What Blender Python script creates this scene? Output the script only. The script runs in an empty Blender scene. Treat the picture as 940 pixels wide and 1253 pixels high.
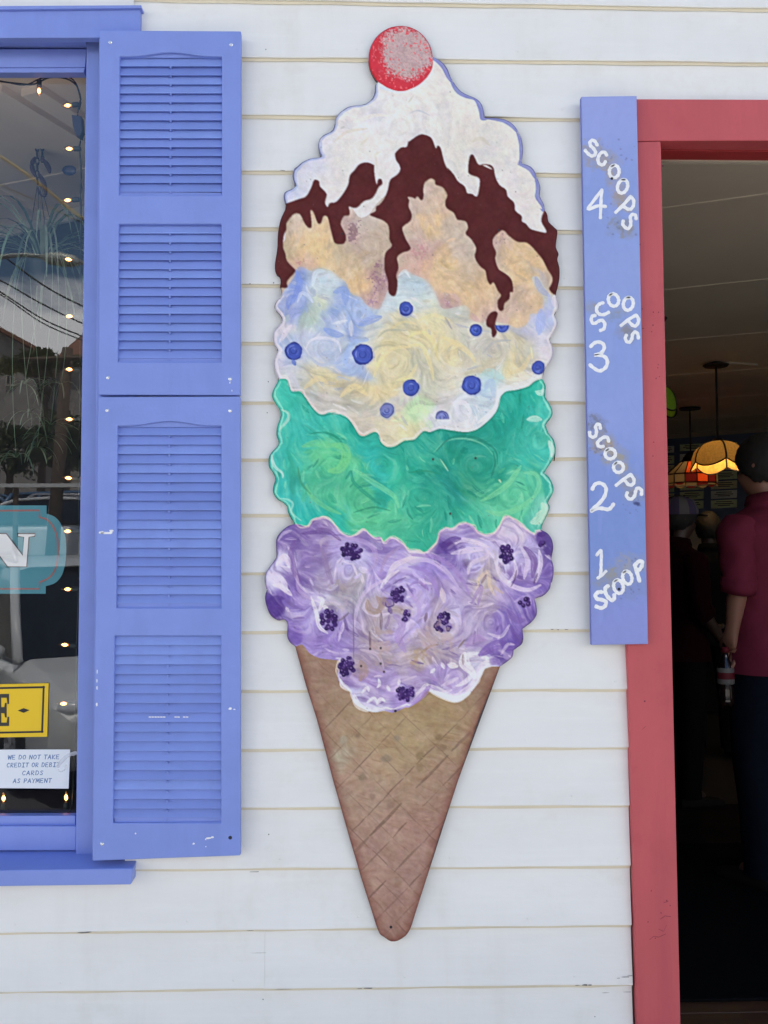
import bpy, bmesh, math, random
import numpy as np
from mathutils import Vector, Matrix
random.seed(5)
C = bpy.context.scene.collection
SC = bpy.context.scene
R = math.radians

# ------------------------------------------------------------------ camera
CAM = np.array([0.0, -2.3, 1.6])
YAW, PITCH, ROLL, FPX = R(-1.6228), R(2.968), R(-0.2194), 1147.0
def _basis():
    cy, sy, cp, sp, cr, sr = math.cos(YAW), math.sin(YAW), math.cos(PITCH), math.sin(PITCH), math.cos(ROLL), math.sin(ROLL)
    rz = np.array([[cy, -sy, 0], [sy, cy, 0], [0, 0, 1]])
    f = rz @ np.array([0, cp, sp]); r = rz @ np.array([1.0, 0, 0]); u = np.cross(r, f)
    return r * cr + u * sr, -r * sr + u * cr, f
RT, UP, FW = _basis()
cd = bpy.data.cameras.new('camera'); cam = bpy.data.objects.new('camera', cd); C.objects.link(cam)
cd.sensor_fit = 'VERTICAL'; cd.sensor_height = 36.0; cd.sensor_width = 27.0
cd.lens = FPX / 1253.0 * 36.0; cd.clip_start = 0.05; cd.clip_end = 3000
m = Matrix.Identity(4)
for i in range(3):
    m[i][0], m[i][1], m[i][2], m[i][3] = RT[i], UP[i], -FW[i], CAM[i]
cam.matrix_world = m
SC.camera = cam

# ------------------------------------------------------------------ sky, sun, exposure
SUN_EL = R(71)
W = bpy.data.worlds.new('World'); SC.world = W; W.use_nodes = True
nt = W.node_tree; nt.nodes.clear()
def N(t, ty, **kw):
    n = t.nodes.new(ty)
    for k, v in kw.items():
        setattr(n, k, v)
    return n
out = N(nt, 'ShaderNodeOutputWorld'); bg = N(nt, 'ShaderNodeBackground'); bg.inputs['Strength'].default_value = 0.1
sky = N(nt, 'ShaderNodeTexSky', sky_type='NISHITA'); sky.sun_disc = False; sky.sun_elevation = SUN_EL; sky.sun_rotation = 0.0
sky.air_density = 1.0; sky.dust_density = 0.1; sky.ozone_density = 4.0
tc = N(nt, 'ShaderNodeTexCoord'); sep = N(nt, 'ShaderNodeSeparateXYZ'); nt.links.new(tc.outputs['Generated'], sep.inputs[0])
mp = N(nt, 'ShaderNodeMapping'); mp.inputs['Scale'].default_value = (1.0, 1.0, 2.2); nt.links.new(tc.outputs['Generated'], mp.inputs[0])
nz = N(nt, 'ShaderNodeTexNoise'); nz.inputs['Scale'].default_value = 2.6; nz.inputs['Detail'].default_value = 9; nz.inputs['Roughness'].default_value = 0.56
nt.links.new(mp.outputs[0], nz.inputs['Vector'])
bias = N(nt, 'ShaderNodeMapRange'); bias.inputs['From Min'].default_value = 0.20; bias.inputs['From Max'].default_value = 0.31
bias.inputs['To Min'].default_value = 0.22; bias.inputs['To Max'].default_value = -0.05
nt.links.new(sep.outputs['Z'], bias.inputs['Value'])
ad = N(nt, 'ShaderNodeMath', operation='ADD'); nt.links.new(nz.outputs[0], ad.inputs[0]); nt.links.new(bias.outputs[0], ad.inputs[1])
cr_ = N(nt, 'ShaderNodeMapRange', interpolation_type='SMOOTHSTEP'); cr_.inputs['From Min'].default_value = 0.53; cr_.inputs['From Max'].default_value = 0.64
nt.links.new(ad.outputs[0], cr_.inputs['Value'])
mx = N(nt, 'ShaderNodeMix', data_type='RGBA'); nt.links.new(cr_.outputs[0], mx.inputs['Factor'])
nt.links.new(sky.outputs[0], mx.inputs['A']); mx.inputs['B'].default_value = (17.0, 17.2, 17.6, 1)
nt.links.new(mx.outputs['Result'], bg.inputs['Color']); nt.links.new(bg.outputs[0], out.inputs[0])

sl = bpy.data.lights.new('sun', 'SUN'); sl.energy = 4.0; sl.angle = R(0.53); sl.color = (1.0, 0.95, 0.87)
so = bpy.data.objects.new('sun', sl); C.objects.link(so)
so.location = (0, 20, 32)
so.rotation_euler = Vector((0, -math.cos(SUN_EL), -math.sin(SUN_EL))).to_track_quat('-Z', 'Y').to_euler()
vs = SC.view_settings; vs.view_transform = 'Standard'; vs.look = 'None'; vs.gamma = 1.0; vs.use_curve_mapping = False
SC.display_settings.display_device = 'sRGB'
vs.exposure = 1.0
SC.cycles.max_bounces = 10; SC.cycles.transparent_max_bounces = 12; SC.cycles.use_denoising = True
SC.cycles.caustics_reflective = False; SC.cycles.caustics_refractive = False

ILL = np.array([0.70, 0.76, 0.88])          # what a white surface in this shade shows; turns a colour seen in the photo into paint colour
def lin(c):
    c = np.asarray(c, float) / 255.0
    return np.where(c <= 0.04045, c / 12.92, ((c + 0.055) / 1.055) ** 2.4)
def alb(r, g, b, k=1.0):
    v = np.clip(lin((r, g, b)) / ILL * k, 0.004, 0.86)
    return (float(v[0]), float(v[1]), float(v[2]))

# ------------------------------------------------------------------ geometry helpers
def ray(px, py):
    return RT * ((px - 470.0) / FPX) - UP * ((py - 626.5) / FPX) + FW
def P(px, py, y=0.0):
    d = ray(px, py); t = (y - CAM[1]) / d[1]
    return Vector(CAM + d * t)
def PZ(px, py, z):
    d = ray(px, py); t = (z - CAM[2]) / d[2]
    return Vector(CAM + d * t)
YG = 0.07                                    # the window glass
def MIR(px, py, dist):                       # a point of the street that the window shows at (px, py)
    p = P(px, py, YG + dist)
    return Vector((p.x, YG - dist, p.z))

def org(o):
    v = Vector((0, 0, 0))
    while o is not None:
        v += o.location; o = o.parent
    return v
def tag(o, label=None, cat=None, group=None, kind=None):
    if label: o['label'] = label
    if cat: o['category'] = cat
    if group: o['group'] = group
    if kind: o['kind'] = kind
    return o
def thing(name, label, cat, loc=(0, 0, 0), group=None, kind=None):
    o = bpy.data.objects.new(name, None); o.empty_display_size = 0.1; C.objects.link(o); o.location = loc
    return tag(o, label, cat, group, kind)
def copy_tree(o, parent=None):
    c = o.copy(); C.objects.link(c)
    c.parent = parent
    if parent is not None: c.matrix_parent_inverse = Matrix.Identity(4)
    for ch in list(o.children): copy_tree(ch, c)
    return c

class MB:
    def __init__(s): s.v = []; s.f = []; s.mi = []; s.cur = 0
    def add(s, vs_, fs):
        b = len(s.v); s.v += [tuple(x) for x in vs_]
        for f in fs: s.f.append(tuple(b + i for i in f)); s.mi.append(s.cur)
    def box(s, x0, x1, y0, y1, z0, z1):
        s.add([(x0,y0,z0),(x1,y0,z0),(x1,y1,z0),(x0,y1,z0),(x0,y0,z1),(x1,y0,z1),(x1,y1,z1),(x0,y1,z1)],
              [(0,3,2,1),(4,5,6,7),(0,1,5,4),(1,2,6,5),(2,3,7,6),(3,0,4,7)]); return s
    def prism(s, pts, yf, yb):                # polygon of world points at depth yf pushed straight back to yb
        n = len(pts); a = [(p[0], yf, p[2]) for p in pts]; b = [(p[0], yb, p[2]) for p in pts]
        s.add(a + b, [tuple(range(n)), tuple(range(2*n-1, n-1, -1))] + [(i, i+n, (i+1) % n + n, (i+1) % n) for i in range(n)]); return s
    def pprism(s, px, yf, yb): return s.prism([P(x, y, yf) for x, y in px], yf, yb)
    def plate(s, faces, yf, yb):              # several px faces that share corners, as one slab with holes
        idx = {}; pts = []; fs = []
        for f in faces:
            r = []
            for q in f:
                k = (round(q[0], 2), round(q[1], 2))
                if k not in idx: idx[k] = len(pts); pts.append(P(k[0], k[1], yf))
                r.append(idx[k])
            fs.append(r)
        n = len(pts); cnt = {}
        for f in fs:
            for i in range(len(f)):
                e = (f[i], f[(i+1) % len(f)]); cnt[e] = 1
        side = [(a, b) for a, b in cnt if (b, a) not in cnt]
        s.add([(p.x, yf, p.z) for p in pts] + [(p.x, yb, p.z) for p in pts],
              [tuple(f) for f in fs] + [tuple(i + n for i in reversed(f)) for f in fs] + [(a, a+n, b+n, b) for a, b in side]); return s
    def tube(s, pts, r, n=8, r2=None, cap=True):
        pts = [Vector(p) for p in pts]; m_ = len(pts); vs_ = []; fs = []
        up0 = Vector((0, 0, 1))
        for i, p in enumerate(pts):
            t = (pts[min(i+1, m_-1)] - pts[max(i-1, 0)]).normalized()
            a = t.cross(up0)
            if a.length < 1e-3: a = t.cross(Vector((1, 0, 0)))
            a.normalize(); b = t.cross(a)
            rr = r[i] if isinstance(r, (list, tuple)) else (r if r2 is None else r + (r2 - r) * i / max(1, m_-1))
            for k in range(n):
                an = 2 * math.pi * k / n
                vs_.append(p + a * math.cos(an) * rr + b * math.sin(an) * rr)
        for i in range(m_-1):
            for k in range(n):
                k2 = (k+1) % n; fs.append((i*n+k, i*n+k2, (i+1)*n+k2, (i+1)*n+k))
        if cap: fs += [tuple(reversed(range(n))), tuple((m_-1)*n + k for k in range(n))]
        s.add(vs_, fs); return s
    def lathe(s, prof, c=(0, 0, 0), n=16, a0=0.0, a1=2*math.pi):
        full = abs(a1 - a0 - 2*math.pi) < 1e-6; m_ = n if full else n + 1; vs_ = []; fs = []
        for r, z in prof:
            for k in range(m_):
                an = a0 + (a1 - a0) * k / n; vs_.append((c[0] + r*math.cos(an), c[1] + r*math.sin(an), c[2] + z))
        for i in range(len(prof)-1):
            for k in range(n):
                k2 = (k+1) % m_; fs.append((i*m_+k, i*m_+k2, (i+1)*m_+k2, (i+1)*m_+k))
        s.add(vs_, fs); return s
    def ball(s, c, r, nu=12, nv=8):
        r = (r, r, r) if not isinstance(r, (tuple, list)) else r
        vs_ = [(c[0], c[1], c[2]-r[2])]; fs = []
        for j in range(1, nv):
            th = math.pi * j / nv
            for k in range(nu):
                an = 2*math.pi*k/nu
                vs_.append((c[0]+r[0]*math.sin(th)*math.cos(an), c[1]+r[1]*math.sin(th)*math.sin(an), c[2]-r[2]*math.cos(th)))
        vs_.append((c[0], c[1], c[2]+r[2])); L = len(vs_)-1
        for k in range(nu): fs.append((0, 1+(k+1) % nu, 1+k)); fs.append((L, L-nu+k, L-nu+(k+1) % nu))
        for j in range(nv-2):
            for k in range(nu):
                a = 1+j*nu; fs.append((a+k, a+(k+1) % nu, a+nu+(k+1) % nu, a+nu+k))
        s.add(vs_, fs); return s
    def build(s, name, mat, parent=None, smooth=False, bevel=0.0, seg=2, fix=True):
        me = bpy.data.meshes.new(name); o_ = org(parent) if parent is not None else Vector((0, 0, 0))
        me.from_pydata([(x[0]-o_.x, x[1]-o_.y, x[2]-o_.z) for x in s.v], [], s.f)
        for mt in (mat if isinstance(mat, (list, tuple)) else [mat]): me.materials.append(mt)
        if s.mi and max(s.mi) > 0: me.polygons.foreach_set('material_index', s.mi)
        if fix:
            b = bmesh.new(); b.from_mesh(me); bmesh.ops.recalc_face_normals(b, faces=b.faces); b.to_mesh(me); b.free()
        if smooth: me.polygons.foreach_set('use_smooth', [True]*len(me.polygons))
        o = bpy.data.objects.new(name, me); C.objects.link(o)
        if parent is not None: o.parent = parent
        if bevel > 0:
            bv = o.modifiers.new('bevel', 'BEVEL'); bv.width = bevel; bv.segments = seg; bv.limit_method = 'ANGLE'; bv.angle_limit = R(40)
        return o

# ------------------------------------------------------------------ materials
def mat(name, col, rough=0.5, var=0.06, scale=12.0, bump=0.0, bscale=60.0, stretch=(1, 1, 1), spec=0.5, metal=0.0, dirt=None, dirt_amt=0.0, dscale=5.0, coat=0.0):
    m_ = bpy.data.materials.new(name); m_.use_nodes = True; t = m_.node_tree; b = t.nodes['Principled BSDF']
    b.inputs['Roughness'].default_value = rough; b.inputs['Specular IOR Level'].default_value = spec; b.inputs['Metallic'].default_value = metal
    b.inputs['Coat Weight'].default_value = coat
    tcn = N(t, 'ShaderNodeTexCoord'); mpn = N(t, 'ShaderNodeMapping'); mpn.inputs['Scale'].default_value = stretch
    t.links.new(tcn.outputs['Object'], mpn.inputs[0])
    n1 = N(t, 'ShaderNodeTexNoise'); n1.inputs['Scale'].default_value = scale; n1.inputs['Detail'].default_value = 6; n1.inputs['Roughness'].default_value = 0.6
    t.links.new(mpn.outputs[0], n1.inputs['Vector'])
    mr = N(t, 'ShaderNodeMapRange'); mr.inputs['From Min'].default_value = 0.3; mr.inputs['From Max'].default_value = 0.7
    mr.inputs['To Min'].default_value = 1 - var; mr.inputs['To Max'].default_value = 1 + var
    t.links.new(n1.outputs[0], mr.inputs['Value'])
    vm = N(t, 'ShaderNodeVectorMath', operation='SCALE'); vm.inputs[0].default_value = col[:3]; t.links.new(mr.outputs[0], vm.inputs['Scale'])
    last = vm.outputs[0]
    if dirt is not None:
        n3 = N(t, 'ShaderNodeTexNoise'); n3.inputs['Scale'].default_value = dscale; n3.inputs['Detail'].default_value = 8; n3.inputs['Roughness'].default_value = 0.68
        t.links.new(tcn.outputs['Object'], n3.inputs['Vector'])
        r3 = N(t, 'ShaderNodeMapRange', interpolation_type='SMOOTHSTEP'); r3.inputs['From Min'].default_value = 0.5; r3.inputs['From Max'].default_value = 0.78
        r3.inputs['To Max'].default_value = dirt_amt; t.links.new(n3.outputs[0], r3.inputs['Value'])
        mxn = N(t, 'ShaderNodeMix', data_type='RGBA'); t.links.new(r3.outputs[0], mxn.inputs['Factor']); t.links.new(last, mxn.inputs['A'])
        mxn.inputs['B'].default_value = (*dirt[:3], 1); last = mxn.outputs['Result']
    t.links.new(last, b.inputs['Base Color'])
    if bump > 0:
        n2 = N(t, 'ShaderNodeTexNoise'); n2.inputs['Scale'].default_value = bscale; n2.inputs['Detail'].default_value = 5
        t.links.new(mpn.outputs[0], n2.inputs['Vector'])
        bp = N(t, 'ShaderNodeBump'); bp.inputs['Strength'].default_value = bump; bp.inputs['Distance'].default_value = 0.002
        t.links.new(n2.outputs[0], bp.inputs['Height']); t.links.new(bp.outputs[0], b.inputs['Normal'])
    return m_
def emit(name, col, strength):
    m_ = bpy.data.materials.new(name); m_.use_nodes = True; b = m_.node_tree.nodes['Principled BSDF']
    b.inputs['Base Color'].default_value = (*col, 1); b.inputs['Emission Color'].default_value = (*col, 1); b.inputs['Emission Strength'].default_value = strength
    return m_
def glass_mat(name, f0=0.08, tint=(1, 1, 1), rough=0.0):
    m_ = bpy.data.materials.new(name); m_.use_nodes = True; t = m_.node_tree; t.nodes.clear()
    o = N(t, 'ShaderNodeOutputMaterial'); tr = N(t, 'ShaderNodeBsdfTransparent'); tr.inputs[0].default_value = (*tint, 1)
    gl = N(t, 'ShaderNodeBsdfGlossy'); gl.inputs['Roughness'].default_value = rough
    ge = N(t, 'ShaderNodeNewGeometry'); dt = N(t, 'ShaderNodeVectorMath', operation='DOT_PRODUCT'); t.links.new(ge.outputs['Incoming'], dt.inputs[0]); t.links.new(ge.outputs['Normal'], dt.inputs[1])
    ab = N(t, 'ShaderNodeMath', operation='ABSOLUTE'); t.links.new(dt.outputs['Value'], ab.inputs[0]); su = N(t, 'ShaderNodeMath', operation='SUBTRACT'); su.inputs[0].default_value = 1.0; t.links.new(ab.outputs[0], su.inputs[1])
    pw = N(t, 'ShaderNodeMath', operation='POWER'); pw.inputs[1].default_value = 5.0; t.links.new(su.outputs[0], pw.inputs[0])
    ma = N(t, 'ShaderNodeMath', operation='MULTIPLY_ADD'); ma.inputs[1].default_value = 1-f0; ma.inputs[2].default_value = f0; t.links.new(pw.outputs[0], ma.inputs[0]); ms = N(t, 'ShaderNodeMixShader')
    t.links.new(ma.outputs[0], ms.inputs[0]); t.links.new(tr.outputs[0], ms.inputs[1]); t.links.new(gl.outputs[0], ms.inputs[2]); t.links.new(ms.outputs[0], o.inputs[0])
    return m_
def stained(name, col, t_amt=0.6):            # coloured art glass that lets a lamp's light through
    m_ = bpy.data.materials.new(name); m_.use_nodes = True; t = m_.node_tree; t.nodes.clear()
    o = N(t, 'ShaderNodeOutputMaterial'); di = N(t, 'ShaderNodeBsdfDiffuse'); tl = N(t, 'ShaderNodeBsdfTranslucent'); ms = N(t, 'ShaderNodeMixShader')
    nz_ = N(t, 'ShaderNodeTexNoise'); nz_.inputs['Scale'].default_value = 14; mr = N(t, 'ShaderNodeMapRange'); mr.inputs['To Min'].default_value = 0.6; mr.inputs['To Max'].default_value = 1.3
    t.links.new(nz_.outputs[0], mr.inputs['Value']); vm = N(t, 'ShaderNodeVectorMath', operation='SCALE'); vm.inputs[0].default_value = col; t.links.new(mr.outputs[0], vm.inputs['Scale'])
    t.links.new(vm.outputs[0], di.inputs[0]); t.links.new(vm.outputs[0], tl.inputs[0]); ms.inputs[0].default_value = t_amt
    t.links.new(di.outputs[0], ms.inputs[1]); t.links.new(tl.outputs[0], ms.inputs[2]); t.links.new(ms.outputs[0], o.inputs[0])
    return m_
def vcol_mat(name, rough=0.45, spec=0.4, bump=0.15):
    m_ = bpy.data.materials.new(name); m_.use_nodes = True; t = m_.node_tree; b = t.nodes['Principled BSDF']
    at = N(t, 'ShaderNodeVertexColor', layer_name='paint'); t.links.new(at.outputs[0], b.inputs['Base Color'])
    b.inputs['Roughness'].default_value = rough; b.inputs['Specular IOR Level'].default_value = spec
    n2 = N(t, 'ShaderNodeTexNoise'); n2.inputs['Scale'].default_value = 240; tcn = N(t, 'ShaderNodeTexCoord'); t.links.new(tcn.outputs['Object'], n2.inputs['Vector'])
    bp = N(t, 'ShaderNodeBump'); bp.inputs['Strength'].default_value = bump; bp.inputs['Distance'].default_value = 0.001
    t.links.new(n2.outputs[0], bp.inputs['Height']); t.links.new(bp.outputs[0], b.inputs['Normal'])
    return m_

M_WHITE = mat('white_board_paint', alb(198, 205, 215), 0.55, 0.035, 7, 0.22, 90, (0.35, 1, 1), dirt=alb(184, 190, 192), dirt_amt=0.45, dscale=7)
def streaks(m_, amt, col, sc=(26, 26, 1.6)):
    t = m_.node_tree; b = t.nodes['Principled BSDF']; src = b.inputs['Base Color'].links[0].from_socket
    tcn = N(t, 'ShaderNodeTexCoord'); mpn = N(t, 'ShaderNodeMapping'); mpn.inputs['Scale'].default_value = sc; t.links.new(tcn.outputs['Object'], mpn.inputs[0])
    n = N(t, 'ShaderNodeTexNoise'); n.inputs['Scale'].default_value = 1.0; n.inputs['Detail'].default_value = 7; n.inputs['Roughness'].default_value = 0.65; t.links.new(mpn.outputs[0], n.inputs['Vector'])
    r = N(t, 'ShaderNodeMapRange', interpolation_type='SMOOTHSTEP'); r.inputs['From Min'].default_value = 0.48; r.inputs['From Max'].default_value = 0.75; r.inputs['To Max'].default_value = amt; t.links.new(n.outputs[0], r.inputs['Value'])
    x = N(t, 'ShaderNodeMix', data_type='RGBA'); t.links.new(r.outputs[0], x.inputs['Factor']); t.links.new(src, x.inputs['A']); x.inputs['B'].default_value = (*col, 1); t.links.new(x.outputs['Result'], b.inputs['Base Color'])
streaks(M_WHITE, 0.20, alb(176, 180, 182), (9, 9, 1.1)); streaks(M_WHITE, 0.30, alb(205, 212, 222), (3, 3, 60))
M_LAPSHADE = mat('lap_shade_tint', alb(188, 187, 178), 0.6, 0.08, 30, 0.3, 80, (0.3, 1, 1))  # tan tint that stands in for bounce light and shade under the laps
M_GREY_EDGE = mat('board_end_grain', alb(150, 148, 140), 0.8, 0.2, 40)
M_BLUE = mat('periwinkle_trim_paint', alb(107, 129, 204), 0.42, 0.05, 9, 0.18, 120, (1, 1, 1), dirt=alb(100, 116, 198), dirt_amt=0.5, dscale=6)
M_SHUT = mat('periwinkle_shutter_paint', alb(108, 130, 203), 0.5, 0.05, 8, 0.2, 160, (1, 1, 1), spec=0.35, dirt=alb(108, 126, 205), dirt_amt=0.5, dscale=5)
M_CHIP = mat('bare_white_vinyl', alb(225, 228, 238), 0.5, 0.05)
M_RED = mat('red_door_paint', alb(162, 75, 85), 0.5, 0.06, 12, 0.3, 70, (1, 1, 0.35), dirt=alb(148, 62, 76), dirt_amt=0.5, dscale=9, spec=0.35)
M_SHUTS = [M_SHUT]+[mat('periwinkle_shutter_paint', alb(108+d, 130+d+e, 203+d), 0.45+0.04*e, 0.06, 9, 0.2, 160, (1, 1, 1), dirt=alb(104, 120, 196), dirt_amt=0.6, dscale=6) for d, e in ((-4, 1), (3, 2), (-7, 0))]
for q_ in M_SHUTS+[M_BLUE]: streaks(q_, 0.30, alb(96, 116, 186), (14, 14, 2.2))
streaks(M_RED, 0.35, alb(142, 62, 78), (18, 18, 1.5))
M_SCREW = mat('screw_steel', (0.8, 0.82, 0.85), 0.25, 0.1, 30, metal=0.8)
M_DARKHOLE = mat('dark_recess', (0.012, 0.012, 0.015), 0.9, 0.1)
M_BLACK = mat('matt_black', (0.015, 0.014, 0.015), 0.6, 0.1)
M_GLASS = glass_mat('window_glass', 0.12)
# ------------------------------------------------------------------ hand-painted boards: paint is laid on by code as vertex colours
T = lambda ox, oy, k, pts: [(ox + x / k, oy + y / k) for x, y in pts]
Z1, Z2 = 940 / 190.0, 940 / 150.0
tA = lambda *p: T(320, 20, Z1, p)
tB = lambda *p: T(500, 20, Z1, p)
tC = lambda *p: T(320, 200, Z1, p)
tD = lambda *p: T(500, 200, Z1, p)
tE = lambda *p: T(320, 380, Z1, p)
tF = lambda *p: T(500, 380, Z1, p)
tG = lambda *p: T(320, 540, Z1, p)
tH = lambda *p: T(500, 540, Z1, p)
tI = lambda *p: T(320, 700, Z1, p)
tJ = lambda *p: T(500, 700, Z1, p)
tK = lambda *p: T(350, 880, Z2, p)
tL = lambda *p: T(480, 880, Z2, p)
tM = lambda *p: T(410, 1020, Z2, p)
def smooth(pts, k=4, closed=False):
    p = np.array(pts, float); n = len(p); o = []
    for i in range(n if closed else n - 1):
        g = (lambda j: p[j % n]) if closed else (lambda j: p[min(max(j, 0), n - 1)])
        a, b, c, d = g(i-1), g(i), g(i+1), g(i+2)
        for s in range(k):
            t = s / k
            o.append(0.5 * ((2*b) + (c-a)*t + (2*a-5*b+4*c-d)*t*t + (3*b-a-3*c+d)*t**3))
    if not closed: o.append(p[-1])
    return np.array(o)

class Canvas:
    def __init__(s, x0, y0, w, h, k=2, seed=1):
        s.x0, s.y0, s.w, s.h, s.k = x0, y0, w, h, k
        ny, nx = int(h*k), int(w*k); s.ny, s.nx = ny, nx
        s.Y, s.X = np.meshgrid(y0 + (np.arange(ny)+0.5)/k, x0 + (np.arange(nx)+0.5)/k, indexing='ij')
        s.X = s.X.astype(np.float32); s.Y = s.Y.astype(np.float32)
        s.c = np.zeros((ny, nx, 3), np.float32) + 128; s.lab = np.zeros((ny, nx), np.int16); s.rng = np.random.default_rng(seed)
        s.hgt = np.zeros((ny, nx), np.float32); s.th = np.zeros((ny, nx), np.float32)
    def bb(s, x0, y0, x1, y1):
        k = s.k
        i0 = max(0, int((y0-s.y0)*k)); i1 = min(s.ny, int((y1-s.y0)*k)+1); j0 = max(0, int((x0-s.x0)*k)); j1 = min(s.nx, int((x1-s.x0)*k)+1)
        return slice(i0, max(i0, i1)), slice(j0, max(j0, j1))
    def noise(s, scale, seed, oct=3, sl=None, sx=1.0, sy=1.0):
        X, Y = (s.X, s.Y) if sl is None else (s.X[sl], s.Y[sl])
        o = np.zeros_like(X); amp = 1.0; tot = 0
        for q in range(oct):
            r = np.random.default_rng(seed*31+q).random((64, 64)).astype(np.float32)
            u = X*sx/scale*(2**q); v = Y*sy/scale*(2**q); iu = np.floor(u).astype(int); iv = np.floor(v).astype(int); fu = u-iu; fv = v-iv
            fu = fu*fu*(3-2*fu); fv = fv*fv*(3-2*fv)
            a = r[iv % 64, iu % 64]; b = r[iv % 64, (iu+1) % 64]; c = r[(iv+1) % 64, iu % 64]; d = r[(iv+1) % 64, (iu+1) % 64]
            o += amp*((a*(1-fu)+b*fu)*(1-fv)+(c*(1-fu)+d*fu)*fv); tot += amp; amp *= 0.55
        return o/tot*2-1
    def poly(s, pts):
        p = np.array(pts, np.float32); m_ = np.zeros((s.ny, s.nx), bool)
        sl = s.bb(p[:, 0].min()-1, p[:, 1].min()-1, p[:, 0].max()+1, p[:, 1].max()+1)
        X, Y = s.X[sl], s.Y[sl]; ys = Y[:, 0]; acc = np.zeros(X.shape, bool)
        for (x1, y1), (x2, y2) in zip(p, np.roll(p, -1, 0)):
            rows = np.where((y1 > ys) != (y2 > ys))[0]
            if len(rows) == 0: continue
            r = slice(rows[0], rows[-1]+1); xi = x1 + (ys[r]-y1)*(x2-x1)/(y2-y1)
            acc[r] ^= X[r] < xi[:, None]
        m_[sl] = acc; return m_
    def blur(s, a, r):
        a = a.astype(np.float32); n = max(1, int(r*s.k))
        for ax in (0, 1):
            for _ in range(2):
                pad = [(0, 0), (0, 0)]; pad[ax] = (n+1, n)
                c = np.cumsum(np.pad(a, pad, mode='edge'), axis=ax)
                a = (np.take(c, range(2*n+1, c.shape[ax]), ax) - np.take(c, range(0, c.shape[ax]-2*n-1), ax))/(2*n+1)
        return a
    def lic(s, sl, th, L=14, seed=3, fine=1.0):
        h, w = th.shape; nzz = np.random.default_rng(seed).random((h, w)).astype(np.float32)
        if fine > 1: nzz = s.blur(nzz, fine/s.k)
        dx, dy = np.cos(th).astype(np.float32), np.sin(th).astype(np.float32); acc = nzz.copy()
        I, J = np.meshgrid(np.arange(h), np.arange(w), indexing='ij')
        for sg in (1, -1):
            y = I.astype(np.float32).copy(); x = J.astype(np.float32).copy()
            for q in range(L):
                iy = np.clip(y, 0, h-1).astype(int); ix = np.clip(x, 0, w-1).astype(int)
                x += sg*dx[iy, ix]; y += sg*dy[iy, ix]
                acc += nzz[np.clip(y, 0, h-1).astype(int), np.clip(x, 0, w-1).astype(int)]
        acc -= acc.mean(); return acc/(acc.std()+1e-6)
    def flow(s, sl, swirls, base, seed):
        X, Y = s.X[sl], s.Y[sl]; vx = np.zeros_like(X); vy = np.zeros_like(X)
        a = base + 1.1*s.noise(60, seed, 2, sl); vx += np.cos(a)*0.5; vy += np.sin(a)*0.5
        for cx, cy, r, g in swirls:
            d = np.hypot(X-cx, Y-cy)+1e-3; w = np.exp(-(d/r)**2)*1.7*g
            vx += -(Y-cy)/d*w; vy += (X-cx)/d*w
        return np.arctan2(vy, vx) + 0.9*s.noise(13, seed+50, 3, sl)
    def region(s, mask, pts, swirls, label, base=0.3, contrast=9, light=(225, 222, 232), dark=None, seed=5, warp=5, L=14, mottle=0.0, bg=None):
        ii = np.where(mask.any(1))[0]; jj = np.where(mask.any(0))[0]; sl = (slice(ii[0], ii[-1]+1), slice(jj[0], jj[-1]+1))
        X, Y = s.X[sl], s.Y[sl]; th = s.flow(sl, swirls, base, seed)
        st = s.lic(sl, th, L, seed, 1.8); st2 = s.lic(sl, th, L*2, seed+7, 4.0)
        wx = X + warp*s.noise(16, seed+1, 3, sl) + np.cos(th+1.57)*st2*1.8; wy = Y + warp*s.noise(16, seed+2, 3, sl) + np.sin(th+1.57)*st2*1.8
        for cx, cy, r, g in swirls:              # stir the colours round each swirl
            d2 = ((wx-cx)**2+(wy-cy)**2)/(r*r); an = 1.3*g*np.exp(-d2*1.5); ca, sa = np.cos(an), np.sin(an); ux, uy = wx-cx, wy-cy
            wx, wy = cx+ux*ca-uy*sa, cy+ux*sa+uy*ca
        num = np.zeros(X.shape+(3,), np.float32); den = np.zeros(X.shape, np.float32)
        b = np.array(bg if bg is not None else np.mean([p[3] for p in pts], 0), np.float32); num += b*0.04; den += 0.04
        for px, py, sg, col in pts:
            w = np.exp(-((wx-px)**2+(wy-py)**2)/(2*sg*sg))*(12.0/sg)**0.7; num += w[..., None]*np.array(col, np.float32); den += w
        col = num/den[..., None]
        k1 = np.clip(st*0.35+st2*0.75, -2, 2)[..., None]
        up = np.clip(k1, 0, 2)*contrast/100.0; dn = np.clip(-k1, 0, 2)*contrast/100.0
        lt = np.array(light, np.float32); dk = col*0.62 if dark is None else np.array(dark, np.float32)
        col = col+(lt-col)*up; col = col+(dk-col)*dn
        if mottle: col += (s.noise(5, seed+9, 3, sl)*mottle)[..., None]
        m_ = mask[sl]; s.c[sl][m_] = col[m_]; s.lab[sl][m_] = label
        tt_ = s.th[sl]; tt_[m_] = th[m_]; hh = s.hgt[sl]; hh[m_] = (st*0.4+st2*0.6)[m_]
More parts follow.
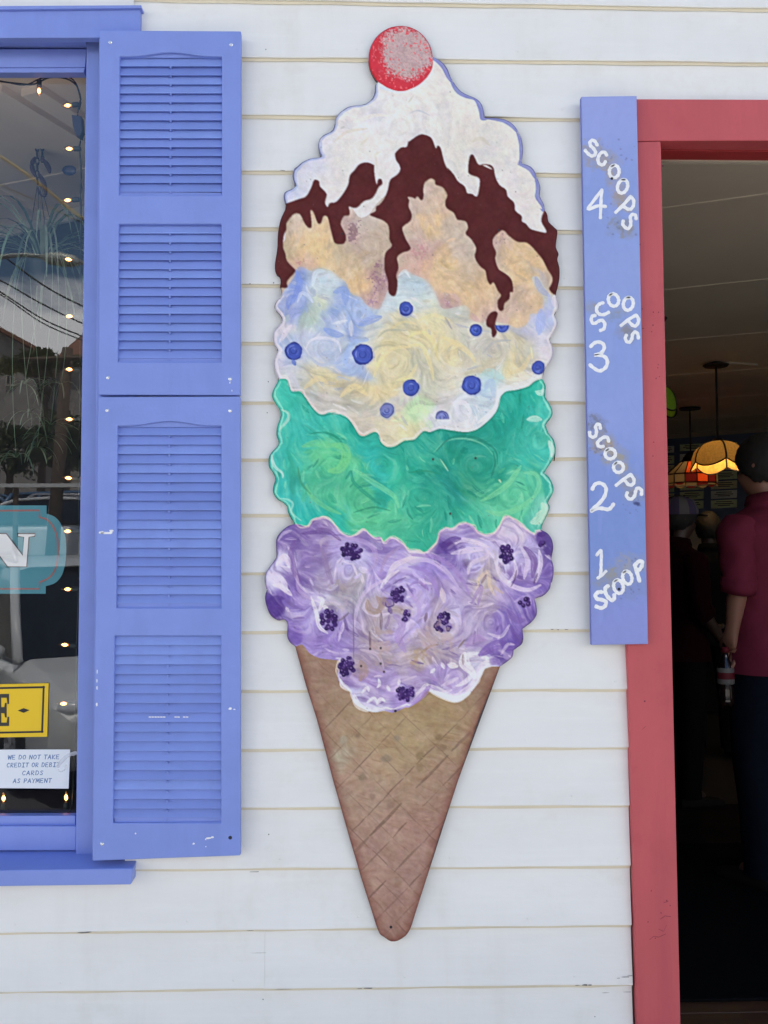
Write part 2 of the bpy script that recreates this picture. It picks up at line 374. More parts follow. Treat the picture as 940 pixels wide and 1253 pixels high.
    def stroke(s, pts, width, col, alpha=0.8, bristle=0.5, seed=None, label=None, taper=True):
        p = smooth(pts, 6) if len(pts) > 2 else np.array([np.array(pts[0])+(np.array(pts[1])-np.array(pts[0]))*t for t in np.linspace(0, 1, 8)])
        seg = np.hypot(*np.diff(p, axis=0).T); cum = np.r_[0, np.cumsum(seg)]; n = max(4, int(cum[-1]*1.5)); t = np.linspace(0, cum[-1], n)
        q = np.stack([np.interp(t, cum, p[:, 0]), np.interp(t, cum, p[:, 1])], 1).astype(np.float32)
        w = width; sl = s.bb(q[:, 0].min()-w, q[:, 1].min()-w, q[:, 0].max()+w, q[:, 1].max()+w); X, Y = s.X[sl], s.Y[sl]
        if X.size == 0: return
        best = np.full(X.shape, 1e9, np.float32); bi = np.zeros(X.shape, np.int32)
        for i in range(n):
            d = (X-q[i, 0])**2+(Y-q[i, 1])**2; u = d < best; best[u] = d[u]; bi[u] = i
        tg = np.gradient(q, axis=0); tg /= np.hypot(tg[:, 0], tg[:, 1])[:, None]+1e-6
        v = (X-q[bi, 0])*-tg[bi, 1]+(Y-q[bi, 1])*tg[bi, 0]; u = bi/float(n)
        hw = w/2*(np.sin(np.pi*np.clip(u*0.94+0.03, 0, 1))**0.5 if taper else 1.0)
        seed = int(s.rng.integers(1e6)) if seed is None else seed
        e = np.clip((hw-np.sqrt(best))*1.6+0.5, 0, 1)
        if bristle > 0:
            r = np.random.default_rng(seed).random((32, 64)).astype(np.float32); a = v*2.2+16; b2 = u*max(2, cum[-1]/7)
            ia = np.clip(a.astype(int), 0, 30); ib = np.clip(b2.astype(int), 0, 62); fb = b2-ib
            g = r[ia, ib]*(1-fb)+r[ia, ib+1]*fb; e *= np.clip(1-bristle+bristle*(g*2.2-0.3), 0, 1)
        e = (e*alpha)[..., None]; s.c[sl] = s.c[sl]*(1-e)+np.array(col, np.float32)*e
        if label is not None: s.lab[sl][e[..., 0] > 0.5] = label
    def blob(s, cx, cy, rx, ry, col, alpha=1.0, label=None, soft=0.8, wob=0.0, seed=1, rot=0.0):
        sl = s.bb(cx-rx-6, cy-ry-6, cx+rx+6, cy+ry+6); X, Y = s.X[sl]-cx, s.Y[sl]-cy
        ca, sa = math.cos(rot), math.sin(rot); X, Y = X*ca+Y*sa, -X*sa+Y*ca
        d = np.hypot(X/rx, Y/ry)
        if wob: d = d+wob*s.noise(6, seed, 2, sl)
        e = np.clip((1-d)*min(rx, ry)/soft+0.5, 0, 1)*alpha
        s.c[sl] = s.c[sl]*(1-e[..., None])+np.array(col, np.float32)*e[..., None]
        if label is not None: s.lab[sl][e > 0.5] = label
    def speckle(s, cx, cy, rx, ry, col, dens=0.35, size=1.6, seed=1, alpha=0.8):
        sl = s.bb(cx-rx*1.6, cy-ry*1.6, cx+rx*1.6, cy+ry*1.6); X, Y = s.X[sl], s.Y[sl]; d = np.hypot((X-cx)/rx, (Y-cy)/ry)
        g = s.noise(size*1.6, seed, 2, sl)*0.6+s.noise(9, seed+3, 2, sl)*0.35
        e = (np.clip((g-(0.45-dens)-np.clip(d-0.3, 0, 9)*0.55)*5, 0, 1)*alpha)[..., None]; s.c[sl] = s.c[sl]*(1-e)+np.array(col, np.float32)*e
    def sample(s, px, py, arr=None):
        a = s.c if arr is None else arr
        i = np.clip(((py-s.y0)*s.k).astype(int), 1, s.ny-1); j = np.clip(((px-s.x0)*s.k).astype(int), 1, s.nx-1)
        return (a[i, j]+a[i-1, j]+a[i, j-1]+a[i-1, j-1])/4.0

def painted_sheets(cv, outline, yfront, parts, parent, matl, step=1.0, roundr=3.0, rounddepth=0.004, relief=0.0004, grade=None):
    """front of a board as a fine sheet of paint; each painted thing (label) becomes a part of its own"""
    o = np.array(outline); nx, ny = int(cv.w/step), int(cv.h/step)
    gx = cv.x0+np.arange(nx+1)*step; gy = cv.y0+np.arange(ny+1)*step; GX, GY = np.meshgrid(gx, gy)
    mask = cv.poly(outline); cxm = cv.x0+(np.arange(nx)+0.5)*step; cym = cv.y0+(np.arange(ny)+0.5)*step
    ci = np.clip(((cym-cv.y0)*cv.k).astype(int), 0, cv.ny-1); cj = np.clip(((cxm-cv.x0)*cv.k).astype(int), 0, cv.nx-1)
    keep = mask[np.ix_(ci, cj)]; lab = cv.lab[np.ix_(ci, cj)]
    cnt = np.zeros((ny+1, nx+1), int)
    for a in (0, 1):
        for b in (0, 1): cnt[a:ny+a, b:nx+b] += keep
    bd = (cnt > 0) & (cnt < 4)
    dense = []
    for p, q in zip(o, np.roll(o, -1, 0)):
        n = max(1, int(np.hypot(*(q-p))/0.25)); dense.append(p+(q-p)*(np.arange(n)/n)[:, None])
    dense = np.concatenate(dense); bi = np.argwhere(bd)
    for k0 in range(0, len(bi), 400):
        b = bi[k0:k0+400]; px = GX[b[:, 0], b[:, 1]]; py = GY[b[:, 0], b[:, 1]]
        d = (px[:, None]-dense[None, :, 0])**2+(py[:, None]-dense[None, :, 1])**2; mnn = d.argmin(1)
        GX[b[:, 0], b[:, 1]] = dense[mnn, 0]; GY[b[:, 0], b[:, 1]] = dense[mnn, 1]
    near = cv.sample(GX.ravel(), GY.ravel(), cv.blur(mask, roundr)).reshape(GX.shape)
    t = np.clip((near-0.5)*2, 0, 1); edge = (1-t)**2*rounddepth; edge[bd] = rounddepth
    hg = cv.sample(GX.ravel(), GY.ravel(), cv.blur(cv.hgt, 0.5)).reshape(GX.shape)*relief
    d = RT[None, None]*((GX-470)/FPX)[..., None]-UP[None, None]*((GY-626.5)/FPX)[..., None]+FW[None, None]
    tt = (yfront-CAM[1])/d[..., 1]; WX = CAM[0]+d[..., 0]*tt; WZ = CAM[2]+d[..., 2]*tt; WY = yfront+edge-hg
    colr = lin(cv.sample(GX.ravel(), GY.ravel()))/ILL; colr = np.clip(colr, 0.006, 0.86)
    off = org(parent); pos = np.stack([WX-off.x, WY-off.y, WZ-off.z], -1).reshape(-1, 3); made = {}
    for lb, (nm, label) in parts.items():
        cells = np.argwhere(keep & (lab == lb))
        if len(cells) == 0: continue
        i, j = cells[:, 0], cells[:, 1]; w = nx+1; q = np.stack([i*w+j, (i+1)*w+j, (i+1)*w+j+1, i*w+j+1], 1)
        u, inv = np.unique(q.ravel(), return_inverse=True); q = inv.reshape(q.shape)
        me = bpy.data.meshes.new(nm); me.vertices.add(len(u)); me.vertices.foreach_set('co', pos[u].astype(np.float32).ravel())
        me.loops.add(q.size); me.loops.foreach_set('vertex_index', q.ravel().astype(np.int32)); me.polygons.add(len(q))
        me.polygons.foreach_set('loop_start', np.arange(0, q.size, 4, dtype=np.int32)); me.polygons.foreach_set('loop_total', np.full(len(q), 4, np.int32))
        me.polygons.foreach_set('use_smooth', np.ones(len(q), bool)); me.update()
        ca = me.color_attributes.new('paint', 'FLOAT_COLOR', 'POINT'); cc = np.ones((len(u), 4), np.float32); cc[:, :3] = colr[u]; ca.data.foreach_set('color', cc.ravel())
        me.materials.append(matl); ob = bpy.data.objects.new(nm, me); C.objects.link(ob); ob.parent = parent
        if label: ob['label'] = label
        made[lb] = ob
    return made

# ---- the ice cream board: outline traced clockwise from the cherry
right_cream = smooth(tB((150,240),(200,268),(235,310),(255,360),(285,410),(320,450),(370,475),(415,495),(445,530),(460,580),(462,610)), 4)[:-1].tolist() + \
    smooth(tB((463,612),(520,610),(580,618),(630,645),(665,690),(688,745),(695,800),(692,850),(684,884)), 4)[:-1].tolist() + \
    smooth(tD((688,-4),(720,5),(755,28),(780,80),(800,140),(797,195),(822,245),(828,280)), 4)[:-1].tolist()
right_choc = smooth(tD((828,282),(842,310),(850,350),(885,385),(903,410),(895,480),(895,510),(910,545),(903,580),(915,630),(915,690),(905,745),(892,793)), 4)[:-1].tolist()
right_blue = smooth(tD((895,795),(905,830),(912,870),(890,905),(888,930)), 3)[:-1].tolist()+smooth(tF((885,20),(905,75),(880,130),(855,172)), 4)[:-1].tolist()+smooth(tF((856,175),(878,230),(870,290),(840,335),(818,370)), 4)[:-1].tolist()
right_mint = smooth(tF((812,412),(832,455),(830,520),(862,575),(875,620),(860,655),(830,688)), 4)[:-1].tolist()+smooth(tF((832,692),(850,740),(880,780),(893,830),(890,880),(884,930)), 4)[:-1].tolist()+smooth(tH((893,50),(880,100),(850,150),(822,188)), 4)[:-1].tolist()+smooth(tH((824,192),(852,215),(875,260),(880,300),(865,335),(845,368)), 4)[:-1].tolist()+smooth(tH((846,372),(858,400),(840,450),(815,500),(803,532)), 3)[:-1].tolist()
right_purp = smooth(tH((805,536),(845,558),(872,600),(878,650),(866,706)), 4)[:-1].tolist()+smooth(tH((867,714),(880,760),(878,820),(862,880)), 4)[:-1].tolist()+smooth(tJ((865,60),(855,105),(815,145),(768,158)), 4)[:-1].tolist()+smooth(tJ((765,162),(778,215),(775,265),(740,310),(697,338)), 4)[:-1].tolist()+smooth(tJ((692,345),(697,405),(685,440),(642,468)), 4)[:-1].tolist()+smooth(tJ((638,474),(630,515),(590,550),(556,572)), 4).tolist()
cone_out = tL((665,0),(508,470),(350,938))+tM((700,360),(610,640))+smooth(tM((605,655),(585,720),(555,775),(515,810),(470,830),(425,830),(385,805),(345,775),(322,725)), 4).tolist()+tM((205,360),(100,0))+tK((360,470),(235,0))+tI((270,690),(205,457))
left_purp = smooth(tI((205,452),(170,425),(155,385),(158,330),(152,300),(135,287)), 4)[:-1].tolist()+smooth(tI((130,288),(100,293),(60,268),(38,230),(22,170),(25,130),(40,98)), 4)[:-1].tolist()+smooth(tG((30,900),(20,850),(22,805),(45,765),(75,725),(92,698)), 4)[:-1].tolist()+smooth(tG((91,694),(88,640),(90,590),(115,550),(160,513),(205,500)), 4)[:-1].tolist()
left_mint = smooth(tG((200,495),(180,470),(160,430),(155,395),(130,370)), 3)[:-1].tolist()+smooth(tG((128,368),(95,350),(70,310),(72,270),(85,228)), 4)[:-1].tolist()+smooth(tG((84,222),(70,190),(45,155),(42,110),(48,85),(65,60),(95,30),(105,8)), 4)[:-1].tolist()+smooth(tE((103,790),(90,750),(95,700),(115,645)), 4)[:-1].tolist()+smooth(tE((116,638),(110,600),(80,555),(62,515),(75,470),(103,420)), 4)[:-1].tolist()
left_blue = smooth(tE((105,412),(85,370),(75,320),(85,270),(102,242)), 4)[:-1].tolist()+smooth(tE((100,236),(75,195),(70,150),(85,110),(118,77)), 4)[:-1].tolist()+smooth(tE((122,70),(125,45),(100,10)), 3)[:-1].tolist()+smooth(tC((110,910),(82,880),(80,850),(100,820),(125,800)), 4)[:-1].tolist()
left_choc = smooth(tC((120,760),(112,745),(115,720),(110,685),(85,660),(82,600),(95,520),(100,420),(115,340),(148,268)), 4)[:-1].tolist()
left_cream = smooth(tC((150,255),(135,212),(140,172),(180,152),(203,135)), 4)[:-1].tolist()+smooth(tC((205,130),(187,72),(205,10)), 3)[:-1].tolist()+smooth(tA((212,910),(245,880),(300,855),(362,850)), 4)[:-1].tolist()+smooth(tA((362,845),(345,800),(348,750),(375,715),(425,690),(440,660)), 4)[:-1].tolist()+smooth(tA((445,650),(450,610),(490,565),(540,540),(620,530)), 4)[:-1].tolist()+smooth(tA((625,528),(665,500),(685,460),(688,410)), 4).tolist()
_a = np.linspace(math.radians(152), math.radians(152)+math.radians(210.5), 60)
cherry = [(490.3+39.4*math.cos(t), 70.4-40*math.sin(t)) for t in -_a[::-1]]
cher_full = [(490.3+(39.4+0.9*math.sin(3*t))*math.cos(t), 70.4+(40+0.6*math.cos(4*t))*math.sin(t)) for t in np.linspace(0, 2*math.pi, 90, endpoint=False)]
# cherry arc from its left foot over the top to its right foot
_l = math.atan2(102.9-70.4, 459.1-490.3); _r = math.atan2(68.5-70.4, 530.3-490.3)
cher_arc = [(490.3+39.4*math.cos(t), 70.4+40*math.sin(t)) for t in np.linspace(_l, _r+2*math.pi, 60)]
OUTLINE = cher_arc+right_cream+right_choc+right_blue+right_mint+right_purp+cone_out+left_purp+left_mint+left_blue+left_choc+left_cream

cv = Canvas(316, 24, 378, 1134, 2, 11)
FAR = 300
def below(line): return [(FAR, line[0][1])]+list(line)+[(710, line[-1][1]), (710, 1200), (FAR, 1200)]
but_top = [(FAR,300),(345,300),(352,262),(380,250),(400,262),(425,262),(430,254),(440,266),(452,262),(465,245),(500,220),(530,215),(570,260),(600,270),(640,290),(665,288),(683,300),(710,330)]
blue_top = tC((80,880),(100,820),(160,740),(200,680),(215,635),(250,628),(300,650),(350,630),(420,650),(470,690),(510,720),(545,790),(600,810),(640,860),(700,880),(740,830),(765,770),(800,800),(825,700),(850,655),(900,660))+tD((20,672),(50,680),(110,710),(150,760),(180,830),(210,880),(280,870),(340,860),(370,890),(365,930))+tF((380,55),(440,75),(470,60),(540,70),(600,80),(650,105),(700,95),(730,60),(740,20))+tD((800,905),(815,810),(770,750),(745,690),(790,690),(830,760),(860,790),(890,793))
mint_top = tE((105,415),(150,415),(170,460),(185,490),(235,490),(270,530),(300,575),(330,610),(365,630),(420,615),(470,625),(520,650),(560,700),(585,745),(620,760),(680,735),(710,750),(720,790),(760,825),(810,820),(860,790))+tF((0,785),(40,775),(90,730),(130,735),(190,715),(260,725),(350,735),(420,715),(500,650),(540,590),(555,525),(590,490),(650,480),(720,460),(770,425),(812,412))
purp_top = tG((205,500),(280,515),(310,475),(360,458),(410,470),(450,510),(500,560),(560,570),(610,535),(640,545),(680,580),(720,580),(740,610),(790,580),(840,600),(880,640))+tH((0,655),(50,660),(100,670),(140,640),(175,600),(185,550),(220,525),(270,525),(310,500),(350,492),(390,510),(430,550),(490,565),(540,530),(575,460),(600,450),(650,475),(700,515),(760,560),(775,540),(805,535))
cone_top = tI((205,452),(250,440),(290,490),(350,520),(420,530),(475,540),(465,590),(465,650),(490,690),(540,730),(560,790),(630,835),(690,850),(740,840),(800,850),(870,820))+tJ((0,820),(50,790),(110,720),(140,730),(200,760),(290,788),(350,755),(400,700),(430,650),(470,580),(545,572))
L_CREAM, L_CHOC, L_BUT, L_BLUE, L_MINT, L_PURP, L_CONE, L_CHER = 1, 2, 3, 4, 5, 6, 7, 8
sm = lambda l: smooth(l, 4).tolist()
full = np.ones((cv.ny, cv.nx), bool)
mb_, mm_, mp_, mc_ = cv.poly(below(sm(blue_top))), cv.poly(below(sm(mint_top))), cv.poly(below(sm(purp_top))), cv.poly(below(sm(cone_top)))
mbt = cv.poly(below(sm(but_top)))
cream = [(400,200,40,(211,209,208)),(450,150,30,(218,216,214)),(490,130,30,(220,218,216)),(560,130,30,(217,214,209)),(590,170,20,(204,202,196)),(620,180,25,(214,211,206)),(640,240,25,(212,208,205)),(430,240,30,(209,207,207)),(470,120,14,(205,211,224)),(380,190,12,(190,197,226)),(358,225,10,(178,190,226)),(400,165,10,(205,207,222)),(610,230,20,(214,212,210)),(520,155,20,(222,221,219)),(560,190,16,(208,206,200)),(475,180,16,(212,212,214))]
cream = [(x, y, sg, (c[0]-2, c[1], c[2]+7)) for x, y, sg, c in cream]
cv.region(full, cream, [(495,150,55,1),(590,165,28,-1),(430,205,35,1),(640,230,25,-1)], L_CREAM, 0.9, 10, (224,225,228), (170,170,172), 21, 9, 12, 3)
butt = [(365,275,10,(190,180,172)),(352,300,8,(190,175,150)),(375,300,15,(222,192,142)),(402,305,14,(222,194,146)),(385,312,8,(224,196,140)),(440,345,10,(224,190,138)),(430,320,8,(190,170,140)),(455,290,20,(182,168,155)),(470,300,14,(178,160,145)),(430,283,11,(178,150,160)),(415,300,8,(170,160,140)),(450,265,10,(190,185,188)),(462,345,11,(166,132,146)),(456,365,8,(192,160,160)),(372,322,8,(195,160,155)),
        (527,275,8,(222,192,142)),(524,255,8,(205,180,160)),(510,245,10,(196,180,178)),(505,300,12,(196,176,168)),(512,308,7,(192,148,152)),(512,330,9,(200,160,152)),(550,290,10,(192,178,166)),(565,330,14,(204,176,140)),(540,345,12,(214,184,142)),(555,325,6,(222,190,130)),(575,300,14,(190,176,170)),(570,345,10,(222,192,145)),(545,368,9,(178,146,156)),(585,365,14,(218,188,142)),(575,330,10,(186,168,150)),
        (628,320,12,(222,192,142)),(640,300,12,(214,184,140)),(620,300,10,(190,170,165)),(612,288,8,(176,150,148)),(610,320,8,(176,160,150)),(655,310,12,(208,180,142)),(660,325,8,(216,184,140)),(640,345,12,(222,190,142)),(625,360,10,(190,170,155)),(650,365,10,(212,184,146)),(636,370,8,(180,160,160)),(600,385,12,(192,164,158)),(635,388,8,(216,190,150)),(655,343,7,(160,164,186)),(612,380,8,(196,168,162))]
butt = [(x, y, sg, tuple(0.80*c+0.20*q for c, q in zip(col, (178,166,160)))) for x, y, sg, col in butt]
cv.region(mbt, butt, [(455,300,22,1),(550,320,30,-1),(640,330,22,1)], L_BUT, 1.3, 12, (212,204,204), (148,126,120), 22, 11, 7, 10)
for x, y, rx, ry, col in [(432,283,9,12,(128,100,115)),(462,342,10,14,(140,105,130)),(545,368,10,9,(165,120,145)),(545,362,8,8,(210,200,215)),(515,308,8,14,(190,140,150)),(612,290,8,8,(140,115,120)),(455,370,8,8,(150,120,160)),(600,392,10,6,(170,130,155)),(372,322,8,6,(180,125,130))]: cv.speckle(x, y, rx*1.25, ry*1.25, col, 0.55, 1.5, int(x), 0.72)
blue = [(345,375,10,(160,172,224)),(365,345,9,(118,144,220)),(360,375,10,(124,148,218)),(352,360,7,(170,185,228)),(395,345,9,(190,208,226)),(400,360,7,(185,205,215)),(384,388,9,(172,196,186)),(398,372,6,(196,210,185)),(420,368,9,(132,158,220)),(412,380,7,(120,148,214)),(440,385,9,(160,185,228)),(446,392,9,(120,146,218)),(450,360,8,(170,190,220)),(400,398,8,(135,160,222)),(415,400,8,(190,202,230)),(395,425,14,(178,192,226)),(336,440,8,(196,196,222)),(340,400,6,(206,204,224)),(350,430,8,(155,178,228)),(430,440,10,(150,176,230)),(425,420,8,(168,188,230)),(365,460,8,(180,188,205)),(380,465,8,(200,192,156)),(400,462,8,(208,198,156)),(420,468,7,(190,182,158)),(440,470,9,(214,198,150)),(460,468,9,(212,200,155)),(480,430,14,(214,204,160)),(470,450,10,(206,200,165)),(500,400,10,(204,200,172)),(470,400,9,(188,198,206)),(510,440,14,(210,202,160)),(530,420,10,(216,206,160)),(548,440,10,(220,208,164)),(560,410,12,(188,190,176)),(575,400,9,(196,198,196)),(490,366,9,(186,206,222)),(505,350,8,(178,202,222)),(520,375,9,(190,208,214)),(540,396,10,(212,206,168)),(525,388,7,(214,208,170)),(550,380,7,(190,202,205)),(600,420,14,(186,186,180)),(590,440,8,(196,190,166)),(630,425,9,(196,190,160)),(625,450,8,(214,202,158)),(645,430,8,(190,188,180)),(645,400,8,(176,180,210)),(660,395,9,(158,174,226)),(665,420,8,(196,196,220)),(672,430,7,(208,204,220)),(640,465,8,(206,206,206)),(570,500,12,(202,210,230)),(590,505,9,(190,212,228)),(602,465,8,(170,206,216)),(596,480,6,(160,190,222)),(612,480,6,(218,218,226)),(525,475,10,(186,188,172)),(510,460,8,(188,190,176)),(550,465,8,(204,200,182)),(545,490,8,(196,198,202)),(480,515,9,(206,196,162)),(500,508,8,(182,224,178)),(515,500,6,(188,222,182)),(470,530,8,(212,204,178)),(500,528,9,(212,208,164)),(430,485,10,(182,182,172)),(400,492,10,(186,184,182)),(455,505,10,(190,188,184)),(478,490,7,(196,192,196)),(540,515,8,(204,210,228)),(560,520,7,(212,214,224)),(445,515,8,(192,184,172)),(380,480,7,(176,182,188))]
blue = [(x, y, sg, tuple(0.9*c+0.1*q for c, q in zip(col, (184,188,196)))) for x, y, sg, col in blue]
cv.region(mb_, blue, [(482,440,48,1),(395,425,22,-1),(605,425,24,1),(440,385,20,-1),(555,440,22,-1),(570,500,22,1),(365,365,18,1)], L_BLUE, 0.4, 13, (222,222,226), None, 23, 5, 16)
mint = [(342,490,10,(72,196,172)),(350,515,10,(74,192,172)),(338,560,10,(70,186,172)),(345,600,10,(66,192,180)),(365,560,12,(66,186,160)),(375,530,10,(64,188,170)),(400,515,12,(66,190,170)),(430,520,10,(40,172,150)),(405,552,14,(110,200,140)),(415,570,10,(112,204,142)),(380,570,9,(96,192,142)),(395,585,12,(76,178,140)),(385,600,10,(98,188,140)),(360,590,8,(60,172,150)),(420,615,12,(96,192,140)),(440,630,12,(104,196,140)),(470,625,12,(100,196,142)),(480,610,8,(108,200,150)),(450,590,9,(44,170,148)),(470,580,9,(60,186,150)),(460,560,10,(58,190,174)),(440,550,8,(50,180,158)),(500,545,12,(40,164,140)),(510,575,12,(48,170,142)),(500,600,12,(64,178,140)),(490,650,9,(84,188,145)),(520,650,10,(58,176,142)),(540,620,14,(46,160,134)),(560,580,16,(38,152,128)),(580,570,14,(46,160,132)),(600,560,14,(44,158,132)),(595,590,12,(66,160,122)),(610,520,12,(36,160,138)),(630,500,12,(40,170,148)),(650,480,10,(44,178,154)),(640,540,12,(58,176,152)),(660,510,8,(80,196,178)),(665,560,9,(84,200,180)),(650,560,8,(60,186,164)),(640,590,10,(108,198,152)),(630,610,14,(112,202,154)),(610,615,10,(108,198,150)),(655,600,8,(98,196,152)),(600,640,10,(96,196,158)),(580,640,9,(76,188,150)),(560,645,10,(60,178,148)),(665,625,8,(166,216,196)),(660,640,8,(110,196,170)),(385,640,10,(44,184,166)),(420,645,9,(40,178,158)),(370,620,9,(60,190,180)),(560,540,12,(36,154,134)),(530,530,8,(36,158,136)),(560,605,9,(40,150,140)),(675,595,6,(70,184,158)),(545,650,8,(60,180,150))]
mint = [(x, y, sg, (c[0]*0.80, c[1]*0.97, c[2]*1.03)) for x, y, sg, c in mint]
cv.region(mm_, mint, [(408,570,30,1),(580,570,38,-1),(630,605,26,1),(450,620,38,-1),(470,570,26,1),(520,610,34,1),(655,540,18,-1)], L_MINT, 0.7, 13, (150,214,184), (22,118,104), 24, 6, 18)
purp = [(350,655,10,(112,88,160)),(345,690,9,(196,184,224)),(340,705,8,(208,198,230)),(335,740,8,(84,58,146)),(350,730,7,(130,104,186)),(358,770,7,(128,100,184)),(365,655,9,(120,94,164)),(385,660,9,(136,110,172)),(375,690,10,(142,116,182)),(370,710,8,(118,92,170)),(395,705,10,(158,140,176)),(400,690,9,(168,152,190)),(420,715,8,(160,148,158)),(430,690,9,(190,176,222)),(445,690,8,(196,188,228)),(425,665,8,(172,152,208)),(460,670,10,(136,112,180)),(480,685,8,(140,116,186)),(490,680,8,(168,146,206)),(510,675,8,(206,192,216)),(470,700,9,(160,136,202)),(500,705,10,(184,164,218)),(515,720,10,(176,154,214)),(535,700,9,(160,136,208)),(550,675,8,(104,76,160)),(565,665,9,(170,150,206)),(580,650,9,(150,126,190)),(575,675,9,(196,182,226)),(600,670,9,(190,174,214)),(620,650,9,(204,186,212)),(615,700,8,(206,192,226)),(640,690,9,(196,180,226)),(650,670,7,(188,172,222)),(645,700,7,(120,92,160)),(665,665,7,(84,60,138)),(670,690,7,(122,96,176)),(672,715,7,(120,94,176)),(655,720,8,(138,112,188)),(600,700,7,(180,160,176)),(595,715,7,(204,186,176)),(600,725,8,(170,148,164)),(620,730,9,(192,172,212)),(640,740,9,(128,102,182)),(650,755,8,(112,86,168)),(630,765,9,(124,98,178)),(635,785,7,(104,76,162)),(615,790,9,(112,86,168)),(605,775,9,(150,124,196)),(590,760,10,(184,166,206)),(575,750,10,(180,160,196)),(600,745,8,(172,150,180)),(560,780,10,(176,156,188)),(580,780,9,(164,140,188)),(545,730,10,(172,148,198)),(545,745,8,(196,184,220)),(530,760,10,(176,154,180)),(540,780,12,(174,154,168)),(520,790,10,(172,152,166)),(515,805,7,(172,150,130)),(550,800,10,(178,158,176)),(480,755,10,(190,170,214)),(500,750,8,(188,168,220)),(460,735,8,(176,158,172)),(470,740,6,(158,136,130)),(455,715,8,(186,168,216)),(450,770,9,(170,150,170)),(465,775,9,(172,152,160)),(475,800,9,(166,146,158)),(450,800,9,(178,158,180)),(440,815,7,(160,138,148)),(430,770,9,(168,150,192)),(410,745,9,(176,164,186)),(425,735,9,(170,162,180)),(395,740,8,(204,196,228)),(380,760,8,(170,150,212)),(375,740,9,(150,126,196)),(400,780,10,(146,118,192)),(420,790,9,(152,126,196)),(385,780,8,(158,132,200)),(365,745,7,(166,146,208)),(440,830,9,(164,136,196)),(460,850,8,(178,152,204)),(480,835,8,(172,148,200)),(490,855,8,(170,144,206)),(440,845,6,(206,200,230)),(460,865,7,(214,210,228)),(515,840,8,(184,166,200)),(540,835,9,(178,154,208)),(560,840,9,(186,164,212)),(555,860,8,(222,220,234)),(580,845,7,(204,194,226)),(590,820,8,(216,212,230)),(575,810,8,(196,186,212)),(530,830,7,(180,158,206)),(500,815,8,(176,156,176)),(510,830,7,(168,142,192)),(500,775,8,(186,166,210)),(485,785,8,(176,156,190)),(530,845,6,(160,132,200))]
purp = [(x, y, sg, (c[0]*0.95, c[1]*0.99, c[2]*1.02)) for x, y, sg, c in purp]
cv.region(mp_, purp, [(428,695,30,1),(505,722,34,1),(640,695,30,-1),(480,765,30,-1),(402,755,24,1),(545,765,26,-1),(600,760,26,1),(580,680,24,1),(350,690,18,-1),(555,835,24,-1),(600,715,14,1)], L_PURP, 0.5, 21, (224,216,238), (92,70,138), 25, 5, 18)
cone = [(380,830,14,(140,110,92)),(400,860,14,(148,120,98)),(430,890,16,(158,134,104)),(400,900,12,(146,118,98)),(470,890,22,(168,146,106)),(500,900,18,(164,142,100)),(540,880,20,(160,138,96)),(570,870,14,(152,126,94)),(590,850,12,(138,108,88)),(560,910,14,(158,132,104)),(520,940,18,(156,132,104)),(480,930,18,(166,142,110)),(440,940,16,(166,138,116)),(430,970,12,(158,130,112)),(460,980,18,(166,138,120)),(500,970,18,(160,132,110)),(540,960,16,(154,122,106)),(490,1010,18,(164,128,116)),(460,1030,16,(158,126,114)),(520,1010,16,(156,118,108)),(480,1060,16,(162,128,116)),(500,1070,14,(154,118,108)),(470,1085,14,(160,124,112)),(490,1110,14,(154,116,106)),(475,1135,12,(150,112,102)),(420,925,8,(170,168,150))]
cone = [(x, y, sg, tuple(0.78*c+0.22*q for c, q in zip(col, (148,138,142)))) for x, y, sg, col in cone]
cv.region(mc_, cone, [], L_CONE, 0.25, 13, (184,164,150), (122,92,74), 26, 8, 9, 8)
# waffle lines, scraped in
def conel(sums, sgn, w, col):
    for q, ww in sums:
        pts = []
        for t in np.linspace(0, 1, 5):
            if sgn > 0: x = 360+260*t; y = (q-x)/0.95 if False else q-x*1.03+14.2
            else: x = 360+260*t; y = q+x*0.98+9
            pts.append((x+random.uniform(-1, 1), y+random.uniform(-1.2, 1.2)))
        sel = [p for p in pts]; cv_line.append((sel, ww, col))
cv_line = []
conel([(1285,1.6),(1330,1.2),(1376,1.7),(1445,1.8),(1475,4.2),(1506,1.8),(1549,2.4),(1586,1.7),(1613,1.6)], 1, 1.6, (110,88,80))
conel([(420,1.0),(458,1.1),(496,1.3),(543,1.4),(585,1.5),(613,1.4),(644,1.4),(380,0.9)], -1, 1.3, (118,94,86))
keep_c = cv.c.copy()
for pts, ww, col in cv_line:
    (xa, ya), (xb, yb) = pts[0], pts[-1]; t = 0.0
    while t < 1:
        L = random.uniform(0.04, 0.16); e = min(1, t+L); q_ = [(xa+(xb-xa)*u+random.uniform(-0.8, 0.8), ya+(yb-ya)*u+random.uniform(-0.8, 0.8)) for u in (t, (t+e)/2, e)]
        cv.stroke(q_, ww*random.uniform(0.8, 1.3), col, random.uniform(0.4, 0.85)*(1.0 if ww > 1.45 else 0.8), 0.55); t = e+(random.uniform(0.0, 0.015) if random.random() < 0.85 else random.uniform(0.03, 0.10))
cv.c[~mc_] = keep_c[~mc_]
for x, y, r, col in [(473,928,5,(128,118,104)),(443.5,951,5,(120,108,94)),(468,929,4,(132,120,104)),(537,902,5,(116,96,74)),(541,915,5,(124,104,84)),(515,925,5,(122,104,80)),(486,903,4,(130,122,110)),(479,986,5,(136,112,104)),(456,976,4,(128,108,96)),(438,900,3,(110,90,78)),(420,905,5,(160,160,148)),(513,940,4,(130,110,86)),(486,1082,5,(138,106,92))]:
    cv.blob(x, y, r, r*0.9, col, 0.55, None, 3.0, 0.5, int(x))
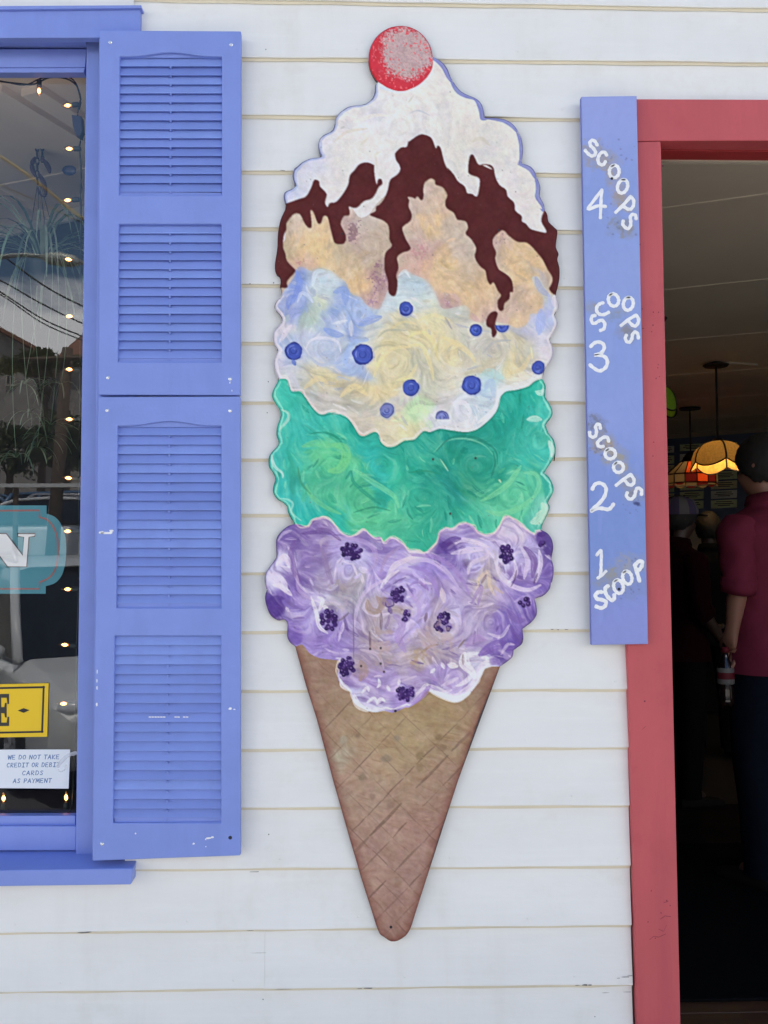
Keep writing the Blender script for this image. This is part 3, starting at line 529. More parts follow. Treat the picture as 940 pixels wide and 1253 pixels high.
for q in range(60):
    x = random.uniform(420, 560); y = random.uniform(880, 1010)
    if mc_[int((y-24)*2), int((x-316)*2)]: cv.stroke([(x, y), (x+random.uniform(6, 16), y+random.uniform(1, 6))], random.uniform(1, 2.2), random.choice([(138,112,84),(178,154,122),(132,106,82)]), 0.45, 0.6)

def along(pts, w, col, a=0.8, bris=0.4, dx=0, dy=0, wob=1.0, seg=9):
    p = np.array(pts)
    for i in range(0, len(p)-1, seg):
        s_ = p[i:i+seg+2]
        if len(s_) > 1: cv.stroke([(x+dx+random.uniform(-wob, wob)*0.5, y+dy+random.uniform(-wob, wob)*0.5) for x, y in s_[::2] if True] if len(s_) > 4 else [(x+dx, y+dy) for x, y in s_], w*random.uniform(0.7, 1.3), col, a, bris)
m1 = cv.blur(mb_, 4); eg = (np.clip(4*m1*(1-m1), 0, 1)*(0.75+0.5*cv.noise(6, 410, 2)))[..., None]; bl_ = np.stack([cv.blur(cv.c[..., q], 4) for q in range(3)], -1); cv.c = cv.c*(1-eg*0.8)+bl_*eg*0.8
blo = cv.noise(13, 420, 3); scm = np.isin(cv.lab, (L_BLUE, L_MINT, L_PURP, L_BUT)); cv.c += (blo*11*scm)[..., None]; crm = (cv.lab == L_CREAM)*np.clip(cv.noise(17, 421, 4)*1.6, 0, 1); cv.c = cv.c*(1-0.5*crm[..., None])+np.array((186,190,204), np.float32)*(0.5*crm[..., None])
# loose dabs of half mixed paint, laid along each region's brush direction
rs_ = random.Random(12)
for q in range(1500):
    x, y = rs_.uniform(326, 684), rs_.uniform(60, 880)
    i, j = int((y-cv.y0)*2), int((x-cv.x0)*2); lb_ = cv.lab[i, j]
    if lb_ == L_CONE: continue
    th = cv.th[i, j]+rs_.uniform(-0.5, 0.5); L = rs_.uniform(5, 17); cx_, sy_ = math.cos(th), math.sin(th); bend = rs_.uniform(-0.35, 0.35)
    pts = [(x+cx_*L*t-sy_*L*bend*t*t, y+sy_*L*t+cx_*L*bend*t*t) for t in (-0.5, 0.0, 0.5)]
    i2, j2 = int((y+rs_.uniform(-18, 18)-cv.y0)*2), int((x+rs_.uniform(-18, 18)-cv.x0)*2)
    try:
        ok = cv.lab[i2, j2] == lb_ and all(cv.lab[int((b-cv.y0)*2), int((a-cv.x0)*2)] == lb_ for a, b in pts)
    except IndexError: ok = False
    if not ok: continue
    dl = rs_.gauss(0, {L_MINT: 11, L_PURP: 15, L_BLUE: 9, L_BUT: 9, L_CREAM: 5}.get(lb_, 6)); col = np.clip(cv.c[i2, j2]+dl, 0, 245)
    cv.stroke(pts, rs_.choice((2, 3, 4, 5, 7, 9)), col, rs_.uniform(0.3, 0.7), 0.7, int(rs_.uniform(0, 1e6)))
for q in range(420):                           # drier, whiter dabs on top
    x, y = rs_.uniform(326, 684), rs_.uniform(340, 880); i, j = int((y-cv.y0)*2), int((x-cv.x0)*2); lb_ = cv.lab[i, j]
    if lb_ not in (L_PURP, L_BLUE, L_MINT): continue
    th = cv.th[i, j]+rs_.uniform(-0.3, 0.3); L = rs_.uniform(6, 20); cx_, sy_ = math.cos(th), math.sin(th); bend = rs_.uniform(-0.3, 0.3)
    pts = [(x+cx_*L*t-sy_*L*bend*t*t, y+sy_*L*t+cx_*L*bend*t*t) for t in (-0.5, 0.0, 0.5)]
    if any(not (330 < a < 682) or cv.lab[int((b-cv.y0)*2), int((a-cv.x0)*2)] != lb_ for a, b in pts): continue
    dark = rs_.random() < 0.4; col = {L_PURP: ((222,214,236), (88,64,140)), L_BLUE: ((218,220,230), (150,158,190)), L_MINT: ((130,212,176), (22,126,110))}[lb_][dark]
    cv.stroke(pts, rs_.uniform(1.2, 4.5), col, rs_.uniform(0.25, 0.6), 0.85, int(rs_.uniform(0, 1e6)))
# scoop rims
along(sm(mint_top), 3.4, (214,214,220), 0.6, 0.8, 0, -2.5, 2.2)
along(sm(mint_top)[120:], 7, (214,218,226), 0.7, 0.5, -1, -5)
along(sm(mint_top), 2.0, (18,108,92), 0.5, 0.6, 0, 1.6)
along(sm(purp_top), 3.2, (214,202,208), 0.75, 0.75, 0, 1.0, 2.0)
along(sm(purp_top), 1.8, (222,214,198), 0.55, 0.8, 0, -0.5, 2.0)
along(sm(purp_top), 3.0, (150,128,180), 0.45, 0.6, 0, 5)
along(sm(cone_top)[18:], 4.0, (222,220,232), 0.75, 0.8, 0, -3, 2.5)
along(sm(cone_top)[64:], 8, (218,214,232), 0.7, 0.6, -1, -7)
along(right_blue, 5, (216,212,224), 0.8, 0.4, -2.5, 0); along(left_blue, 5, (208,206,224), 0.8, 0.4, 2.5, 0)
for (a, b) in ((left_mint, 4), (right_mint, -4)): along(a, 2.6, (150,218,204), 0.75, 0.6, b, 0, 2.0)
# strokes picked out of the painting
S_ = [(tG((60,80),(80,150),(125,190),(130,220)),4,(190,222,220)),(tG((110,345),(165,355),(190,380),(180,430),(240,480)),3,(150,214,206)),(tF((770,490),(800,500),(815,480)),7,(196,226,216)),(tF((720,660),(760,655),(800,660)),8,(192,224,214)),(tF((850,790),(870,840),(868,880)),7,(204,228,222)),(tH((810,380),(830,420),(790,470),(750,490)),14,(196,222,206)),(tE((120,600),(160,620),(160,660),(110,720)),4,(178,214,206)),
 (tE((290,745),(390,740),(470,780),(510,850)),3,(28,140,118)),(tF((150,860),(230,790),(340,775),(450,810),(510,870)),2.2,(110,196,170)),(tF((170,850),(260,770),(400,770),(520,840),(540,930)),3,(24,124,108)),(tH((510,60),(525,130),(500,220)),2.5,(24,122,104)),(tH((190,105),(240,180)),2,(160,214,180)),(tG((545,180),(560,250),(650,330),(720,380)),5,(34,146,124)),(tG((560,170),(680,250),(800,330),(830,400)),7,(110,204,160)),(tG((270,260),(300,330),(390,400),(480,440)),6,(100,196,146)),(tG((220,150),(240,250),(300,320)),3,(60,150,122)),(tG((560,430),(680,400),(780,420)),2.5,(40,140,112)),(tG((430,20),(500,40),(510,110),(470,170),(410,180)),12,(112,204,140)),(tG((250,30),(350,10),(430,30)),9,(104,200,146)),
 (tH((440,360),(520,320),(600,260),(680,150)),7,(118,206,160)),(tH((470,420),(560,440),(680,400),(760,330)),7,(114,204,156)),(tH((560,250),(550,235)),3,(196,216,180)),(tH((700,190),(770,200),(790,270),(740,370)),6,(120,208,166)),(tH((0,190),(100,180),(200,200)),2,(36,140,110)),
 (tG((360,640),(365,600),(420,585),(500,592)),5,(172,158,196)),(tG((360,640),(380,700),(400,780),(430,860)),7,(140,120,168)),(tG((500,590),(600,600),(680,650),(690,740),(640,790)),6,(172,152,208)),(tG((160,640),(200,720),(210,820),(260,900),(320,920)),4,(206,196,230)),(tG((200,600),(180,680),(200,780),(250,870)),8,(112,86,160)),(tG((240,560),(330,550),(420,560)),5,(96,70,146)),(tG((330,530),(400,540),(480,600)),5,(110,84,152)),(tG((100,600),(130,560),(180,540)),4,(186,176,212)),(tG((90,750),(140,700),(170,760)),8,(216,208,232)),(tG((60,800),(110,840),(150,900)),12,(206,198,230)),(tG((70,870),(120,880),(180,930)),7,(222,216,236)),(tG((640,790),(600,770)),8,(206,200,232)),
 (tG((750,860),(800,760),(870,720),(938,700)),7,(214,204,226)),(tG((720,800),(760,700),(840,640)),5,(160,138,190)),(tH((0,760),(90,780),(150,850),(180,938)),6,(150,126,204)),(tH((0,730),(120,720),(220,780),(300,880)),6,(196,180,226)),(tH((20,690),(160,700),(260,760),(330,850),(370,930)),6,(158,132,204)),(tH((10,870),(60,850),(120,900)),4,(140,112,190)),(tH((240,650),(310,600),(400,610),(480,640)),6,(214,204,230)),(tH((200,640),(260,600),(310,590)),9,(84,58,140)),(tH((260,680),(360,660),(470,650)),7,(206,196,228)),(tH((480,660),(470,700),(380,740),(360,800)),6,(210,200,226)),
 (tH((540,720),(550,800),(620,870),(720,900),(800,870)),6,(214,204,232)),(tH((640,720),(650,800),(600,860)),5,(216,208,234)),(tH((700,640),(760,720),(750,820)),9,(110,82,154)),(tH((680,640),(720,720),(700,830)),6,(206,196,230)),(tH((790,660),(800,740),(770,850)),6,(222,214,238)),(tH((655,780),(640,840),(620,880)),2.5,(84,62,110)),(tH((780,800),(760,860)),3,(90,66,120)),(tH((420,880),(430,830),(480,790),(490,870),(520,930)),5,(212,194,176)),(tH((440,860),(470,810)),3,(120,100,100)),(tH((500,870),(570,920)),4,(186,164,160)),
 (tI((300,150),(330,240),(350,330),(400,370)),5,(226,222,236)),(tI((340,150),(370,170),(350,230)),5,(226,222,236)),(tI((370,210),(395,215)),5,(236,236,242)),(tI((215,20),(230,110),(300,170)),5,(176,156,210)),(tI((450,300),(490,280),(530,245)),3,(110,98,118)),(tI((640,160),(620,220),(680,260),(780,250)),4,(206,196,222)),(tI((640,170),(660,230),(720,240)),9,(158,136,128)),(tI((700,150),(730,200),(700,240)),8,(160,138,132)),(tI((560,340),(580,220),(640,110),(760,40)),5,(196,182,222)),(tI((720,100),(760,40),(830,-10)),5,(220,212,232)),(tI((800,260),(850,320),(830,400),(870,480)),10,(164,140,204)),(tI((600,470),(700,500),(740,580)),5,(190,176,204)),(tI((690,440),(790,500)),3,(190,176,196)),(tI((600,540),(620,600),(600,650)),12,(158,134,132)),(tI((660,470),(655,360)),3,(110,90,110)),(tI((725,350),(725,250)),4,(120,100,118)),(tI((557,540),(557,170)),1.4,(126,108,140)),(tI((560,520),(560,300)),1.0,(106,90,120)),
 (tI((610,730),(640,700),(650,720)),4,(230,230,240)),(tI((700,700),(715,680),(710,650)),4,(230,230,240)),(tI((640,790),(680,765),(700,790)),5,(226,226,240)),(tI((700,800),(720,770),(745,780)),5,(230,230,240)),(tI((560,740),(580,800),(640,840)),8,(226,226,236)),(tI((760,690),(775,715)),4,(226,226,238)),(tI((835,650),(830,680)),4,(228,228,238)),(tI((480,650),(490,690),(540,720)),5,(230,228,236)),(tI((850,660),(938,630)),3,(196,184,214)),
 (tJ((135,610),(155,590)),5,(230,230,240)),(tJ((200,550),(215,580)),5,(228,228,238)),(tJ((240,560),(290,570)),8,(230,230,238)),(tJ((340,490),(330,550),(380,600),(400,640)),11,(226,226,236)),(tJ((430,490),(350,510),(370,560)),7,(222,222,234)),(tJ((440,520),(480,520)),5,(228,228,238)),(tJ((290,690),(350,660),(400,600)),6,(228,226,240)),(tJ((130,640),(200,660),(260,700)),6,(164,140,202)),(tJ((200,690),(300,640)),5,(206,196,226)),(tJ((130,720),(210,750),(290,770),(370,730)),9,(230,230,236)),(tJ((20,800),(80,750),(130,690)),7,(148,118,196)),(tJ((300,460),(340,410)),2.5,(122,104,96)),(tJ((60,500),(130,450),(180,440)),3,(140,118,100)),(tJ((330,560),(330,500)),3,(140,120,130)),(tJ((430,500),(540,440),(620,470)),13,(112,84,170)),(tJ((560,500),(600,440),(640,440)),4,(200,188,222)),(tJ((350,450),(400,400),(460,410)),9,(160,134,196)),(tJ((480,370),(560,390),(610,320)),4,(206,196,224)),(tJ((600,230),(650,290),(700,290)),9,(118,92,172)),(tJ((640,180),(720,150),(740,190)),5,(176,158,214)),(tJ((380,190),(440,90),(420,200)),5,(150,124,190)),(tJ((450,210),(510,190)),4,(206,194,222)),(tJ((200,100),(215,180)),7,(206,192,206)),(tJ((100,300),(110,250)),4,(106,84,112)),(tJ((0,120),(60,200),(60,290)),6,(176,154,214)),
 (tE((270,230),(300,180),(380,165),(460,190),(480,250)),4,(208,212,234)),(tE((290,280),(360,330),(440,310)),4,(170,184,214)),(tE((510,330),(520,250),(570,190),(640,180)),7,(150,178,232)),(tE((380,110),(440,140),(490,150)),9,(126,152,222)),(tE((430,80),(520,60)),4,(206,216,236)),(tE((590,90),(650,60),(720,40)),10,(124,150,220)),(tE((540,60),(545,150)),6,(206,208,218)),(tE((760,130),(850,70),(938,80)),3,(206,196,152)),(tE((700,170),(760,120),(880,120)),3,(168,172,158)),(tE((680,400),(720,300),(800,230),(900,220)),5,(216,206,160)),(tE((820,420),(900,400),(938,330)),6,(218,208,164)),(tE((260,470),(340,410),(400,440)),7,(216,202,160)),(tE((480,520),(560,460),(640,510)),8,(218,204,158)),(tE((150,360),(200,420),(230,480)),6,(190,194,214)),(tE((110,190),(150,130),(180,90)),6,(212,208,228)),
 (tF((0,160),(80,130),(150,190),(180,300)),5,(216,206,156)),(tF((0,210),(80,220),(130,320),(150,420)),6,(218,208,160)),(tF((200,160),(290,200),(370,260),(400,310)),7,(222,208,160)),(tF((60,60),(150,30),(250,60)),5,(216,208,166)),(tF((220,40),(260,110)),3,(150,150,160)),(tF((600,380),(690,350),(740,260)),6,(208,196,156)),(tF((740,220),(750,290)),2.5,(226,216,170)),(tF((450,260),(520,190),(620,180)),3,(166,172,180)),(tF((600,420),(700,410),(760,370)),5,(222,216,204)),(tF((790,140),(800,60),(800,0)),12,(150,168,228)),(tF((840,330),(880,270),(870,220)),4,(190,192,222)),(tF((460,480),(500,430),(520,520)),8,(160,186,222)),(tF((440,390),(490,370),(570,410)),9,(168,206,212)),(tF((260,560),(340,560),(380,620)),6,(220,218,234)),(tF((180,600),(260,560)),4,(190,190,196)),(tF((420,680),(520,600),(550,500)),6,(228,226,232)),(tF((0,620),(80,590),(110,640)),10,(196,226,186)),
 (tC((210,650),(230,720),(210,800),(180,850)),9,(112,138,222)),(tC((310,740),(330,660),(380,650)),6,(196,214,232)),(tC((220,840),(240,790),(280,800),(310,840)),5,(190,204,236)),(tC((360,720),(390,690)),9,(180,205,225)),(tC((440,780),(500,770),(510,850)),10,(126,152,220)),(tC((160,880),(170,820),(200,800)),7,(104,130,218)),(tC((830,680),(870,650),(900,690)),4,(206,222,234)),(tC((600,870),(680,930)),9,(160,184,228)),
 (tD((770,690),(800,760),(850,800)),8,(150,160,200)),(tD((850,800),(860,870),(840,930)),9,(170,180,226)),(tD((880,800),(880,860)),6,(210,206,228)),
 (tB((0,590),(60,570),(130,600)),2,(180,188,204)),(tB((380,760),(440,740),(490,780)),5,(196,194,186)),(tB((30,480),(0,520)),2.5,(190,190,186)),(tA((480,680),(500,670)),3,(180,180,184)),(tA((560,640),(680,600),(760,600)),5,(222,220,218)),(tA((440,760),(520,700),(640,680)),4,(200,198,192)),(tA((600,780),(640,740)),3,(200,200,190)),(tA((700,900),(690,840),(720,820)),3,(198,198,190)),
 (tA((720,430),(770,440),(830,460)),5,(188,204,236))]
kc = cv.lab.copy()
for pts, w, col in S_:
    if len(pts) == 1: continue
    cv.stroke(pts, w, col, 0.72, 0.5)
# blue edging of the whipped cream
along(right_cream, 6.5, (112,120,192), 0.9, 0.25, -2.6, 1.2, 0.6, 14); along(right_cream, 2.4, (66,70,122), 0.75, 0.3, 0.2, -0.2, 0.4, 14)
along(left_cream, 4.2, (150,164,214), 0.7, 0.4, 2.6, 1.2, 0.8, 14); along(left_cream, 2.2, (70,78,132), 0.9, 0.35, 0.5, 0, 0.4, 14)
# chocolate sauce
chocL = tC((125,752),(158,750),(155,715),(205,655),(190,630),(155,590),(145,545),(132,510),(135,440),(152,400),(150,370),(170,335),(200,305),(235,310),(260,360),(285,390),(305,380),(297,290),(315,295),(340,360),(362,360),(375,320),(400,325),(415,380),(435,460),(450,485),(490,490),(510,470),(510,430),(480,370),(500,320),(530,315),(535,290),(530,262),(575,270),(620,230),(665,215),(690,185),(710,145),(732,125),(725,95),(705,100),(698,130),(685,70),(683,20))+tA((680,900),(640,885),(595,895),(565,930))+tC((535,75),(525,130),(490,190),(450,235),(415,240),(400,265),(385,235),(395,185),(355,140),(350,110),(320,100),(300,150),(270,200),(230,215),(160,240),(110,250),(60,320),(50,420),(40,520),(30,620),(40,680),(90,740))
chocC = tC((655,310),(695,330),(735,345),(770,380),(775,460),(790,500),(750,545),(745,640),(765,710),(770,780),(795,803),(815,790),(825,720),(815,680),(830,630),(822,570),(855,540),(890,530),(903,510),(880,470),(860,425),(855,385),(900,350),(910,310),(890,260),(895,225),(885,205),(910,205),(930,215))+tD((40,215),(55,200),(75,222),(90,210),(90,150),(100,115),(135,92),(160,105),(165,130),(205,145),(235,190),(222,230),(230,270),(275,300),(295,340),(345,350),(360,390),(345,425),(380,460),(410,515),(400,565),(430,620),(465,650),(475,700),(495,735),(515,720),(540,770),(560,800),(540,830),(540,870),(555,893),(575,885),(580,850),(610,820),(615,780),(633,775),(625,710),(590,670),(545,640),(525,580),(530,540),(510,490),(515,450),(550,415),(575,405),(610,440),(660,475),(715,480),(760,520),(810,580),(840,640),(870,690),(865,730),(850,760),(875,790),(893,793),(940,780),(960,640),(950,545),(940,400),(880,340),(850,280),(828,282),(815,300),(803,350),(830,400),(830,420),(780,410),(735,395),(710,365),(685,350),(685,320),(645,285),(640,240),(600,200),(590,160),(550,130),(525,80),(515,30),(490,8),(440,8))+tB((510,930),(470,900),(425,900),(405,865),(390,838),(370,850))+tD((360,45),(380,70),(420,85),(432,110),(420,190),(405,200),(385,185),(355,180),(340,140),(300,110),(275,70),(235,25))+tB((240,935),(215,880),(195,800),(175,783),(165,800),(140,740),(100,718),(60,720),(0,760))+tA((890,750),(880,790),(845,795),(810,830),(815,870))+tC((835,10),(840,40),(820,70),(780,100),(765,160),(745,210),(715,250),(695,260),(690,290))
chocD = tF((470,60),(490,20),(520,5),(540,20),(525,80),(535,130),(520,160),(505,155),(500,110),(475,95))
mch = cv.poly(smooth(chocL, 3, True))|cv.poly(smooth(chocC, 3, True))|cv.poly(smooth(chocD, 3, True))
a_ = cv.blur(mch, 0.5)[..., None]; nzc = cv.noise(14, 77, 4); nzf = cv.noise(4, 78, 2)
chc = np.array((80,32,35), np.float32)+(nzc*7+nzf*3)[..., None]*np.array((1.2,0.8,0.8))
cv.c = cv.c*(1-a_)+chc.astype(np.float32)*a_; cv.lab[mch] = L_CHOC; cv.hgt[mch] = 2.2+nzc[mch]*0.8
# cherry
mcr = cv.poly(cher_full); d = np.hypot(cv.X-497, cv.Y-66)/38.0; g = cv.noise(1.5, 91, 3)*0.75+cv.noise(12, 92, 2)*0.35
silver = np.clip((0.93-d+g*0.42-np.clip((474-cv.X)/30, 0, 1)*0.35-np.clip((cv.Y-90)/22, 0, 1)*0.30)*4.0+0.2, 0, 1)*0.93
cc = np.array((196,50,68), np.float32)*(1-silver[..., None])+(np.array((178,164,172), np.float32)+(g*24)[..., None])*silver[..., None]
red2 = cv.noise(2.2, 95, 2); cc = np.where(((red2 > 0.42) & (d > 0.25))[..., None], np.array((212,96,110), np.float32), cc)
cv.c[mcr] = cc[mcr]; cv.lab[mcr] = L_CHER
along(cher_full, 1.6, (176,34,50), 0.7, 0.4, 0, 0, 0.5)
# blueberries and blackberries; each its own part
parts = {L_CREAM: ('whipped_cream', 'whipped cream with dull blue edging'), L_CHOC: ('chocolate_sauce', None), L_BUT: ('scoop', 'mottled butterscotch scoop'), L_BLUE: ('scoop', 'pale blue and yellow blueberry scoop'), L_MINT: ('scoop', 'teal and green mint scoop'), L_PURP: ('scoop', 'swirled purple blackberry scoop'), L_CONE: ('waffle_cone', None), L_CHER: ('cherry', None)}
lb = 20
for x, y, r, dim in [(496.9,377.9,8.6,0),(359.4,429.5,10.6,0),(443.9,433.6,12.6,0),(503,474.4,10.2,0),(473.6,502.3,8.8,2),(582.5,403.9,7.4,0),(614.5,398.5,8.2,1),(658.7,449.7,8.2,0),(577.4,471.4,11.8,0),(541,511,8.2,3)]:
    col = [(64,86,186),(70,92,190),(110,122,190),(124,134,200)][dim]
    if dim in (1, 3):
        kb, kl = cv.c.copy(), cv.lab.copy()
    cv.blob(x+0.5, y+0.8, r*1.12, r*1.12, (140,156,214), 0.5, None, 2.0, 0.15, lb)
    cv.blob(x, y, r, r*1.02, (44,58,140) if dim < 2 else (84,92,150), 1.0, lb, 0.8, 0.10, lb)
    cv.blob(x, y, r-1.4, r-1.4, col, 0.9, lb, 1.0, 0.18, lb+1)
    for q in range(9):
        an = random.uniform(0, 6.28); rr = r*random.uniform(0.2, 0.7)
        cv.stroke([(x+rr*math.cos(an+t), y+rr*math.sin(an+t)) for t in (0, 0.5, 1.0)], random.uniform(1.2, 2.4), random.choice([(92,116,214),(48,62,150),(78,100,200),(128,148,222)]), 0.6, 0.4)
    cv.stroke([(x+r*0.32*math.cos(t), y+r*0.32*math.sin(t)) for t in np.linspace(-1.2, 3.6, 7)], 1.3, (40,52,132), 0.75, 0.2)
    if dim == 1:
        cut = cv.Y < 398; cv.c[cut] = kb[cut]; cv.lab[cut] = kl[cut]
    if dim == 3:
        cut = cv.Y > 513; cv.c[cut] = kb[cut]; cv.lab[cut] = kl[cut]
    parts[lb] = ('blueberry', None); lb += 1
cv.stroke([(358,440),(361,446)], 5, (78,104,200), 0.8, 0.3); cv.stroke([(444,446),(444,452)], 2.5, (120,130,190), 0.5, 0.3)
for x, y, rx, ry, rot in [(430.2,675.4,13,10.5,0.2),(486.8,727,10.5,10,0.9),(402.5,758.6,10,14,-0.4),(497.9,753.6,5,8.5,0.5),(425,816,9.5,12,0.2),(496.5,848.6,12,10,-0.2),(542.8,756,7.5,7,0),(543.5,766,11.5,6.5,0),(619.3,677.5,8.5,11.5,-0.2),(641.5,736.5,6,6,0),(661.7,659.3,5,8,0)]:
    cv.blob(x, y, rx, ry, (104,82,160), 0.55, lb, 2.0, 0.25, lb, rot)
    n = int(rx*ry/4.2)
    for q in range(n):
        for _ in range(20):
            u, v = random.uniform(-1, 1), random.uniform(-1, 1)
            if u*u+v*v < 0.9: break
        u, v = u*rx, v*ry; ca, sa = math.cos(rot), math.sin(rot); xx, yy = x+u*ca-v*sa, y+u*sa+v*ca; r = random.uniform(2.0, 3.1)
        cv.blob(xx, yy, r, r, random.choice([(48,26,92),(58,34,104),(70,44,118),(44,24,84)]), 0.95, lb, 0.7)
        if random.random() < 0.55: cv.blob(xx-0.5, yy-0.6, r*0.35, r*0.35, (140,116,184), 0.6, lb, 0.7)
    parts[lb] = ('blackberry', None); lb += 1
for x, y, rx, ry, col, sd in [(337,742,11,13,(74,48,134),1),(548,669,12,6,(72,46,128),2),(570.8,689.6,5,4,(96,76,120),3),(662,659,6,8,(84,56,140),4),(476.5,737,6,7,(110,84,160),5),(362,782,8,6,(104,78,168),6),(606,810,7,5,(106,80,168),7)]: cv.blob(x, y, rx, ry, col, 0.6, None, 3.0, 0.5, sd)
cv.stroke(tI((745,160),(790,165),(800,200),(760,210),(750,180)), 1.6, (70,46,116), 0.8, 0.2); cv.stroke(tI((770,215),(785,245)), 6, (92,66,146), 0.7, 0.5)
# worn purple and beige patches, drip marks, dirt
for x, y, rx, ry, col, sd in [(465,790,16,30,(172,150,152),31),(470,738,10,8,(156,134,126),32),(535,785,26,22,(176,156,164),33),(414,715,12,8,(160,148,150),34),(512,806,10,14,(168,144,122),35)]: cv.speckle(x, y, rx, ry, col, 0.62, 3.0, sd, 0.55)
cv.speckle(420, 735, 18, 30, (172,164,182), 0.4, 2.5, 36, 0.6)
for q in range(240):
    x, y = random.uniform(330, 680), random.uniform(90, 880)
    cv.blob(x, y, random.uniform(0.4, 0.9), random.uniform(0.4, 0.9), (96,88,92), random.uniform(0.15, 0.5), None, 0.6)
for x, y in [(466,729+64),(453,794),(466,812),(470,822),(442,815),(551,628.5),(582,560.6),(530,562)]: cv.blob(x, y, 1.4, 1.6, (64,54,62), 0.8, None, 0.8)
# edge of the board: old paint rubbed dark all round
inm = cv.poly(OUTLINE); nr = np.clip((cv.blur(inm, 3.2)-0.5)*2, 0, 1); ed = np.clip(1-nr*1.55, 0, 1)*(0.72+0.28*cv.noise(9, 55, 2))
dk = np.zeros_like(cv.c)
for l_, c_ in {L_CREAM: (104,110,158), L_CHOC: (64,26,30), L_BUT: (120,96,84), L_BLUE: (142,138,166), L_MINT: (28,92,86), L_PURP: (62,44,104), L_CONE: (88,54,50), L_CHER: (150,30,46)}.items(): dk[cv.lab == l_] = c_
dk[cv.lab >= 20] = (70,60,120)
cv.c = cv.c*(1-0.8*ed[..., None])+dk*(0.8*ed[..., None])
wide = np.clip((cv.blur(inm, 11)-0.5)*2, 0, 1); e2 = (np.clip(1-wide*1.25, 0, 1)*0.82*(cv.lab == L_CONE)*(0.85+0.4*cv.noise(8, 56, 3)))[..., None]
cv.c = cv.c*(1-e2)+np.array((112,66,62), np.float32)*e2
shp = np.stack([cv.blur(cv.c[..., q], 2.0) for q in range(3)], -1); cv.c = np.clip(cv.c+0.5*(cv.c-shp), 2, 250)
gr = cv.noise(1.1, 301, 2)*0.035+cv.noise(3.5, 302, 3)*0.035+cv.noise(22, 303, 3)*0.03
cv.c = cv.c*(1+gr[..., None])+np.stack([cv.noise(7, 304, 2), cv.noise(7, 305, 2), cv.noise(7, 306, 2)], -1)*3.0
lum = cv.c.mean(-1, keepdims=True); cv.c = lum+(cv.c-lum)*0.93
cv.c = np.clip(cv.c*0.965, 3, 250)

Y_ICE = -0.0305
base = P(490, 600, Y_ICE); ice = thing('ice_cream_sign', 'tall painted wooden cutout of an ice cream cone with four scoops, sauce and cherry', 'sign', (base.x, Y_ICE+0.009, P(478, 1152, Y_ICE).z))
M_PAINTED = vcol_mat('hand_painted_board', 0.62, 0.14, 0.12)
made = painted_sheets(cv, OUTLINE, Y_ICE, parts, ice, M_PAINTED, 1.0, 3.0, 0.0045, 0.0006)
M_EDGE = mat('dark_painted_board_edge', (0.05, 0.04, 0.045), 0.7, 0.3, 25)
mbx = MB(); mbx.prism([P(x, y, Y_ICE) for x, y in OUTLINE[::2]], Y_ICE+0.0046, Y_ICE+0.0165); mbx.build('plywood_backing', M_EDGE, ice)
for x, y in [(418.5,286),(610.5,281.5),(484,870),(478.5,1134.5)]:
    p = P(x, y, Y_ICE-0.0012); b = MB(); b.lathe([(0.0, 0.0012), (0.0026, 0.001), (0.0034, 0.0)], (0, 0, 0), 10)
    b.v = [(p.x+v[0], p.y-v[2]+0.0002, p.z+v[1]) for v in b.v]; b.build('screw', M_BLACK, ice)
del cv
# ------------------------------------------------------------------ the shop front
shop = thing('shop_building', 'white clapboard shop front with a blue trimmed window and a red framed open doorway', 'building', (0, 0.06, 0))
DX0 = P(764, 600, -0.03).x                    # left edge of the door casing
WXR = P(168, 30, -0.026).x                    # right edge of the window casing
DOOR_IN = P(810, 172, -0.03).x
zd = P(875, 172, -0.03).z                     # underside of the door's head casing
zdt = P(875, 121.5, -0.03).z
zw_top, zw_bot = P(60, 10, -0.026).z, P(80, 1080, -0.05).z
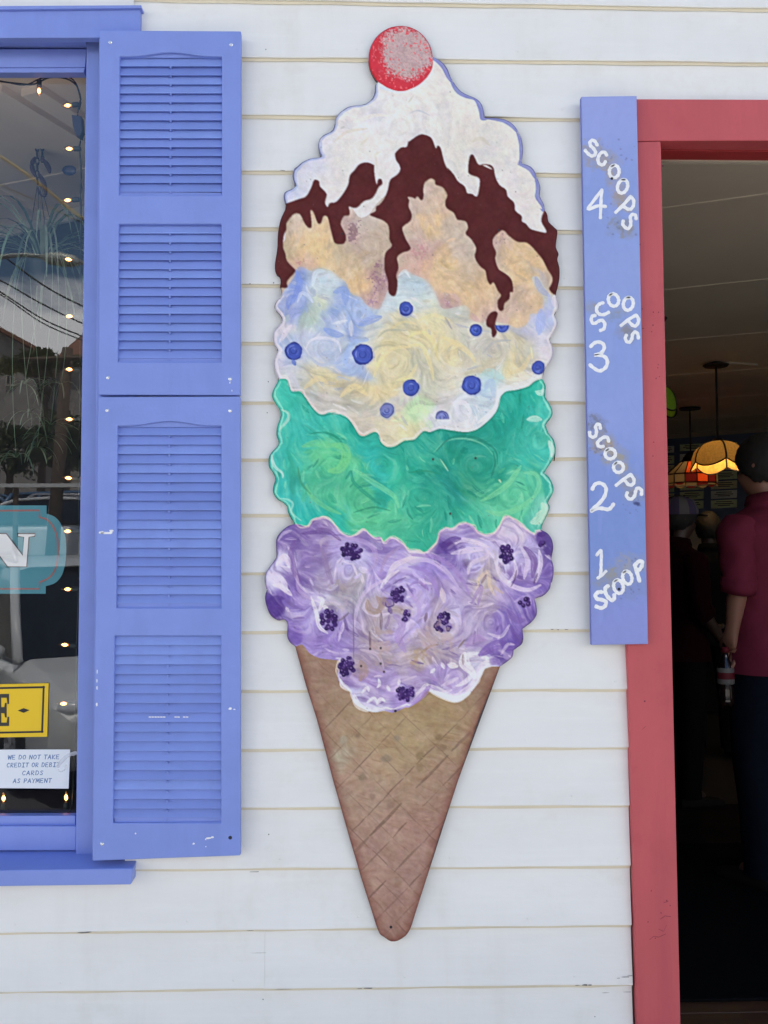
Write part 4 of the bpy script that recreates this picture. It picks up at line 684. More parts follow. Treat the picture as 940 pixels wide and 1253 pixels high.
# clapboards, one by one; lower edges measured from the photograph
Lz = [-1,69.5,140,208.5,278,347,418,491,561,629,701,772.5,845,917,988.5,1063,1138,1210.5]
Rz = [5.5,73.5,144,212,281.5,350,420.5,491,560,628.7,700,770.5,843.5,915,986,1060.5,1133,1206]
rows = [((P(320, a, -0.017).z), (P(715, b, -0.017).z)) for a, b in zip(Lz, Rz)]
xa, xb = P(320, 600, -0.017).x, P(715, 600, -0.017).x
rows = [(rows[0][0]+0.144*i, rows[0][1]+0.144*i) for i in range(2, 0, -1)]+rows+[(rows[-1][0]-0.143*i, rows[-1][1]-0.143*i) for i in range(1, 5)]
rng = np.random.default_rng(4)
def row_z(i, x):
    a, b = rows[i]; t = min(max((x-xa)/(xb-xa), -0.7), 1.6); return a+(b-a)*t
def clapboard(i, x0, x1):
    n = max(1, int((x1-x0)/0.05)); b = MB(); vs_ = []; ph = rng.random(4)*6.28
    for k in range(n+1):
        x = x0+(x1-x0)*k/n; z = row_z(i, x)+0.0006*math.sin(x*9+ph[0])+0.0005*math.sin(x*23+ph[1])+rng.normal()*0.00015
        zt = (row_z(i-1, x) if i > 0 else z+0.144)+0.018; y = 0.0007*math.sin(x*5+ph[2])+0.0004*math.sin(x*17+ph[3])
        vs_ += [(x, -0.0035, z+0.0012), (x, -0.0150+y, z), (x, -0.0160+y, z+0.0016), (x, -0.0108+y*0.6, z+0.062), (x, -0.0052, zt), (x, 0.0, zt)]
    fs = []
    for k in range(n):
        for j in range(5): fs.append((k*6+j, (k+1)*6+j, (k+1)*6+j+1, k*6+j+1))
    fs += [tuple(range(5, -1, -1)), tuple(n*6+j for j in range(6))]; b.add(vs_, fs)
    xn = math.ceil((x0+0.03)/0.406)*0.406+0.11*(i % 3)
    while xn < x1-0.02:                         # painted-over nail heads
        zz = row_z(i, xn)+0.021+rng.normal()*0.002; yy = -0.0160+0.0052*(0.0194/0.0604)-0.0008; rr = 0.0030
        b.add([(xn+rr*math.cos(t), yy+0.0003, zz+rr*math.sin(t)) for t in np.linspace(0, 6.283, 9)[:-1]]+[(xn+rr*0.5*math.cos(t), yy-0.0004, zz+rr*0.5*math.sin(t)) for t in np.linspace(0, 6.283, 9)[:-1]], [(k_, (k_+1) % 8, (k_+1) % 8+8, k_+8) for k_ in range(8)]+[tuple(range(8, 16))]); xn += 0.406
    # added bead under the board above, coloured as the lap's warm soft shade
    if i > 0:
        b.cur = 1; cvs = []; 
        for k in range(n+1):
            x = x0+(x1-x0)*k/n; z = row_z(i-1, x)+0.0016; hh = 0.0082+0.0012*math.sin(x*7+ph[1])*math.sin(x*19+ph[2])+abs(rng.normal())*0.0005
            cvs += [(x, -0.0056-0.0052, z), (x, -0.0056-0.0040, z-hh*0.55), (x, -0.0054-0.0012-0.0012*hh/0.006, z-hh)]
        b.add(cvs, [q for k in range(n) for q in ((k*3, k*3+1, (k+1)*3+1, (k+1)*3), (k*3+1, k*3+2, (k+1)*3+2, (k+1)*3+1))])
    o = b.build('clapboard', [M_WHITE, M_LAPSHADE], shop, fix=False)
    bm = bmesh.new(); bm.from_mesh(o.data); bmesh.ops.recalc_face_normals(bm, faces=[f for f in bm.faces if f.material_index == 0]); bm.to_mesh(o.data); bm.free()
XL, XR = -5.2, 4.6
XWL = -2.35                                    # left edge of the window casing, out of frame
DXR = 2.5                                     # right edge of the door casing, out of frame
for i in range(len(rows)):
    z0, z1 = rows[i][0], rows[i][0]+0.144
    win = z1 > zw_bot+0.03 and z0 < zw_top-0.03; door = z0 < zd+0.004
    spans = [(XL, XR)]
    def cut(sp, a, b): return [s for x0, x1 in sp for s in ((x0, min(x1, a)), (max(x0, b), x1)) if s[1]-s[0] > 0.01]
    if win: spans = cut(spans, XWL+0.003, WXR-0.012)
    elif zw_bot+0.03 > z0 and z1 > zw_bot-0.0: pass
    if door: spans = cut(spans, DX0+0.004, DXR-0.004)
    if z0 < 2.75 and z1 > 0.75: spans = cut(spans, 2.94, 4.46)
    if i == 2+17:                           # a butt joint shows in this course
        xj = P(323.5, 1190, -0.017).x; spans = [s for x0, x1 in spans for s in (((x0, xj-0.0002), (xj+0.0002, x1)) if x0 < xj < x1 else ((x0, x1),))]
    for x0, x1 in spans: clapboard(i, x0, x1)
fb = MB(); fb.box(XWL+0.003, WXR-0.0125, -0.0112, -0.0005, P(60, 12, -0.026).z, row_z(2, -0.8)+0.012); fb.build('clapboard', M_WHITE, shop)
wall = MB()
zc = 3.36; W0, W1 = P(-60, 500, 0.02).x - 0.9, P(124, 500, 0.02).x
zwb, zwt = P(60, 1052, 0.02).z, P(60, 44, 0.02).z
wall.box(XL, W0, 0.0005, 0.12, -0.1, zc); wall.box(W0, W1, 0.0005, 0.12, -0.1, zwb); wall.box(W0, W1, 0.0005, 0.12, zwt, zc)
wall.box(W1, DOOR_IN-0.012, 0.0005, 0.12, -0.1, zc); wall.box(DOOR_IN-0.012, DXR-0.13, 0.0005, 0.12, zd+0.0285, zc); wall.box(DXR-0.13, 2.95, 0.0005, 0.12, -0.1, zc); wall.box(2.95, 4.45, 0.0005, 0.12, -0.1, 0.75); wall.box(2.95, 4.45, 0.0005, 0.12, 2.75, zc); wall.box(4.45, XR, 0.0005, 0.12, -0.1, zc)
M_PLASTER = mat('dim_plaster', (0.16, 0.13, 0.10), 0.8, 0.08, 4)
wall.build('wall', M_PLASTER, shop)
M_ROOF = mat('roof_felt', (0.06, 0.06, 0.065), 0.9, 0.2, 20)
rf = MB(); rf.box(XL-0.2, XR+5, -0.02, 13.4, zc, zc+0.16); rf.build('roof', M_ROOF, shop)
sd = MB(); sd.box(XL-0.1, XL, 0.13, 13.2, -0.1, zc-0.001); sd.box(XL, XR+4.6, 13.0, 13.2, -0.1, zc-0.001); sd.box(XR+4.6, XR+4.8, 0.13, 13.2, -0.1, zc-0.001); sd.box(XR+0.002, XR+4.6, 0.0, 0.12, -0.1, zc-0.001); sd.build('side_wall', M_PLASTER, shop)

# ---- door frame
df = MB()
df.pprism([(754,174.2),(808.5,172.8),(833,1253),(838.5,1500),(786,1500),(780.2,1253),(768,790)], -0.029, -0.0045)
dfo = df.build('door_frame', M_RED, shop, bevel=0.0018)
hd = MB(); hp = [P(752, 121, -0.0292), P(1300, 123, -0.0292), P(1300, 171, -0.0292), P(808.4, 172.2, -0.0292), P(752, 173.4, -0.0292)]
hd.prism(hp, -0.0292, -0.0045); hd.build('head_casing', M_RED, dfo, bevel=0.0018)
JD = 0.085; zh = zd+0.004; jx = P(811, 172, -0.02).x
jb = MB(); jb.add([(jx-0.016, -0.006, -0.02), (jx-0.016, -0.006, zh+0.02), (jx, -0.006, zh), (jx, -0.006, -0.02), (jx-0.016, JD, -0.02), (jx-0.016, JD, zh+0.02), (jx, JD, zh), (jx, JD, -0.02)], [(0,1,2,3), (4,7,6,5), (0,4,5,1), (2,6,7,3), (1,5,6,2), (0,3,7,4)])
jb.box(jx-0.014, jx+0.0, -0.0287, -0.0062, -0.02, -0.01)
jb.build('jamb', M_RED, dfo)
hj = MB(); hj.box(jx+0.001, DXR-0.13, -0.006, JD, zh, zh+0.02); hj.build('head_jamb', M_RED, dfo)
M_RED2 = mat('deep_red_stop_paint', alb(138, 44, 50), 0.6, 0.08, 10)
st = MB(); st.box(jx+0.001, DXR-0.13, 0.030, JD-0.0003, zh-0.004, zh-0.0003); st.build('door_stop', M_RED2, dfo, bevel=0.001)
M_CREAMTRIM = mat('cream_inside_trim', (0.55, 0.5, 0.4), 0.6, 0.05)
it = MB(); it.box(jx-0.02, DXR-0.1, JD+0.0004, JD+0.014, zh-0.007, zh+0.022); it.build('inside_trim', M_CREAMTRIM, dfo)
rc = MB(); rc.box(DXR-0.128, DXR, -0.029, -0.0045, -0.02, zh-0.004); rc.box(DXR-0.128, DXR-0.112, -0.0043, JD, -0.02, zh-0.004); rc.build('side_casing', M_RED, dfo, bevel=0.0015)
# little staple holes and knocks in the red paint
kn = MB()
for x, y, r in [(799.5,382,0.9),(806,382,0.8),(799,398,1.0),(797.5,406,0.9),(787,402,0.9),(786,378,0.8),(811,223-20,1.2),(783,299,1.0),(805.5,446,0.9),(805,450,0.8),(807,461,0.8),(803,463,1.0),(800,541,0.9),(799,558,0.8),(789,858,1.2),(797,1090,0.9),(793,1128,0.8),(816,1102,1.0),(809,1117,0.9),(820,1108,0.8),(802,1148,0.8)]:
    p = P(x, y, -0.0294); a = 0.002*r
    kn.add([(p.x+a*math.cos(t)*random.uniform(0.5, 1.1), -0.0296, p.z+a*math.sin(t)*random.uniform(0.7, 1.3)) for t in np.linspace(0, 6.28, 8)[:-1]], [tuple(range(7))])
for pts in [[(808,1125),(814,1121),(821,1122)],[(795,1150),(800,1146),(806,1147),(815,1143)],[(812,1105),(818,1103)],[(806,1137),(812,1140),(816,1132)],[(786,893),(790,889)]]:
    for (x1, y1), (x2, y2) in zip(pts, pts[1:]):
        p, q = P(x1, y1, -0.0296), P(x2, y2, -0.0296); kn.add([p, q, q+Vector((0, 0, 0.0011)), p+Vector((0, 0, 0.0008))], [(0, 1, 2, 3)])
k_ = kn.build('paint_nick', mat('dark_red_nick', (0.13, 0.012, 0.03), 0.7, 0.2), dfo); tag(k_, kind='stuff')

# ---- window
win = MB(); win.pprism([(-420,16),(-420,47.5),(171.5,46),(171.5,9.5),(0,10.5)], -0.026, -0.0045)
wo = win.build('window', M_BLUE, shop, bevel=0.0018)
dc = MB(); dc.pprism([(-420,14),(-420,16.5),(173,9.6),(173,6.2),(0,7.2)], -0.034, -0.0045); dc.build('drip_cap', M_BLUE, wo, bevel=0.001)
sc_ = MB(); sc_.prism([P(121.4, 46.3, -0.0258), P(170, 46.0, -0.0258), P(161, 1042, -0.0258), P(113, 1042, -0.0258)], -0.0258, -0.0045); sc_.build('side_casing', M_BLUE, wo, bevel=0.0015)
fr = MB(); fr.prism([P(106.2, 40, 0.022), P(128, 40, 0.022), P(118, 1046, 0.022), P(92.6, 1046, 0.022), P(95, 860, 0.022), P(102.3, 330, 0.022)], 0.022, 0.10); fr.build('frame', M_BLUE, wo, bevel=0.0015)
tp = MB(); tp.pprism([(-420,60.5),(-420,83),(104.2,82),(106.0,60)], 0.036, 0.075); tp.build('sash_rail', M_BLUE, wo, bevel=0.001)
tp = MB(); tp.pprism([(-420,84),(-420,89.5),(102.6,88.5),(104,82.9)], 0.040, 0.068); tp.build('glazing_bead', M_BLUE, wo, bevel=0.001)
hr = MB(); a = P(0, 52, 0.02); hr.box(W0, P(105.6, 50, 0.02).x, -0.0043, 0.10, P(60, 46.5, -0.004).z+0.0005, P(60, 46.5, -0.004).z+0.02); hr.build('head_jamb', M_BLUE, wo)
br = MB(); br.pprism([(-420,1011),(-420,1042),(92.8,1040.5),(93.2,1011)], 0.030, 0.075); br.build('sash_rail', M_BLUE, wo, bevel=0.0015)
br = MB(); br.pprism([(-420,1000),(-420,1012),(92.4,1011.5),(92.2,998)], 0.042, 0.068); br.build('glazing_bead', M_BLUE, wo, bevel=0.001)
# sill with a sloping top
s0, s1 = P(163, 1063, -0.052), P(160, 1083, -0.052); zi = P(60, 1040, 0.030).z
sb = MB(); xl_ = W0-0.4
sb.add([(xl_, 0.075, zi+0.002), (s0.x-0.002, 0.075, zi+0.002), (s0.x, -0.052, s0.z), (xl_, -0.052, s0.z), (xl_, 0.075, zi-0.05), (s0.x-0.002, 0.075, zi-0.05), (s1.x, -0.050, s1.z), (xl_, -0.050, s1.z)],
       [(0,1,2,3), (4,7,6,5), (3,2,6,7), (1,5,6,2), (0,4,5,1), (0,3,7,4)])
sb.build('sill', M_BLUE, wo, bevel=0.0025)
gx1 = P(103.5, 90, YG).x+0.01; gl = MB(); gl.add([(W0, YG, P(50, 1008, YG).z), (gx1, YG, P(50, 1008, YG).z), (gx1, YG, P(50, 82, YG).z), (W0, YG, P(50, 82, YG).z)], [(0, 1, 2, 3)])
gl.build('glass_pane', M_GLASS, wo)

# ---- unseen window added right of the door to brighten the shop inside
added_win_mb = MB(); added_win_mb.box(2.86, 2.96, -0.026, -0.0045, 0.65, 2.85); added_win_mb.box(4.44, 4.54, -0.026, -0.0045, 0.65, 2.85); added_win_mb.box(2.961, 4.439, -0.026, -0.0045, 2.74, 2.85); added_win_mb.box(2.961, 4.439, -0.026, -0.0045, 0.65, 0.76); added_win = added_win_mb.build('window', M_BLUE, shop, bevel=0.002)
gl = MB(); gl.add([(2.94, YG, 0.74), (4.46, YG, 0.74), (4.46, YG, 2.76), (2.94, YG, 2.76)], [(0, 1, 2, 3)]); gl.build('glass_pane', M_GLASS, added_win)
# ---- louvred shutters (two units, one above the other)
def shutter(corners, ops, label, screws, hole):
    (x0, y0), (x1, y1), (x2, y2), (x3, y3) = corners           # tl tr br bl
    yf, yb = -0.046, -0.0268
    bl = lambda u, v: ((x0*(1-u)+x1*u)*(1-v)+(x3*(1-u)+x2*u)*v, (y0*(1-u)+y1*u)*(1-v)+(y3*(1-u)+y2*u)*v)
    p = P(*bl(0.5, 1), yf); root = thing('window_shutter', label, 'shutter', (p.x, -0.03, p.z), 'louvred shutters beside the window')
    (a, b) = ops                                               # openings (xl, xr, ytop, ybot, arch) in px
    H = lambda y, side: (y-y0)/(y3-y0) if side == 0 else (y-y1)/(y2-y1)
    def onL(y): v = (y-y0)/(y3-y0); return (x0+(x3-x0)*v, y)
    def onR(y): v = (y-y1)/(y2-y1); return (x1+(x2-x1)*v, y)
    fs = []
    arch = [(a[0]+(a[1]-a[0])*t, a[2]-a[4]*(0 if t < 0.1 or t > 0.9 else 0.5-0.5*math.cos(2*math.pi*min(max((t-0.1)/0.8, 0), 1)))) for t in np.linspace(0, 1, 13)]
    tl, tr_ = onL(a[2]), onR(a[2])
    fs.append([(x0, y0), tl]+arch+[tr_, (x1, y1)])
    ml, mr = onL(a[3]), onR(a[3]); nl, nr_ = onL(b[2]), onR(b[2]); ql, qr = onL(b[3]), onR(b[3])
    al, ar = (a[0]+(a[5] if len(a) > 5 else 0), a[3]), (a[1], a[3])
    fs.append([tl, ml, al, arch[0]]); fs.append([arch[-1], ar, mr, tr_])
    btl, btr, bbl, bbr = (b[0], b[2]), (b[1], b[2]), (b[0]+b[5], b[3]), (b[1], b[3])
    fs.append([ml, nl, btl, btr, nr_, mr, ar, al])
    fs.append([nl, ql, bbl, btl]); fs.append([btr, bbr, qr, nr_])
    fs.append([ql, (x3, y3), (x2, y2), qr, bbr, bbl])
    fs = [list(reversed(f)) for f in fs]
    f = MB(); f.plate(fs, yf, yb); fo = f.build('frame', M_SHUT, root, bevel=0.0022, seg=3)
    bk = MB(); bk.pprism([bl(0.05, 0.02), bl(0.95, 0.02), bl(0.95, 0.98), bl(0.05, 0.98)], yb-0.0012, yb-0.0002); bk.build('back', M_DARKHOLE, root)
    for op in (a, b):
        if op[4] > 0:
            ab = MB(); ab.pprism([(op[0]-1, op[2]-9), (op[0]-1, op[2]+1.5), (op[1]+1, op[2]+1.5), (op[1]+1, op[2]-9)], yf+0.0075, yf+0.0115); ab.build('slat', M_SHUT, root)
        n = op[6]; ya, yz = op[2]+1.0, op[3]-4.0; pitch = (yz-ya)/n
        for k in range(n):
            yt, yb_ = ya+pitch*k, ya+pitch*(k+1)
            xl = op[0]+op[5]*((yt-op[2])/(op[3]-op[2]))-1.5; xr = op[1]+1.5; s_ = MB()
            A, B = P(xl, yt-2.2, yf), P(xr, yt-2.2, yf); D_, E_ = P(xl, yb_-1.15, yf), P(xr, yb_-1.15, yf)
            j1, j2 = random.uniform(-0.0003, 0.0003), random.uniform(-0.0003, 0.0003)
            prof = lambda q, r_: [(q.x, yf+0.0135, q.z), (r_.x, yf+0.0045, r_.z+0.0022), (r_.x, yf+0.0042, r_.z+j1), (r_.x, yf+0.0056, r_.z-0.0002+j1), (r_.x, yf+0.0175, r_.z+0.0035)]
            s_.add(prof(A, D_)+prof(B, E_), [(0,1,6,5), (1,2,7,6), (2,3,8,7), (3,4,9,8), (4,0,5,9), (0,4,3,2,1), (5,6,7,8,9)])
            mdl = P(xl*0.5+xr*0.5, yb_, yf+0.006); s_.box(mdl.x-0.0020, mdl.x+0.0020, yf+0.0046, yf+0.0175, mdl.z-0.0042, mdl.z+0.0006)
            s_.build('slat', random.choice(M_SHUTS), root)
        ll = P(op[0]-1, yz-1.5, yf); lr = P(op[1]+1, op[3]+1.2, yf); lg = MB()
        lg.box(ll.x, lr.x, yf+0.0068, yf+0.0125, lr.z, ll.z); lg.box(ll.x, lr.x, yf+0.0032, yf+0.0066, lr.z, lr.z+0.0042); lg.build('slat', M_SHUT, root)
    for i, (sx, sy) in enumerate(screws):
        q = P(sx, sy, yf); b_ = MB(); b_.lathe([(0.0, 0.0016), (0.0022, 0.0015), (0.0040, 0.0004), (0.0044, 0.0)], (0, 0, 0), 12); b_.lathe([(0.0014, 0.0019), (0.0, 0.0017)], (0, 0, 0), 6)
        b_.v = [(q.x+v[0], yf-v[2]-0.0001, q.z+v[1]) for v in b_.v]; b_.build('screw', M_BLACK if i == hole else M_SCREW, root)
    return root, yf
s1_, yf_ = shutter([(122,37),(295,38),(294,483.5),(120.5,483)], [(146.5,271.5,69,239,5.0,-0.8,15), (145.5,271,274,443,0,-1.2,15)],
    'upper periwinkle louvred shutter, clean, with a bright screw in each corner', [(135,51.5),(283,54.5),(132,462),(281.5,463.5)], -1)
s2_, yf_ = shutter([(120.3,485.6),(294,485),(294.2,1047),(113,1053.5)], [(144,270.8,521,744,5.5,-1.5,19), (140.3,270.6,778,1007,0,-2.0,19)],
    'lower periwinkle louvred shutter with flaked white paint chips and one dark screw hole', [(131,502),(281.5,502.5),(125,1032.8),(281.8,1025)], 3)
ch = MB()
def chip(x, y, w, h, n=7):
    p = P(x, y, yf_-0.00025); s = 2e-3
    ch.add([(p.x+s*w*0.5*math.cos(t)*random.uniform(0.6, 1.2), p.y, p.z+s*h*0.5*math.sin(t)*random.uniform(0.6, 1.3)) for t in np.linspace(0, 6.283, n+1)[:-1]], [tuple(range(n))])
for x, y, w, h in [(130,652,19,3.0),(136,649.5,6,3.4),(124,651.5,8,3.2),(119,822,1.4,5),(118.7,833,1.2,6),(118.8,842,1.6,5),(118.6,862,2.2,6),(282,867,5,3.4),(287,868,3,1.2),(255,1025.5,8,2.6),(260,1024.5,5,2),(252,1027,2,2),(237,1032.6,3.4,2.4),(252,1036,1.4,1.4),(166,1020,2,1.8),(281.5,468,1.6,3),(284,478,1.2,2.4)]: chip(x, y, w, h)
for x in np.arange(180, 232, 3.5):
    if random.random() < 0.7: 
        p0 = P(x, 877.4, yf_+0.0038); ch.add([(p0.x+0.002*dx, yf_+0.0036, p0.z+0.002*dz) for dx, dz in [(-1.5,-0.5),(1.4,-0.6),(1.6,0.5),(-1.2,0.7)]], [(0,1,2,3)])
tag(ch.build('paint_chip', M_CHIP, s2_), kind='stuff')

# ---- SCOOPS price board
kS = 8.35
U4 = lambda *p: T(700, 150, kS, p); U3 = lambda *p: T(700, 340, kS, p); U2 = lambda *p: T(700, 500, kS, p); U1 = lambda *p: T(700, 650, kS, p)
Y_SG = -0.047
sg_out = [(711.6,118.2),(779.2,117.2),(793.2,788),(724.4,789.2)]
def ln(a, b, n=40): return [(a[0]+(b[0]-a[0])*t, a[1]+(b[1]-a[1])*t) for t in np.linspace(0, 1, n)[:-1]]
SG = ln(sg_out[0], sg_out[1])+ln(sg_out[1], sg_out[2], 200)+ln(sg_out[2], sg_out[3])+ln(sg_out[3], sg_out[0], 200)
sv = Canvas(708, 114, 90, 680, 2, 3); allm = np.ones((sv.ny, sv.nx), bool)
sv.region(allm, [(740,140,40,(132,147,210)),(740,240,40,(119,141,204)),(760,330,40,(125,145,206)),(745,430,40,(118,141,203)),(755,500,40,(125,143,206)),(750,600,40,(107,131,196)),(745,680,40,(106,131,194)),(760,760,40,(120,131,198))], [], 1, 1.5, 2.2, (150,164,224), (104,122,190), 61, 10, 20, 2)
for x, y, rx, ry, col, d_ in [(730,190,18,14,(136,136,146),0.5),(745,200,14,10,(142,140,146),0.5),(752,218,10,12,(146,138,138),0.42),(757,240,9,12,(140,132,132),0.45),(765,250,10,8,(146,138,126),0.4),(758,276,14,10,(118,128,148),0.45),(768,282,10,8,(124,128,140),0.4),(726,376,8,6,(140,136,128),0.4),(758,381,8,5,(130,134,140),0.4),(748,388,10,6,(118,136,176),0.4),(766,404,10,8,(122,124,136),0.45),(770,412,8,8,(110,114,130),0.4),(729,520,12,14,(104,112,140),0.42),(735,540,14,12,(138,132,128),0.45),(745,546,10,8,(150,138,122),0.45),(752,560,14,10,(140,138,132),0.4),(762,572,10,8,(146,140,134),0.35),(770,590,12,10,(132,134,146),0.4),(775,604,12,10,(126,130,146),0.42),(749,702,10,7,(140,136,112),0.5),(745,712,22,14,(126,134,156),0.35),(770,690,18,12,(136,140,156),0.4),(775,720,16,12,(112,126,172),0.35)]:
    (sv.blob(x, y, rx*1.1, ry*1.05, tuple(0.75*c+0.25*q for c, q in zip(col, (120,138,196))), 0.42, None, 7.0, 0.6, int(x+y)), sv.speckle(x, y, rx*1.15, ry*1.15, col, d_+0.14, 2.6, int(x*7+y), 0.8))
for k in range(150):
    cx, cy = random.choice([(728,202),(745,182),(728,516),(760,282),(733,545),(780,616),(775,605),(772,722),(765,190),(740,548),(752,270),(775,685)]); x, y = random.gauss(cx, 9), random.gauss(cy, 6); r = random.uniform(0.5, 1.3)
    sv.blob(x, y, r, r*0.8, random.choice([(70,78,120),(84,90,130),(92,98,150)]), random.uniform(0.25, 0.7), None, 0.8)
sv.blob(778, 616, 3, 2, (52,58,104), 0.8, None, 1.2, 0.4, 3); sv.blob(781, 617, 2.2, 2.4, (52,58,104), 0.8, None, 1.2, 0.4, 4)
for k in range(26):                            # faint swept patches of lighter and darker blue
    x, y = random.uniform(712, 785), random.uniform(130, 780); sv.stroke([(x, y), (x+random.uniform(-4, 4), y+random.uniform(20, 60))], random.uniform(5, 14), random.choice([(140,154,222),(114,138,204),(124,142,214)]), 0.16, 0.4)
bp_ = P(755, 788, Y_SG); board = thing('price_board', 'narrow blue board hand lettered with scoops 4 to 1 by the red door frame', 'sign', (bp_.x, Y_SG+0.01, bp_.z))
made = painted_sheets(sv, SG, Y_SG, {1: ('painted_face', None)}, board, vcol_mat('blue_sign_paint', 0.5, 0.2, 0.1), 1.0, 1.2, 0.0012, 0.00015)
bb_ = MB(); bb_.prism([P(x, y, Y_SG) for x, y in sg_out], Y_SG+0.0013, Y_SG+0.0172); bb_.build('plank', mat('blue_plank_edge', alb(92, 104, 178), 0.6, 0.1, 20), board)
M_LET = mat('white_lettering_paint', alb(226, 230, 242, 0.95), 0.45, 0.07, 160, 0.25, 300)
def ribbon(b, pts, width, y, thick=0.0009, k=5, depth=None):
    p = smooth(pts, k) if len(pts) > 2 else np.array(pts, float); n = len(p); tg = np.gradient(p, axis=0); tg /= np.hypot(tg[:, 0], tg[:, 1])[:, None]+1e-9
    nm = np.stack([-tg[:, 1], tg[:, 0]], 1); w = np.array([width*(0.5+0.05*math.sin(i*1.3)+random.uniform(-0.02, 0.02)) for i in range(n)])
    p0, p1 = p[0]-tg[0]*width*0.38, p[-1]+tg[-1]*width*0.38
    Lp = [p0+nm[0]*w[0]*0.62]+[p[i]+nm[i]*w[i] for i in range(n)]+[p1+nm[-1]*w[-1]*0.62]; Rp = [p0-nm[0]*w[0]*0.62]+[p[i]-nm[i]*w[i] for i in range(n)]+[p1-nm[-1]*w[-1]*0.62]
    n += 2; vs_ = []
    for l, r in zip(Lp, Rp):
        a, c = P(l[0], l[1], y), P(r[0], r[1], y); m1, m2 = a*0.72+c*0.28, a*0.28+c*0.72
        vs_ += [(a.x, y, a.z), (m1.x, y-thick, m1.z), (m2.x, y-thick, m2.z), (c.x, y, c.z)]
    fs = [(i*4+j, (i+1)*4+j, (i+1)*4+j+1, i*4+j+1) for i in range(n-1) for j in range(3)]+[(0, 1, 2, 3), (4*n-1, 4*n-2, 4*n-3, 4*n-4)]
    b.add(vs_, fs)
def oval(cx, cy, rx, ry, rot, st=0.0, sweep=6.6):
    ca, sa = math.cos(rot), math.sin(rot)
    return [(cx+rx*math.cos(t)*ca-ry*math.sin(t)*sa, cy+rx*math.cos(t)*sa+ry*math.sin(t)*ca) for t in np.linspace(st, st+sweep, 13)]
def glyph(*strokes, w=4.2):
    b = MB()
    for s in strokes: ribbon(b, s, w, Y_SG-0.0003-0.0001*len(b.v)/80)
    b.build('letter', M_LET, board, smooth=True)
ov = lambda U, cx, cy, rx, ry, rot, st=0.0: U(*oval(cx, cy, rx, ry, rot, st))
glyph(U4((258,232),(238,195),(210,180),(185,200),(190,235),(220,265),(240,300),(232,330),(200,340),(165,318),(135,283)))
glyph(U4((355,335),(340,308),(310,302),(280,330),(265,375),(275,415),(305,432),(325,425),(342,398)))
glyph(ov(U4, 432, 500, 50, 64, 0.12, -2.2)); glyph(ov(U4, 517, 652, 50, 70, 0.32, -2))
glyph(U4((600,755),(520,845),(445,918)), U4((598,757),(628,790),(628,845),(605,880),(575,885),(540,865),(515,845)))
glyph(U4((655,985),(650,950),(622,938),(597,960),(600,1005),(598,1050),(575,1082),(545,1072),(520,1040),(524,1005)))
glyph(U4((345,858),(260,852),(165,885),(235,780),(305,688)), U4((305,688),(297,790),(290,975)), w=4.0)
glyph(U3((238,385),(212,388),(197,420),(210,460),(240,462),(275,440),(310,435),(335,470),(325,520),(288,538)))
glyph(U3((318,255),(290,262),(258,290),(252,335),(280,370),(325,375),(375,352))); glyph(ov(U3, 424, 226, 52, 64, -0.25, -2)); glyph(ov(U3, 575, 265, 50, 66, 0.22, -2))
glyph(U3((655,380),(580,425),(500,488)), U3((652,380),(678,415),(675,460),(650,490),(620,485),(575,440)))
glyph(U3((678,618),(672,575),(648,552),(620,575),(612,620),(590,655),(560,650),(545,615),(556,585)))
glyph(U3((190,703),(225,668),(270,655),(315,672),(330,710),(310,755),(270,780),(232,788),(290,790),(345,815),(362,865),(340,920),(285,950),(235,930),(182,888)), w=4.4)
glyph(U2((290,205),(285,170),(262,158),(242,185),(250,230),(242,275),(215,292),(185,275),(180,240)))
glyph(U2((375,335),(365,300),(335,290),(295,310),(262,345),(268,378),(295,390),(320,385))); glyph(ov(U2, 391, 462, 53, 52, 0, -2.4)); glyph(ov(U2, 475, 600, 50, 52, 0, -2.4))
glyph(U2((600,672),(530,720),(450,785)), U2((598,672),(630,715),(632,755),(610,780),(575,775),(545,738)))
glyph(U2((708,880),(712,840),(690,815),(665,815),(650,845),(640,890),(612,922),(580,920),(556,890),(565,858)))
glyph(U2((207,825),(230,780),(270,760),(320,775),(348,820),(335,890),(290,955),(230,1010),(197,1047),(250,1020),(310,1020),(365,1030),(395,1015),(425,975)), w=4.6)
glyph(U1((252,245),(292,195),(300,240),(298,320),(296,400),(288,455)), U1((262,480),(300,455),(348,408)), w=3.8)
glyph(U1((305,622),(272,622),(240,650),(255,690),(300,700),(345,720),(340,760),(300,785),(245,768)), w=4.8)
glyph(U1((370,560),(345,575),(340,620),(365,670),(405,705),(430,690),(432,650)), w=4.8); glyph(ov(U1, 475, 566, 48, 70, -0.25, -2)); glyph(ov(U1, 565, 474, 46, 68, -0.25, -2))
glyph(U1((690,510),(668,430),(640,345)), U1((640,350),(680,310),(715,310),(715,350),(690,390),(655,405)), w=4.8)
for x, y in [(748.8,218.4),(757.6,720.8)]:
    q = P(x, y, Y_SG-0.001); b_ = MB(); b_.lathe([(0.0, 0.0014), (0.0026, 0.0012), (0.0034, 0.0)], (0, 0, 0), 10)
    b_.v = [(q.x+v[0], q.y-v[2]-0.0004, q.z+v[1]) for v in b_.v]; b_.build('screw', M_BLACK, board)
del sv
